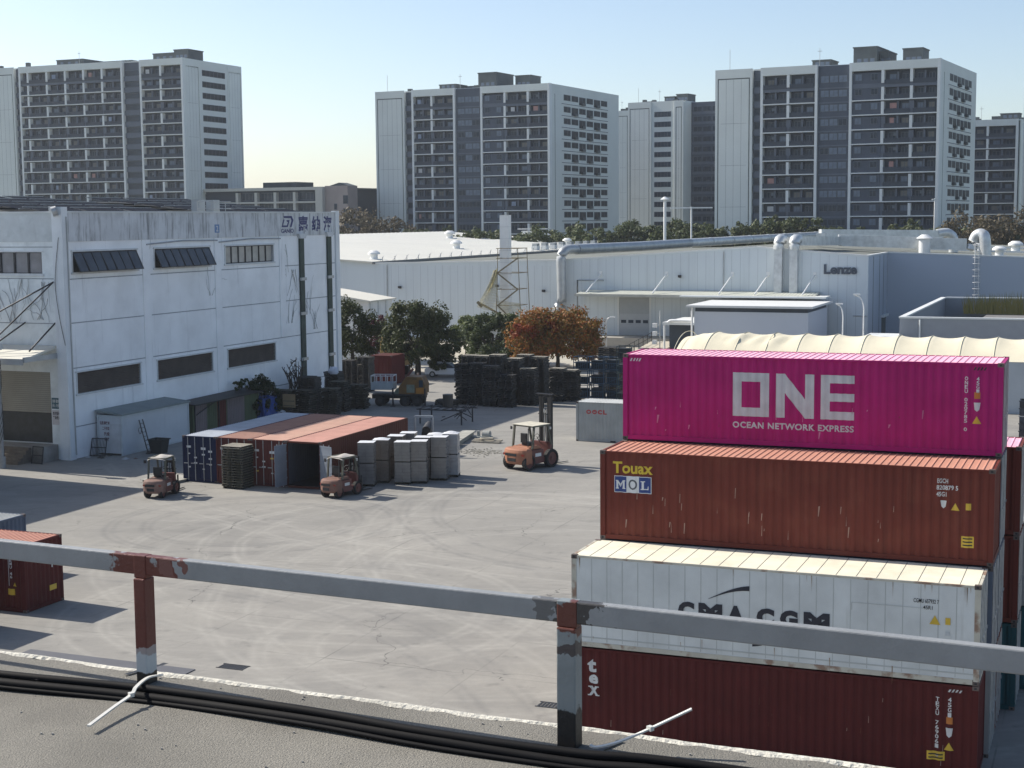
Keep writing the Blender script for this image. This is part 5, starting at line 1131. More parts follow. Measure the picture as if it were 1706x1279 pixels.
    if cover == 'sheet':
        boxp(r, 'guard_cover', mat('dusty_cover', (.50, .47, .38), .8, var=.15, scale=3), -gx - .06, gx + .06, .72 * s, 1.96 * s, HC + .045, HC + .075)
    elif cover == 'rag':
        b = MB(); n = 12
        gr = [[(-gx - .04 + (2 * gx + .08) * i / n, .7 * s + 1.25 * s * j / n, HC + .08 + .025 * math.sin(i * .7 + j * .5) - .12 * (abs(i - n / 2) / (n / 2)) ** 3 - .05 * max(0, (2 - j)) * (.8 + .2 * math.sin(i * .8))) for j in range(n + 1)] for i in range(n + 1)]
        b.add([p for q in gr for p in q], [(i * (n + 1) + j, (i + 1) * (n + 1) + j, (i + 1) * (n + 1) + j + 1, i * (n + 1) + j + 1) for i in range(n) for j in range(n)], 0, True); b.build('guard_cover', mat('pale_canvas', (.40, .375, .34), .9, var=.12, scale=4), r)
    m = MB(); mx = w2 * .52; y0 = LB * .985; tk = .075 + .09 * (W - 1.0)
    for sx in (-1, 1): m.box(min(sx * mx, sx * (mx - tk)), max(sx * mx, sx * (mx - tk)), y0, y0 + .16 * s, .12, HM * mast); m.box(min(sx * (mx - tk - .01), sx * (mx - tk * 1.9)), max(sx * (mx - tk - .01), sx * (mx - tk * 1.9)), y0 + .02, y0 + .14 * s, .15, HM - .001)
    m.box(-mx, mx, y0 + .02, y0 + .12, HM - .16, HM - .02); m.box(-mx, mx, y0 + .02, y0 + .12, HM * .56, HM * .56 + .10); m.box(-mx - .1, mx + .1, y0 + .02, y0 + .09, HM * .72, HM * .72 + .05); m.box(-mx, mx, y0, y0 + .12, .3, .45)
    m.box(-mx - .18 * s, mx + .1 * s, y0 - .02, y0 + .2, HM, HM + .07) if HM > 3 else None; m.build('mast', mat('greasy_black_steel', (.016, .016, .017), .6, .2, var=.3, scale=3), r)
    MB().cyl((-.12, y0 + .06, .3), (-.12, y0 + .06, HM * .8), .045, 8).cyl((.12, y0 + .06, .3), (.12, y0 + .06, HM * .8), .03, 8).build('lift_cylinder', m_galv, r)
    MB().box(-mx - .15, mx + .15, y0 + .17, y0 + .25, .25, .36).box(-mx - .15, mx + .15, y0 + .17, y0 + .25, .62, .72).box(-mx - .15, -mx - .08, y0 + .17, y0 + .25, .36, .62).box(mx + .08, mx + .15, y0 + .17, y0 + .25, .2, 1.05).build('carriage', m_dark, r)
    for sx in (-1, 1):
        MB().box(sx * gx - .07, sx * gx + .07, 1.9 * s, 2.02 * s, HC - .3, HC - .14).build('work_lamp', m_galv, r)
        MB().tube(cr([(sx * .07, y0 - .02, HM * .75), (sx * .1, y0 - .06, HM * .5), (sx * .16, y0 - .05, .8), (sx * .2, 1.95 * s, .6)], 5), .018, 5).build('hydraulic_hose', m_black, r)
        MB().box(sx * .06 - .02, sx * .06 + .02, y0 + .165, y0 + .185, .5, HM * .9).build('lift_chain', m_dark, r)
        x = sx * mx * .75; f = MB().box(x - .06, x + .06, y0 + .26, y0 + .31, .08, .75); f.prism([(y0 + .31, .06), (y0 + .31, .115), (y0 + .31 + fork, .085), (y0 + .31 + fork, .06)], x - .06, x + .06, axis='x'); f.build('fork', m_dark, r)
    for sx in (-1, 1):
        wheel(r, sx * (w2 - .10), 2.0 * s, wr * 1.15, .26 * s, m_redp); wheel(r, sx * (w2 - .16), .48 * s, wr, .22 * s, m_redp)
    return r
def heading(deg): return TH + R(deg)
forklift(G(14.05, -10.75), heading(8), 1.25, 2.45, 2.28, 1.95, label='forklift with dusty pale roof cover at the left, left of the navy container', cover='rag', cw=mat('dusty_pink_orange', (.22, .14, .115), .7, var=.2, scale=3, blot=.7, bcol=(.13, .09, .08), blscale=2.4, spec=.2))
forklift(G(23.75, -7.2), heading(-12), 1.3, 2.5, 2.30, 2.2, label='forklift with a sagging canvas roof in front of the open container', cover='rag')
forklift(G(30.35, 5.6), heading(-22), 2.0, 3.2, 2.80, 4.65, 1.5, label='large orange forklift with a tall raised mast standing alone in the yard', cover='sheet', wr=.52, body=m_redp, cw=mat('worn_orange_paint', (.36, .165, .10), .65, var=.15, scale=1.6, blot=.5, bcol=(.26, .13, .09), blscale=1.6, spec=.2), mast=.97)

# ---------------------------------------------------------------- wooden pallets
m_pblk = mat('darkened_pallet_blocks', (.028, .026, .023), .95, var=.3, scale=4)  # blocks coloured near black so the gaps between boards read dark
def pallet_mesh(name, L, W, m, hh=.145, seed=0, dens=6):
    b = MB(); rg = random.Random(seed); n = dens
    for i in range(n):
        y = -W / 2 + i * (W - .1) / (n - 1); b.box(-L / 2 + rg.uniform(-.01, .01), L / 2 + rg.uniform(-.01, .01), y, y + .1, hh - .024, hh)
    for x in (-L / 2 + .03, -.05, L / 2 - .13): b.box(x, x + .1, -W / 2 + .03, W / 2 - .03, .024, hh - .0245, 1)
    for i in (0, n // 2, n - 1):
        y = -W / 2 + i * (W - .1) / (n - 1); b.box(-L / 2, L / 2, y, y + .1, 0, .0235)
    return b.mesh(name, [m, m_pblk])
m_wood = mat('weathered_pallet_wood', (.135, .125, .09), .9, var=.3, scale=3, rnd=.3, fine=.3, fscale=20)
m_woodd = mat('dark_pallet_wood', (.08, .075, .068), .9, var=.3, scale=3, rnd=.6)
m_woodt = mat('bleached_pallet_wood', (.33, .30, .24), .9, var=.2, scale=3, rnd=.2)
PM = [pallet_mesh('pallet', 1.2, 1.05, m_wood, seed=i) for i in range(3)]; PD = [pallet_mesh('pallet', 1.25, 1.1, m_woodd, seed=i + 5) for i in range(3)]; PT = pallet_mesh('pallet', 1.2, 1.05, m_woodt, seed=9)
def pile(a, b, n, label, group, meshes, h_=.147, jit=.04, rot=0.0, z=0.0, sx=1.0, sy=1.0, top=None, cat='pallet'):
    for k in range(n):
        me = top if (top and k == n - 1) else random.choice(meshes)
        p = G(a + random.uniform(-jit, jit), b + random.uniform(-jit, jit), z + k * h_)
        o = link('pallet', me, None, p, (0, 0, TH + rot + random.uniform(-.03, .03)), (sx, sy, 1)); tag(o, label, cat, group)
random.seed(31)
pile(16.75, -5.55, 17, 'weathered wooden pallet in the single tall stack before the side by side containers', 'pallets stacked before the containers', PM, .155, .05, 0, top=PT, sx=1.22, sy=1.25)
# tall dark piles by the orange tree: front columns as single pallets, what stands behind them as one mass
hidden = MB()
def hidden_pile(a, b, n, rot=0.0, h_=.15, L=1.3, W=1.15):
    for k in range(n):
        c = G(a + random.uniform(-.05, .05), b + random.uniform(-.05, .05), k * h_); an = TH + rot + random.uniform(-.03, .03); ux = Vector((math.cos(an), math.sin(an), 0)); uy = Vector((-math.sin(an), math.cos(an), 0))
        for t in range(5): y = -W / 2 + .05 + t * (W - .1) / 4; hidden.bar(c + ux * (-L / 2) + uy * y + Vector((0, 0, h_ - .02)), c + ux * (L / 2) + uy * y + Vector((0, 0, h_ - .02)), .11, .025)
        for t in (-1, 0, 1): hidden.bar(c + ux * (t * (L / 2 - .06)) - uy * (W / 2) + Vector((0, 0, .06)), c + ux * (t * (L / 2 - .06)) + uy * (W / 2) + Vector((0, 0, .06)), .1, .1)
cols_ = [(13.1, 37.6, 24, .0, 'leftmost'), (14.55, 37.3, 25, .1, 'second from left'), (16.0, 36.9, 24, 0, 'third from left'), (17.5, 36.8, 19, .02, 'fourth from left, lower'), (18.9, 38.6, 22, .05, 'set back fifth'), (20.2, 42.2, 20, 0, 'rear right, left hand'), (21.4, 42.6, 19, .05, 'rear right, right hand')]
for a, b, n, rt, w_ in cols_: pile(a, b, n, 'dark pallet in the ' + w_ + ' column of the big pile', 'pallets of the big dark pile', PD, .148, .10, rt, sx=1.08, sy=1.0, top=PT if b > 38 else None)
for a, b, n in ((13.0, 39.2, 27), (14.4, 39.0, 27), (15.9, 38.7, 28), (17.4, 39.0, 26), (17.6, 41.0, 27), (19.0, 41.0, 26), (-1.4, 43.5, 20), (.2, 43.9, 22), (-3.0, 44.0, 19), (3.2, 32.0, 21), (1.6, 30.2, 19), (3.0, 28.4, 20)): hidden_pile(a, b, n)
for k in range(6):
    a, b = ((13.0, 39.2), (14.4, 39.0), (15.9, 38.7), (17.4, 39.0), (17.6, 41.0), (19.0, 41.0))[k]; o = link('pallet', PT, None, G(a, b, (27, 27, 28, 26, 27, 26)[k] * .15 + .01), (0, 0, TH), (1.1, 1.1, 1)); tag(o, 'bleached pallet topping the ' + ('first', 'second', 'third', 'fourth', 'fifth', 'sixth')[k] + ' rear column of the big pile', 'pallet', 'bleached top pallets of the big pile')
hidden.build('pallet_mass', m_woodd, kind='stuff')
pile(12.3, 35.6, 4, 'dark pallet in the low stack at the left foot of the big pile', 'pallets in the low stack', PD, .15, .04, .1, sx=1.5)
m_mix = [pallet_mesh('pallet', 1.3, 1.1, mat('murky_pallet_wood', (.085, .078, .058), .9, var=.3, scale=2, rnd=.35), seed=40 + i) for i in range(2)]
for a, b, n, rt, w_ in ((2.3, 25.0, 15, .1, 'leftmost'), (3.9, 25.6, 15, -.1, 'second'), (5.4, 27.2, 15, .2, 'third'), (4.9, 29.8, 17, .1, 'fourth'), (5.6, 32.0, 14, .15, 'rightmost')):
    pile(a, b, n, 'murky wooden pallet in the ' + w_ + ' of the untidy piles against the warehouse wall', 'pallets piled against the warehouse', m_mix, .15, .14, rt, 0, sx=1.2, sy=1.1)
MB().box(-.55, .55, -.05, .05, 0, 1.1).box(-.5, .5, -.06, -.051, .1, .16, 1).box(-.5, .5, -.06, -.051, .5, .56, 1).build('timber_crate_panel', [mat('fresh_plywood', (.28, .20, .11), .8, var=.1), m_wood], loc=G(3.2, 24.2, .9), rz=TH + .1, label='fresh yellowish plywood panel on the murky pallet pile', cat='plywood panel')
# ---------------------------------------------------------------- wrapped goods
m_film = mat('stretch_film_grey', (.175, .17, .165), .16, spec=1.0, var=.15, scale=2.5, streak=.5, scol=(.20, .19, .18), sscale=(1.5, 1.5, 3), sthr=(.45, .7), rnd=.12, bump=.4, bscale=9)
m_filmt = mat('stretch_film_top', (.66, .66, .66), .4, var=.08, scale=3, bump=.3, bscale=8)
m_filmb = mat('stretch_film_brownish', (.15, .125, .105), .35, var=.2, scale=2, streak=.5, scol=(.14, .11, .09), sscale=(1.5, 1.5, 3), sthr=(.45, .7), bump=.4, bscale=9)
def goods(a, b, h_, label, fm=None, wx=.98, wy=.92, rot=0.0, dome=0):
    r = empty('wrapped_pallet', G(a, b), TH + rot, label, 'wrapped pallet', 'wrapped pallet towers'); fm = fm or m_film
    link('pallet_base', PM[0], r, (0, 0, 0), scale=(.86, .92, 1))
    z0 = .15; mid = z0 + (h_ - .15) * .5
    rg = random.Random(int(a * 100)); n = 7
    for k, (za, zb) in enumerate(((z0, mid - .015), (mid + .05, h_))):
        bb = MB(); n = 6
        bb.box(-wx / 2 + .05, wx / 2 - .05, -wy / 2 + .05, wy / 2 - .05, za, zb, 0)
        for i in range(n):
            q0, q1 = za + (zb - za) * i / n, za + (zb - za) * (i + 1) / n - .016
            for cx in range(2):
                for cy in range(2):
                    dx, dy = rg.uniform(-.018, .018), rg.uniform(-.018, .018); xa = -wx / 2 + cx * wx / 2 + .006; ya = -wy / 2 + cy * wy / 2 + .006
                    bb.box(xa + dx, xa + wx / 2 - .012 + dx, ya + dy, ya + wy / 2 - .012 + dy, q0, q1, 0)
        o = bb.build('lower_block' if k == 0 else 'upper_block', fm, r)
    link('middle_pallet', PM[1], r, (0, 0, mid - .015), scale=(.78, .84, .42))
    bb = MB(); nn = 6
    gr = [[(-wx / 2 - .015 + (wx + .03) * i / nn, -wy / 2 - .015 + (wy + .03) * j / nn, h_ + .004 + rg.uniform(0, .008) + dome * math.sin(math.pi * i / nn) * math.sin(math.pi * j / nn) - (.004 if i in (0, nn) or j in (0, nn) else 0)) for j in range(nn + 1)] for i in range(nn + 1)]
    bb.add([p for q in gr for p in q], [(i * (nn + 1) + j, (i + 1) * (nn + 1) + j, (i + 1) * (nn + 1) + j + 1, i * (nn + 1) + j + 1) for i in range(nn) for j in range(nn)]); bb.build('film_top', m_filmt, r)
    return r
G_ = [(23.95, -2.35, 2.70, 'wrapped grey goods tower nearest the canvas roofed forklift', None, 0), (24.25, -.95, 2.68, 'wrapped brownish goods tower just behind the one at the canvas roofed forklift', m_filmb, .1), (24.45, .75, 2.7, 'wrapped goods tower with a brown side, third along the container side', m_filmb, 0), (24.6, 2.2, 2.7, 'wrapped goods tower farthest back along the container side', None, 0),
      (25.75, -.95, 2.62, 'wrapped goods tower at the left front of the right hand group', None, 0), (26.55, -.35, 2.62, 'wrapped goods tower at the middle front of the right hand group', None, 0), (26.2, 1.0, 2.66, 'wrapped goods tower behind the left front one of the right hand group', None, 0), (27.3, 1.05, 2.72, 'wrapped goods tower at the right front of the right hand group', None, 0),
      (26.45, 2.35, 2.66, 'domed wrapped goods tower at the left rear of the right hand group', None, .1), (27.45, 2.45, 2.74, 'domed pale wrapped goods tower at the right rear of the group', mat('stretch_film_pale', (.34, .34, .345), .35, var=.1, scale=2.5, bump=.3, bscale=9), .14)]
for a, b, h_, lab, fm, dm in G_: goods(a, b, h_, lab, fm, dome=dm, rot=random.uniform(.2, .32))
# ---------------------------------------------------------------- site cabin, ladder, bin, grating, boards, scraps
m_cab = mat('cabin_white', (.55, .58, .60), .6, var=.06, scale=.6, streak=.4, scol=(.4, .41, .42), sscale=(1.5, 1.5, .2))
CB = empty('site_cabin', G(.15, 2.75), TH, 'white site cabin with red lettering against the warehouse wall', 'site cabin')
boxp(CB, 'wall', m_cab, .15, 2.1, .0, 8.2, .12, 2.78); MB().prism([(0.0, 3.02), (2.25, 2.80), (2.25, 2.92), (0.0, 3.14)], -.12, 8.32).build('roof', mat('cabin_roof', (.20, .235, .235), .6, var=.1, scale=1), CB)
MB().box(.1, 2.16, -.05, .05, 2.68, 2.80).box(2.05, 2.16, -.05, .06, .1, 2.68).box(.09, .2, -.05, .05, .1, 2.68).box(2.08, 2.17, .06, 8.22, 2.66, 2.80).box(2.06, 2.16, 8.12, 8.23, .1, 2.66).box(2.05, 2.17, -.05, 8.25, 0, .119).build('frame', mat('cabin_trim', (.50, .54, .55), .6), CB)
boxp(CB, 'door', mat('cabin_door', (.52, .53, .54), .6), 1.15, 2.0, -.04, -.002, .13, 2.2)
b_ = MB()
for i, (s, x0_, x1_) in enumerate((('钻匙镶换单', .3, 1.12), ('二手货架', .5, 1.08), ('托盘', .62, 1.08), ('回收', .66, 1.05))): p, f = glyphs(x0_, x1_, 2.12 - i * .38, 2.38 - i * .38, s, .02); b_.add([(x, -.006, z) for x, z in p], f)
b_.build('lettering', mat('maroon_lettering', (.12, .03, .045), .6), CB)
LD = empty('ladder', G(2.55, 4.55), TH, 'dark steel ladder leaning on the white site cabin', 'ladder'); b_ = MB()
for y in (0, .42): b_.bar((.55, y, 0), (-.12, y, 2.3), .05, .06)
b_.build('stile', m_dark, LD)
for k in range(7): t = .1 + k * .13; MB().cyl((.55 - .67 * t, 0, 2.3 * t), (.55 - .67 * t, .42, 2.3 * t), .02, 6).build('rung', m_dark, LD)
MB().tube([(.1 + .12 * math.cos(t), -.1 + .03 * math.sin(2 * t), 1.55 + .22 * math.sin(t)) for t in [k * .45 for k in range(29)]], .02, 5).build('cable_coil', m_black, label='coil of cable hanging on the ladder', cat='cable', loc=G(2.5, 4.5), rz=TH)
BN = empty('waste_bin', G(4.0, 4.6), TH, 'dark open waste bin beside the leaning ladder', 'waste bin'); b_ = MB()
for k, (z0, z1, w0, w1) in enumerate(((0, 1.0, .42, .56),)):
    b_.add([(sx * w0, sy * w0 * .9, z0) for sx, sy in ((-1, -1), (1, -1), (1, 1), (-1, 1))] + [(sx * w1, sy * w1 * .9, z1) for sx, sy in ((-1, -1), (1, -1), (1, 1), (-1, 1))], [(0, 1, 5, 4), (1, 2, 6, 5), (2, 3, 7, 6), (3, 0, 4, 7), (3, 2, 1, 0)])
b_.build('tub', mat('bin_plastic', (.025, .03, .03), .6, var=.2), BN); MB().box(-.62, .62, -.56, -.48, .95, 1.03).box(-.62, .62, .48, .56, .95, 1.03).box(-.62, -.54, -.48, .48, .95, 1.03).box(.54, .62, -.48, .48, .95, 1.03).build('rim', MATS['bin_plastic'], BN)
def grating(a, b, w_, h_, label, tilt=.25, rot=0.0):
    r = empty('steel_grating', G(a, b), TH + rot, label, 'steel grating'); q = MB()
    q.bar((-w_ / 2, 0, 0), (-w_ / 2, tilt, h_), .05, .05).bar((w_ / 2, 0, 0), (w_ / 2, tilt, h_), .05, .05).bar((-w_ / 2, tilt, h_), (w_ / 2, tilt, h_), .06, .06).bar((-w_ / 2, tilt * .5, h_ * .5), (w_ / 2, tilt * .5, h_ * .5), .05, .05).bar((-w_ / 2, .02, .05), (w_ / 2, .02, .05), .05, .05); q.build('frame', m_dark, r)
    for i in range(1, 10): x = -w_ / 2 + i * w_ / 10; MB().bar((x, .02, .05), (x, tilt, h_), .022, .022).build('grating_bar', m_dark, r)
grating(.75, 1.95, 1.15, 1.2, 'dark steel grating leaning on the lettered end of the site cabin', .35, .1); grating(-1.1, -2.2, .95, 1.15, 'steel grating standing by the warehouse corner pillar', .2, -.1)
random.seed(8)
for i in range(14):
    a, b = random.uniform(-.6, 4.2), random.uniform(1.2, 2.6) if i < 8 else random.uniform(3.2, 4.6)
    s = random.uniform(.12, .34); q = MB(); base = [(s * random.uniform(.6, 1.2) * math.cos(t), s * random.uniform(.6, 1.2) * math.sin(t), 0) for t in [k * math.pi / 3.5 for k in range(7)]]
    q.add(base + [(0.02, 0, s * random.uniform(.3, .7))], [(k, (k + 1) % 7, 7) for k in range(7)])
    q.build('rubbish', (mat('rubbish_pale', (.4, .4, .4), .8), mat('rubbish_dark', (.05, .045, .04), .9), mat('rubbish_brown', (.16, .10, .08), .9))[i % 3], loc=G(a, b, .003), label='crumpled rubbish on the ground around the foot of the site cabin', cat='rubbish', group='rubbish by the cabin')
# old containers turned sheds behind the cabin
m_green = STEEL('old_green_paint', (.10, .125, .075), streak=.6, scol=(.07, .05, .04)); m_oldp = STEEL('old_pinkish_paint', (.20, .165, .165), streak=.6, scol=(.08, .06, .06))
SD = empty('lean_to_store', G(.25, 12.6), TH, 'old green and brown lean-to store with a flat sagging roof behind the site cabin', 'store')
boxp(SD, 'wall', m_green, .1, 1.3, 0, 9.6, 0, 2.35); MB().add([(0, -.4, 2.5), (1.9, -.5, 2.38), (1.9, 9.8, 2.42), (0, 9.8, 2.6), (0, -.4, 2.58), (1.9, -.5, 2.46), (1.9, 9.8, 2.5), (0, 9.8, 2.68)], [(0, 1, 2, 3), (7, 6, 5, 4), (0, 4, 5, 1), (1, 5, 6, 2), (2, 6, 7, 3), (3, 7, 4, 0)]).build('roof', m_dark, SD)
for i, (y0, y1, m_) in enumerate(((.2, 1.9, m_oldp), (2.2, 3.3, m_green), (3.4, 4.7, m_brown1), (4.8, 7.4, m_oldp), (7.5, 9.4, m_green))):
    b_ = MB()
    for k in range(int((y1 - y0) / .12)): b_.box(1.301, 1.34 if k % 2 else 1.325, y0 + k * .12, y0 + k * .12 + .115, .05, 2.3)
    b_.build('wall_panel', m_, SD)
MB().bar((1.7, -.3, 0), (1.7, -.3, 2.4), .08).bar((1.7, 3.0, 0), (1.7, 3.0, 2.4), .08).bar((1.5, .2, 1.6), (1.6, 3.0, 2.45), .06).build('post', m_dark, SD)
TP = empty('blue_tarpaulin', G(1.5, 23.0), TH, 'crumpled blue tarpaulin hung over goods beside the lean-to store', 'tarpaulin'); 
bm = bmesh.new(); bmesh.ops.create_cube(bm, size=1.0); bmesh.ops.scale(bm, vec=(1.35, 2.1, 1.9), verts=bm.verts); bmesh.ops.translate(bm, vec=(0, 0, .98), verts=bm.verts)
bmesh.ops.delete(bm, geom=[f for f in bm.faces if f.normal.z < -.5], context='FACES'); bmesh.ops.subdivide_edges(bm, edges=bm.edges[:], cuts=9, use_grid_fill=True); rg = random.Random(6)
for v in bm.verts:
    t = v.co.z / 1.93; k = .10 * math.sin(v.co.y * 7 + v.co.x * 5) * (1.15 - t) + rg.uniform(-.025, .025)
    v.co.x += (k + .10 * (1 - t)) * v.co.x / .675; v.co.y += (.07 * math.sin(v.co.x * 9 + v.co.z * 2) + .06 * (1 - t)) * v.co.y / 1.05; v.co.z += -.12 * abs(math.sin(v.co.y * 2.3)) * t + rg.uniform(-.015, .015)
me = bpy.data.meshes.new('sheet'); bm.to_mesh(me); bm.free(); me.materials.append(mat('blue_tarp', (.03, .075, .28), .5, var=.2, scale=3)); link('sheet', me, TP)
boxp(TP, 'covered_goods', m_dark, -.45, .45, -.8, .8, 0, 1.3)
def sack(a, b, z, s, label, col=(.5, .52, .56)):
    q = MB(); rg = random.Random(int(a * 77 + b)); n, k = 8, 5; vs = []
    for i in range(k + 1):
        t = i / k; 
        for j in range(n): r_ = s * (.55 + .45 * math.sin(math.pi * (t * .8 + .15))) * rg.uniform(.8, 1.15); vs.append((r_ * math.cos(2 * math.pi * j / n), r_ * .8 * math.sin(2 * math.pi * j / n), s * 1.3 * t + rg.uniform(-.03, .03)))
    q.add(vs, [(i * n + j, i * n + (j + 1) % n, (i + 1) * n + (j + 1) % n, (i + 1) * n + j) for i in range(k) for j in range(n)] + [tuple(range(k * n, k * n + n))], 0, True); q.build('plastic_sack', mat('sack_%d' % int(col[0] * 100), col, .6, var=.15, scale=4), loc=G(a, b, z), rz=TH, label=label, cat='sack')
sack(2.4, 24.2, 0, .5, 'white plastic sack beside the blue tarpaulin'); sack(3.7, 31.0, 3.0, .5, 'white plastic sheet bundle on top of the murky pallet pile', (.55, .58, .66))
# plate, beam, debris in the sun
MB().box(-1.2, 1.2, -1.3, 1.3, .14, .17).box(-1.1, -1.0, -1.2, 1.2, 0, .139).box(1.0, 1.1, -1.2, 1.2, 0, .139).build('steel_plate', mat('dusty_steel_plate', (.34, .33, .29), .8, var=.15, scale=1), loc=G(11.3, -4.9), rz=TH - .2, label='dusty steel plate lying on the ground between the left forklift and the navy container', cat='steel plate')
BM_ = MB(); 
for k in range(2): BM_.box(-.35, .35, k * 4.6, k * 4.6 + 4.4, 0, .32); BM_.box(-.5, .5, k * 4.6, k * 4.6 + 4.4, .321, .38)
BM_.build('steel_beam', mat('dusty_beam', (.33, .325, .285), .85, var=.2, scale=1.2), loc=G(23.0, 10.8), rz=TH + .19, label='long dusty steel beam lying on the ground behind the wrapped goods', cat='beam')
b_ = MB()
for k in range(3): b_.box(-1.1, 1.1, -.35 + k * .26, -.15 + k * .26, .02 + k * .05, .12 + k * .05)
b_.tube([(.5 * math.cos(t), .3 * math.sin(t), .3) for t in [k * .5 for k in range(13)]], .06, 6); b_.build('scrap_timber', m_woodt, loc=G(24.0, 16.6), rz=TH, label='scrap timbers and a hose coil lying in the sun beyond the wrapped goods', cat='scrap')
b_ = MB().cyl((0, 0, 0), (0, 0, .5), .14, 10).cyl((.35, .1, .25), (.9, .1, .25), .28, 12).box(-.5, 1.0, -.3, .4, 0, .1); b_.build('pump', mat('dusty_machine', (.32, .33, .31), .7, var=.2, scale=3), loc=G(22.4, 18.8), rz=TH, label='small dusty pump at the far end of the steel beam', cat='pump')
# trestle of dark steel scrap behind the open container
SR = empty('steel_rack', G(14.9, 24.6), TH, 'dark steel rack with a drum on top behind the rust red open container', 'rack'); b_ = MB()
for x in (0, 3.6):
    for y in (0, 2.2): b_.bar((x, y, 0), (x, y, 1.15), .09)
for y in (0, 2.2): b_.bar((-.3, y, 1.15), (4.0, y, 1.15), .10)
for i in range(6): b_.bar((i * .7, -.2, 1.22), (i * .7, 2.4, 1.22), .07)
b_.build('frame', m_dark, SR); MB().cyl((2.0, 1, 1.27), (2.0, 1, 2.3), .42, 14).build('drum', mat('drum_dark', (.04, .035, .03), .6, var=.2), SR)
b_ = MB(); rg = random.Random(4)
for i in range(7): b_.cyl((rg.uniform(2, 4), rg.uniform(-1.5, 1.5), rg.uniform(.1, 1.8)), (rg.uniform(2.4, 4.8), rg.uniform(-1.5, 1.5), rg.uniform(.1, 1.9)), .04, 5)
b_.build('scrap_bars', m_dark, SR)
PF = empty('post_frame', G(21.6, 9.5), TH, 'grey steel door frame standing at the far corner of the open container', 'frame'); MB().bar((0, 0, 0), (0, 0, 2.7), .12).bar((1.2, .3, 0), (1.2, .3, 2.7), .1).bar((0, 0, 2.7), (1.2, .3, 2.7), .14).build('frame', m_sduct, PF)
b_ = MB()
for i in range(6): b_.cyl((.55 + .05 * i, .1, .5 + i * .25), (.6, .6 + .1 * i, .5 + i * .3), .3, 10)
b_.build('hose_coils', m_dark, PF)
# blue and dark stillages
def stillage(a, b, z, m_, label, group, w_=1.3, d_=1.1, h_=1.25, rot=0.0, bars=5):
    r = empty('stillage', G(a, b, z), TH + rot, label, 'stillage', group); q = MB()
    for x in (-w_ / 2, w_ / 2):
        for y in (-d_ / 2, d_ / 2): q.bar((x, y, 0), (x, y, h_), .06)
    for zz in (.12, h_ * .55, h_ - .03):
        for y in (-d_ / 2, d_ / 2): q.bar((-w_ / 2, y, zz), (w_ / 2, y, zz), .05)
        for x in (-w_ / 2, w_ / 2): q.bar((x, -d_ / 2, zz), (x, d_ / 2, zz), .05)
    q.build('frame', m_, r); q = MB()
    for i in range(1, bars + 1): x = -w_ / 2 + i * w_ / (bars + 1); q.bar((x, -d_ / 2, .12), (x, -d_ / 2, h_ * .55), .03)
    q.bar((-w_ / 2, -d_ / 2, .12), (w_ / 2, -d_ / 2, h_ * .55), .03); q.box(-w_ / 2 + .03, w_ / 2 - .03, -d_ / 2 + .03, d_ / 2 - .03, .1, .14); q.build('mesh_side', m_, r)
    MB().box(-w_ * .42, w_ * .42, -d_ * .36, d_ * .42, .15, h_ * random.uniform(.45, .85)).build('contents', mat('murky_contents', (.018, .026, .034), .7, var=.4, scale=4, rnd=.4), r)
m_sblue = mat('blue_stillage_paint', (.02, .06, .11), .55, var=.25, scale=2, rnd=.2); m_steal = mat('dark_teal_stillage_paint', (.03, .055, .06), .6, var=.3, scale=2, rnd=.3)
random.seed(12)
for i in range(3):
    for k in range(3): stillage(21.6 + i * 1.45, 45.0 + .1 * i, k * 1.28, m_sblue, ('blue steel stillage on the ground', 'blue steel stillage at mid height', 'blue steel stillage at the top')[k] + ' of the blue column ' + ('nearest the dark pallets', 'between the other two blue columns', 'farthest from the dark pallets')[i], 'blue stillages', rot=random.uniform(-.06, .06))
for i in range(4):
    for k in range(3 if i else 4): stillage(25.9 + i * 1.45, 44.4 + random.uniform(-.3, .3), k * 1.22, m_steal, 'dark teal steel stillage among the stacks right of the blue ones', 'dark teal stillages', rot=random.uniform(-.08, .08))
for k in range(12): o = link('pallet', PD[k % 3], None, G(22.9, 49.6, 3.2 + k * .2 - 3.2 + 1.9), (0, 0, TH), (1.9, 1.2, 1.1)); tag(o, 'dark plank pallet in the column behind the stillages', 'pallet', 'pallets behind the stillages')
for k in range(10): o = link('pallet', PD[k % 3], None, G(22.9, 49.6, k * .19), (0, 0, TH), (1.9, 1.2, 1.1)); tag(o, 'dark plank pallet in the column behind the stillages', 'pallet', 'pallets behind the stillages')
# black crates on the right hand container
m_crate = mat('black_crate', (.03, .035, .045), .45, var=.3, scale=3, rnd=.3)
for i in range(4):
    for k in range(6):
        r = empty('plastic_crate', G(61.9 + i * 1.25, 7.5, 2.9 + k * .44), TH, 'black plastic crate stacked on the rust brown container at the right edge', 'crate', 'black crates on the right container')
        MB().box(-.58, .58, -.5, .5, 0, .05).box(-.58, -.54, -.5, .5, .05, .40).box(.54, .58, -.5, .5, .05, .40).box(-.54, .54, -.5, -.46, .05, .40).box(-.54, .54, .46, .5, .05, .40).build('tub', m_crate, r); MB().box(-.62, .62, -.54, -.505, .36, .42).box(-.62, .62, .505, .54, .36, .42).build('rim', m_sduct if (i + k) % 3 == 0 else m_crate, r)
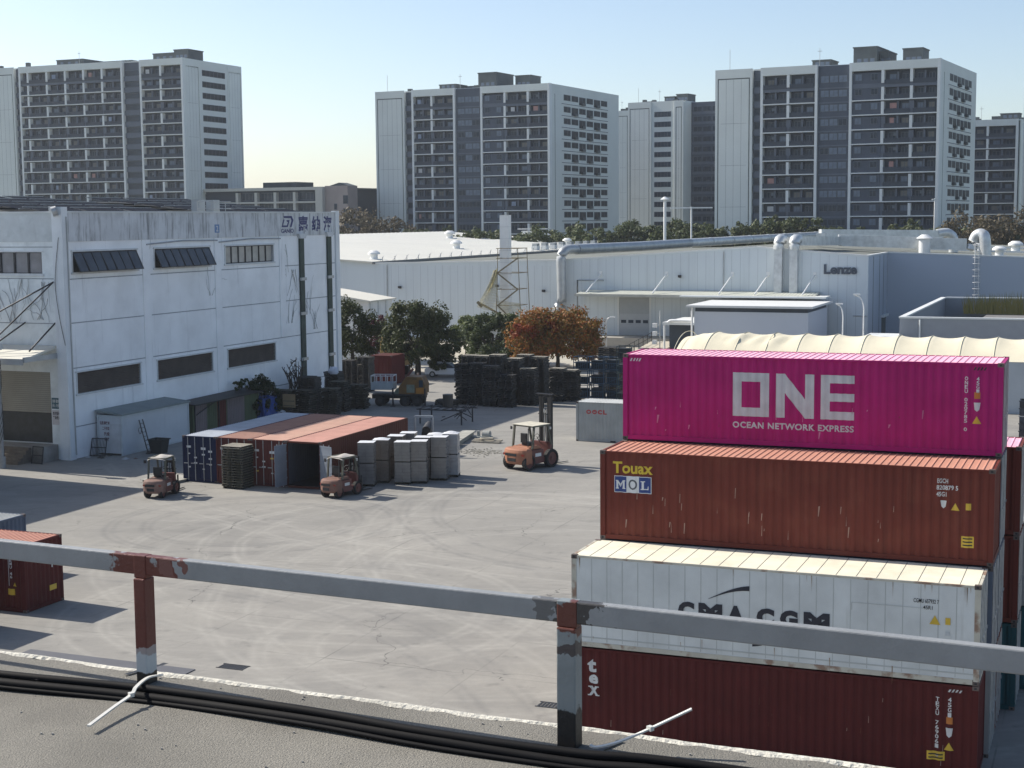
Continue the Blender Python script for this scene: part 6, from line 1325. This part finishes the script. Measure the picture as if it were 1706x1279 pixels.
# ---------------------------------------------------------------- lorry with crane body, basket and outriggers
TK = empty('crane_truck', G(7.9, 35.2), R(-8), 'old yellow truck mounted crane with a pale work basket beside the pallet piles', 'crane truck')
m_yel = mat('rusty_yellow_paint', (.18, .09, .022), .65, var=.3, scale=1.5, blot=.6, bcol=(.09, .05, .03), blscale=1.2)
MB().box(-2.3, 2.4, -.55, .55, .62, .92).box(-2.2, 2.3, -1.05, 1.05, .92, 1.05).build('chassis', m_dark, TK)
MB().prism([(.2, 1.06), (2.5, 1.06), (2.5, 1.9), (2.2, 2.55), (.9, 2.6), (.2, 1.7)], -1.0, 1.0).build('crane_house', m_yel, TK, bevel=.03)
MB().prism([(-.3, 1.06), (.19, 1.06), (.19, 1.65), (-.1, 1.5)], -.8, .8).box(.9, 1.6, -1.02, -1.001, 1.2, 1.9).build('engine_cover', mat('greenish_machine', (.19, .21, .16), .7, var=.3, scale=2), TK)
boxp(TK, 'cab_window', m_glass, 2.0, 2.35, -1.03, -1.001, 1.7, 2.3); boxp(TK, 'lamp_box', mat('amber_box', (.42, .17, .02), .5), 1.75, 2.45, -1.06, -1.031, 1.12, 1.62)
MB().bar((.5, 0, 2.2), (1.3, 0, 3.2), .14, .2).bar((.2, .3, 2.0), (1.2, .3, 3.1), .10, .12).build('boom', m_redp, TK)
bk = MB().box(-2.35, -.35, -.75, -.70, 1.45, 2.0).box(-2.35, -.35, .70, .75, 1.45, 2.0).box(-2.35, -2.3, -.7, .7, 1.45, 2.0).box(-.4, -.35, -.7, .7, 1.45, 2.0).box(-2.35, -.35, -.75, .75, 1.40, 1.449).build('work_basket', mat('basket_grey', (.36, .40, .42), .6, var=.15, scale=2), TK)
b_ = MB()
for x in (-2.32, -1.82, -1.34, -.86, -.38): b_.bar((x, -.73, 2.0), (x, -.73, 2.62), .07).bar((x, .73, 2.0), (x, .73, 2.62), .07)
for y in (-.73, .73): b_.bar((-2.35, y, 2.62), (-.35, y, 2.62), .07)
b_.bar((-2.33, -.73, 2.62), (-2.33, .73, 2.62), .07).bar((-.37, -.73, 2.62), (-.37, .73, 2.62), .07).build('basket_rail', mat('basket_rail_white', (.5, .52, .53), .5), bk)
for x in (-1.5, .7, 1.8):
    for sy in (-1, 1):
        t = MB().cyl((x, sy * .75, .45), (x, sy * 1.02, .45), .45, 16); o = t.build('wheel', m_tyre, TK); MB().cyl((x, sy * .74, .45), (x, sy * 1.03, .45), .22, 10).build('rim', m_dark, o)
for x in (-.3, 2.55): MB().bar((x, -1.15, .05), (x, -1.15, 1.6), .12).box(x - .2, x + .2, -1.35, -.95, 0, .06).bar((x, -1.15, 1.0), (x, 0, 1.0), .1).build('outrigger', m_dark, TK)
# ---------------------------------------------------------------- parked car seen under the tree
def car(a, b, rz, col, label):
    r = empty('parked_car', G(a, b), TH + rz, label, 'car', 'cars parked beyond the trees'); m_ = mat('car_paint_' + label[:5].strip(), col, .3, var=.03)
    MB().prism([(-2.1, .3), (2.15, .3), (2.2, .65), (1.95, .85), (1.1, .95), (-1.9, 1.0), (-2.15, .8)], -.86, .86).build('body', m_, r, bevel=.06)
    MB().prism([(-1.8, 1.0), (1.1, .95), (.45, 1.42), (-1.1, 1.46)], -.74, .74).build('cabin', m_glass, r, bevel=.05); MB().prism([(-1.15, 1.465), (.45, 1.425), (.42, 1.48), (-1.1, 1.52)], -.68, .68).build('roof', m_, r)
    for x in (-1.3, 1.35):
        for sy in (-1, 1): o = MB().cyl((x, sy * .68, .32), (x, sy * .88, .32), .32, 16).build('wheel', m_tyre, r); MB().cyl((x, sy * .67, .32), (x, sy * .89, .32), .19, 10).build('rim', m_galv, o)
    for sy in (-.65, .65): boxp(r, 'headlight', m_lglass, 2.12, 2.19, sy - .15, sy + .15, .6, .75)
car(2.0, 58.6, R(10), (.66, .67, .68), 'white car parked beyond the big tree'); car(4.6, 64, R(80), (.5, .52, .54), 'silver car parked nearer the factory')
# ---------------------------------------------------------------- person
def person(loc, rz, label):
    r = empty('person', loc, rz, label, 'person')
    J = {'pel': (0, 0, .95), 'sp': (0, .0, 1.2), 'ch': (0, -.01, 1.42), 'nk': (0, 0, 1.52), 'hd': (0, -.02, 1.66), 'lh': (-.10, 0, .90), 'lk': (-.13, -.06, .48), 'la': (-.13, .02, .08), 'lt': (-.13, -.16, .04), 'rh': (.10, 0, .90), 'rk': (.13, .10, .48), 'ra': (.14, .18, .08), 'rt': (.15, .02, .04), 'ls': (-.2, 0, 1.42), 'le': (-.27, .04, 1.15), 'lw': (-.25, -.10, .92), 'lf': (-.25, -.15, .83), 'rs': (.2, 0, 1.42), 're': (.27, .05, 1.15), 'rw': (.26, -.06, .90), 'rf': (.26, -.1, .81)}
    ks = list(J); ed = [('pel', 'sp'), ('sp', 'ch'), ('ch', 'nk'), ('nk', 'hd'), ('pel', 'lh'), ('lh', 'lk'), ('lk', 'la'), ('la', 'lt'), ('pel', 'rh'), ('rh', 'rk'), ('rk', 'ra'), ('ra', 'rt'), ('ch', 'ls'), ('ls', 'le'), ('le', 'lw'), ('lw', 'lf'), ('ch', 'rs'), ('rs', 're'), ('re', 'rw'), ('rw', 'rf')]
    rad = {'pel': .15, 'sp': .14, 'ch': .15, 'nk': .06, 'hd': .105, 'lh': .10, 'rh': .10, 'lk': .065, 'rk': .065, 'la': .045, 'ra': .045, 'lt': .04, 'rt': .04, 'ls': .075, 'rs': .075, 'le': .05, 're': .05, 'lw': .035, 'rw': .035, 'lf': .03, 'rf': .03}
    me = bpy.data.meshes.new('body'); me.from_pydata([J[k] for k in ks], [(ks.index(a), ks.index(b)) for a, b in ed], []); o = link('body', me, r)
    sk = o.modifiers.new('skin', 'SKIN'); o.modifiers.new('sub', 'SUBSURF').levels = 1
    for i, k in enumerate(ks): me.skin_vertices[0].data[i].radius = (rad[k], rad[k]); me.skin_vertices[0].data[i].use_root = (k == 'pel')
    me.materials.append(mat('dark_work_clothes', (.022, .024, .03), .85, var=.2, scale=5))
    MB().cyl((0, -.03, 1.60), (0, -.03, 1.78), .095, 12, .07).build('face', mat('skin_tone', (.33, .2, .14), .6), r); MB().cyl((0, .0, 1.70), (0, .0, 1.80), .115, 12, .06).box(-.09, .09, -.19, -.08, 1.70, 1.715).build('cap', m_ink, r)
person(G(5.05, 45.2), TH + R(70), 'person in dark clothes walking on the sunlit ground behind the crane truck')
# ---------------------------------------------------------------- containers and machines under the trees
container('shipping_container', -2.3 + 2.44, 49.6, 0, c_tex, 'red container, darkened for tree shade, standing end on behind the crane truck', rz=R(90), L=2.991)  # darker red paint stands in for the shade of the trees
EX = empty('excavator', G(-4.6, 58.5), TH, 'yellow excavator half hidden by the big tree', 'excavator')
MB().prism([(-.7, 2.0), (.7, 2.0), (.7, 3.9), (-.5, 4.0), (-.7, 3.2)], -.6, .6).build('cab', mat('excavator_yellow', (.46, .30, .10), .5, var=.1), EX, bevel=.03); boxp(EX, 'cab_window', m_glass, -.5, .5, -.62, -.601, 2.7, 3.5)
MB().box(-1.3, 2.2, -1.2, 1.2, 1.1, 1.99).build('house', MATS['excavator_yellow'], EX, bevel=.04); MB().box(-1.9, 1.9, -1.4, -.8, 0, .9).box(-1.9, 1.9, .8, 1.4, 0, .9).box(-.8, .8, -.8, .8, .6, 1.1).build('tracks', m_dark, EX, bevel=.05); MB().bar((.8, 1.0, 1.9), (2.6, 2.6, 3.4), .4, .5).bar((2.6, 2.6, 3.4), (3.6, 3.2, 1.6), .3, .4).build('boom', MATS['excavator_yellow'], EX)

# ================================================================ trees and bushes
def leaf_mat(name, cols, base): return mat(name, base, .6, var=.3, scale=.5, island=cols, trans=.25, spec=.25)
m_bark = mat('bark', (.06, .05, .04), .95, var=.3, scale=3, bump=.6, bscale=12)
def crown_mesh(name, m, rx, ry, rz, nclump, per, leaf, seed, flat=.0, cr_=.24, gap=.0, low=-.75):
    rg = random.Random(seed); b = MB(); V = []; Fc = []
    for c in range(nclump):
        while True:
            d = Vector((rg.gauss(0, 1), rg.gauss(0, 1), rg.gauss(0, 1))).normalized()
            if d.z > low: break
        rad = rg.uniform(.55, 1.0) ** .6 * (1 + .12 * math.sin(5 * d.x + seed) + .10 * math.cos(4 * d.y + 2 * d.z))
        cx, cy, cz = d.x * rx * rad, d.y * ry * rad, d.z * rz * rad
        s = rg.uniform(.6, 1.25) * cr_ * (rx + ry + rz) / 3
        for k in range(per):
            e = Vector((rg.gauss(0, 1), rg.gauss(0, 1), rg.gauss(0, .75))); e = e.normalized() * s * rg.random() ** .4
            p = Vector((cx, cy, cz)) + e
            nrm = (e.normalized() * .8 + Vector((rg.uniform(-1, 1), rg.uniform(-1, 1), rg.uniform(-.2, 1.2)))).normalized()
            t = nrm.cross(Vector((rg.uniform(-1, 1), rg.uniform(-1, 1), rg.uniform(-1, 1)))).normalized(); u = nrm.cross(t); l = leaf * rg.uniform(.6, 1.3); w_ = l * rg.uniform(.4, .65)
            n = len(V); V += [p - t * l * .5, p + u * w_ * .5, p + t * l * .5, p - u * w_ * .5]; Fc.append((n, n + 1, n + 2, n + 3))
    b.add(V, Fc); return b.mesh(name, m)
def trunk_mesh(name, h_, r0, rx, rz, seed, fork=.35):
    rg = random.Random(seed); b = MB()
    b.tube([(0, 0, -.1), (.05, .03, h_ * .3), (-.04, .05, h_ * .6), (0, 0, h_)], r0, 8, radii=[r0 * 1.25, r0, r0 * .8, r0 * .5])
    for i in range(7):
        a = i * 2.4 + rg.random(); z0 = h_ * rg.uniform(fork, .8); l = rx * rg.uniform(.6, .95)
        b.tube([(0, 0, z0), (math.cos(a) * l * .4, math.sin(a) * l * .4, z0 + rz * .35), (math.cos(a) * l * .85, math.sin(a) * l * .85, z0 + rz * .9)], .1, 6, radii=[r0 * .5, r0 * .3, r0 * .1])
    return b.mesh(name, m_bark)
g_dark = leaf_mat('camphor_leaves', [(.022, .034, .012), (.045, .060, .018), (.075, .085, .026), (.03, .045, .016)], (.045, .056, .018))
g_mid = leaf_mat('mid_green_leaves', [(.035, .055, .02), (.06, .085, .03), (.09, .11, .04)], (.06, .08, .03))
g_lite = leaf_mat('light_green_leaves', [(.07, .10, .025), (.13, .16, .04), (.16, .19, .06)], (.12, .15, .04))
g_or = leaf_mat('autumn_leaves', [(.30, .055, .015), (.34, .125, .02), (.21, .13, .028), (.10, .10, .022), (.32, .15, .03)], (.21, .11, .024))
g_mar = leaf_mat('maroon_leaves', [(.09, .018, .028), (.14, .03, .04), (.06, .015, .02)], (.09, .02, .03))
g_haz = leaf_mat('far_leaves', [(.05, .07, .03), (.08, .105, .042), (.11, .125, .055)], (.075, .09, .04))
g_dry = leaf_mat('dry_twigs', [(.10, .085, .055), (.14, .115, .07), (.08, .075, .05)], (.11, .09, .06))
def tree(name, loc, m, rx, ry, rz, zc, label, cat='tree', group=None, nc=90, per=110, leaf=.34, seed=1, r0=.22, **k):
    r = empty(name, loc, 0, label, cat, group)
    link('crown', crown_mesh('crown', m, rx, ry, rz, nc, per, leaf, seed, **k), r, (0, 0, zc)); link('trunk', trunk_mesh('trunk', zc, r0, rx, rz, seed), r)
    return r
tree('evergreen_tree', G(-9.9, 60.5), g_dark, 3.1, 3.0, 3.5, 3.9, 'dark evergreen tree right behind the far warehouse corner', seed=2, nc=95, group='trees by the yard')
tree('evergreen_tree', G(-1.0, 58), g_dark, 3.75, 3.6, 3.5, 4.15, 'largest dark evergreen tree, standing alone between warehouse and chimney', seed=3, nc=140, per=130, group='trees by the yard', r0=.28)
link('crown', crown_mesh('crown', g_dark, 1.7, 1.6, 1.3, 30, 90, .32, 17), [o for o in COL.objects if o.name.startswith('evergreen_tree')][-1], (2.9, -.6, 1.9))
tree('evergreen_tree', G(.9, 74), g_mid, 3.2, 3.0, 2.5, 3.2, 'dark green rounded tree in front of the chimney shed', seed=4, nc=100, per=110, group='trees by the yard')
ot = tree('maple_tree', G(10.1, 70), g_or, 4.7, 4.2, 3.2, 3.2, 'broad orange and red autumn tree below the loading canopy', seed=5, nc=210, per=130, leaf=.32, r0=.2, low=-.6, group='trees by the yard')
link('crown', crown_mesh('crown', leaf_mat('red_leaves', [(.28, .035, .015), (.30, .07, .02), (.18, .06, .02)], (.24, .045, .015)), 2.6, 1.6, 1.1, 34, 70, .3, 19), ot, (-2.2, -2.4, 1.35 + 2.9))
tree('maple_tree', G(-10.4, 67.5), g_mar, 1.5, 1.5, 2.2, 3.2, 'small maroon leaved tree left of the excavator', seed=6, nc=35, per=80, leaf=.25, r0=.1)
tree('shrub', G(-7.3, 86), g_lite, 2.2, 1.8, 1.6, 2.9, 'bright green clipped shrub left of the boiler shed', 'shrub', seed=7, nc=50, per=110, leaf=.25, r0=.08)
tree('shrub', G(-6.2, 82.5), g_mid, 1.6, 1.5, 1.4, 1.9, 'small round green shrub just in front of the bright one', 'shrub', seed=8, nc=40, per=100, leaf=.24, r0=.06)
tree('shrub', G(3.2, 70.5), g_mid, 3.5, 1.5, 1.2, 1.2, 'low green shrub between the rounded tree and the orange tree', 'shrub', seed=18, nc=50, per=100, leaf=.28, r0=.06)
# undergrowth and bare shrub at the warehouse wall
tree('shrub', G(.95, 23.4), leaf_mat('shade_leaves', [(.02, .035, .016), (.035, .05, .022), (.05, .065, .03)], (.03, .045, .02)), 1.2, 2.6, 2.0, 1.7, 'dark creeper shrub between the blue tarpaulin and the pallet piles', 'shrub', seed=9, nc=60, per=80, leaf=.26, r0=.05)
b_ = MB(); rg = random.Random(3)
for i in range(14):
    a = rg.uniform(0, 6.28); p = Vector((rg.uniform(-.3, .3), rg.uniform(-1.2, 1.2), 1.8)); q = p + Vector((math.cos(a) * .7, math.sin(a) * 1.4, rg.uniform(1.4, 2.6))); b_.tube([p, (p + q) / 2 + Vector((0, 0, .2)), q], .04, 5, radii=[.06, .05, .02])
    for k in range(3): t = rg.uniform(.5, 1); s = p.lerp(q, t); b_.tube([s, s + Vector((rg.uniform(-.4, .4), rg.uniform(-.5, .5), rg.uniform(.2, .5)))], .03, 4)
b_.build('bare_shrub', m_bark, loc=G(1.6, 28.2), rz=TH, label='leafless dark shrub poking above the murky pallets at the warehouse wall', cat='shrub')
for i, (a, b, h_) in enumerate(((.9, 20.2, .8), (.9, 21.3, .9))): tree('pot_plant', G(a, b, 2.55), g_mid, .45, .45, h_ * .5, h_ * .55, ('leafy plant growing over the roof end of the lean-to store', 'leafy plant above the blue tarpaulin')[i], 'plant', seed=30 + i, nc=14, per=50, leaf=.16, r0=.02)
# reeds on the flat roof at the right
b_ = MB(); rg = random.Random(14)
for i in range(900):
    x = rg.uniform(2.5, 24); y = rg.uniform(33.5, 36.5); h_ = rg.uniform(.5, 1.9) * (.6 + .04 * x); dx, dy = rg.uniform(-.4, .4), rg.uniform(-.3, .3)
    b_.add([(x, y, 4.9), (x + .12, y, 4.9), (x + dx, y + dy, 5.3 + h_ + .6)], [(0, 1, 2)])
b_.build('roof_reeds', leaf_mat('reed_leaves', [(.20, .19, .06), (.28, .24, .09), (.12, .15, .05)], (.2, .18, .06)), loc=G(47.2, 63), rz=TH, label='tall yellowish reeds growing along the flat roof at the right', kind='stuff')
# belt of trees behind the factory: individual trees, shared crowns
random.seed(44)
FC = [crown_mesh('crown', g_haz, 4.4, 4.2, 3.6, 48, 45, .8, 60 + i) for i in range(4)]; FT = trunk_mesh('trunk', 7, .25, 3.4, 3, 5)
FD = [crown_mesh('crown', g_dry, 4.0, 3.8, 4.6, 50, 26, .7, 80 + i, cr_=.32) for i in range(2)]
def fartree(x, y, zt, dry=False, s=1.0, lab='green tree in the belt behind the factory', grp='tree belt behind the factory'):
    r = empty('distant_tree', (x, y, 0), random.uniform(0, 6), lab, 'tree', grp)
    k = zt / 11.2 * 1.0
    link('crown', random.choice(FD if dry else FC), r, (0, 0, zt - 3.6 * s), (0, 0, 0), (s, s, s)); link('trunk', FT, r, (0, 0, 0), (0, 0, 0), (1, 1, max(.3, (zt - 3.6 * s) / 7)))
x = -8.0
while x < 128:
    y = 318 + random.uniform(-8, 10) - max(0, x - 40) * .12; base = 13.9 if x < 22 else (15.1 if x < 62 else 14.1)
    fartree(x, y, base + random.uniform(-1.2, .9), s=random.uniform(.8, 1.1)); x += random.uniform(2.2, 3.6)
for x, y, z, s in ((86, 290, 15.5, 1.1), (92, 296, 14.6, 1.2), (98, 300, 15.8, 1.2), (104, 298, 14.5, 1.1), (110, 300, 14.0, 1.2)): fartree(x, y, z, True, s, 'bare brownish tree at the right end of the tree belt', 'bare trees right')
for x, y, z, s, d in ((-38, 372, 17.5, 1.5, True), (-33, 380, 16.5, 1.4, True), (-43, 368, 14.5, 1.1, False), (-28.5, 384, 15.5, 1.3, True), (-22, 362, 14.0, .8, False), (-14, 356, 14.2, .8, False), (-47, 374, 15.0, 1.2, True)): fartree(x, y, z, d, s, 'brownish tree beside the low brown office building' if d else 'green tree beside the low brown office building', 'trees by the office building')
# distant tree line and pylons
for i in range(46):
    fartree(-140 + i * 9 + random.uniform(-3, 3), 1000 + random.uniform(-60, 60), random.uniform(14, 20), False, 2.4, 'hazy tree far away on the horizon', 'trees on the horizon')
for x, y, h_ in ((-84, 860, 34), (-78, 900, 30), (-72.5, 880, 33)):
    q = MB()
    for sx, sy in ((-1, -1), (1, -1), (1, 1), (-1, 1)): q.bar((sx * 2, sy * 2, 0), (sx * .3, sy * .3, h_), .3)
    for k in range(8): z = h_ * k / 8; w_ = 2 - 1.7 * k / 8; q.bar((-w_, -w_, z), (w_, -w_, z + h_ / 8), .18).bar((w_, -w_, z), (-w_, -w_, z + h_ / 8), .18)
    for z in (.72, .84, .95): q.bar((-3, 0, h_ * z), (3, 0, h_ * z), .25)
    r = empty('pylon', (x, y, 0), R(20), 'hazy lattice pylon far behind, left of the middle apartment block', 'pylon', 'far pylons'); q.build('lattice', m_galv, r)
# ---------------------------------------------------------------- lamps, poles, drains, dark strip
def lamp(loc, h_, label, arm=.9, rot=0.0, col=None):
    r = empty('street_lamp', loc, TH + rot, label, 'lamp post'); MB().tube(cr([(0, 0, 0), (0, 0, h_ * .7), (0, 0, h_ * .86), (arm * .3, 0, h_ * .96), (arm, 0, h_)], 4), .06, 7, radii=None).build('pole', col or m_galv, r); MB().box(arm - .1, arm + .55, -.14, .14, h_ - .04, h_ + .10).build('lamp_head', m_white, r)
lamp(G(10.6, 85.5), 4.6, 'curved lamp post on the forecourt right of the orange tree', .5)
lamp(G(41.7, 64), 7.7, 'thin white lamp post in front of the factory lettering', -.6, col=m_white); lamp(G(43.6, 64.5), 8.6, 'taller thin white lamp post at the factory corner', -.9, col=m_white)
for x, y, h_ in ((29.0, 288, 19.6), (34.2, 290, 18.2), (83, 300, 19.5)):
    r = empty('street_lamp', (x, y, 0), 0, {29.0: 'white mast lamp with a flat cap behind the factory roof', 34.2: 'white mast lamp with a long cross arm behind the factory roof', 83: 'thin mast lamp before the right apartment block'}[x], 'lamp post')
    MB().cyl((0, 0, 0), (0, 0, h_), .28 if x < 30 else .16, 8).build('pole', m_white, r); (MB().cyl((0, 0, h_), (0, 0, h_ + .5), .9, 10, .2) if x < 30 else MB().bar((-4 if x < 40 else -.6, 0, h_ - .2), (4 if x < 40 else .6, 0, h_ - .2), .22)).build('lamp_head', m_white, r)
UP = empty('utility_pole', G(-2.2, -4.3), TH, 'grey concrete pole wrapped in wires at the left edge', 'pole')
MB().cyl((0, 0, 0), (0, 0, 8.1), .16, 12, .12).build('shaft', mat('pole_concrete', (.30, .30, .29), .85, var=.2, scale=3), UP); MB().cyl((0, 0, 0), (0, 0, .75), .24, 12).build('base_collar', MATS['pole_concrete'], UP)
MB().cyl((-.55, 0, 8.0), (.3, 0, 8.1), .28, 10, .22).build('lamp_head', m_galv, UP); b_ = MB()
for k in range(4): b_.tube([(.18 * math.cos(t * .9 + k), .18 * math.sin(t * .9 + k), .8 + t * .42) for t in [j * .8 for j in range(20)]], .018, 4)
b_.build('wires', m_black, UP)
for a, b, lab in ((36.8, -38.3, 'steel drain grating on the yard near the reddish post'), (49.3, -38.45, 'steel drain grating on the yard near the grey post')):
    r = empty('drain_grating', G(a, b, .004), TH, lab, 'drain grating')
    for k in range(9): MB().box(-.5 + k * .12, -.43 + k * .12, -.22, .22, 0, .012).build('grating_bar', m_dark, r)
    MB().box(-.56, .56, -.28, -.23, 0, .014).box(-.56, .56, .23, .28, 0, .014).build('frame', m_dark, r)
MB().box(-3.7, 3.7, -.5, .55, .004, .03).build('flat_dark_strip', mat('dark_grey_strip', (.085, .088, .10), .7, var=.12, scale=.8), loc=G(32.0, -39.6), rz=TH - .01, label='long flat dark strip on the yard beyond the reddish railing post', cat='sheet')  # thin flat strip of dark grey on the yard
b_ = MB(); rg = random.Random(77)
for i in range(420):
    a, b = rg.gauss(25.2, 1.6), rg.gauss(12.3, .7)
    s = rg.uniform(.015, .06); p = G(a, b, .0); b_.box(p.x - s, p.x + s, p.y - s * .7, p.y + s * .8, -.02, s * .7)
b_.build('gravel', mat('loose_gravel', (.33, .31, .26), .95, var=.4, scale=5), kind='stuff')
# ---------------------------------------------------------------- air
hz = MB().box(-4000, 4000, -1500, 5000, -1.06, 75).build('haze', None, kind='stuff')
hm = bpy.data.materials.new('haze'); hm.use_nodes = True; t = hm.node_tree; t.nodes.remove(t.nodes['Principled BSDF'])
pv = t.nodes.new('ShaderNodeVolumePrincipled'); pv.inputs['Color'].default_value = (.86, .92, 1, 1); pv.inputs['Density'].default_value = .00013; pv.inputs['Anisotropy'].default_value = .3
t.links.new(pv.outputs[0], t.nodes['Material Output'].inputs['Volume']); hz.data.materials.clear(); hz.data.materials.append(hm)
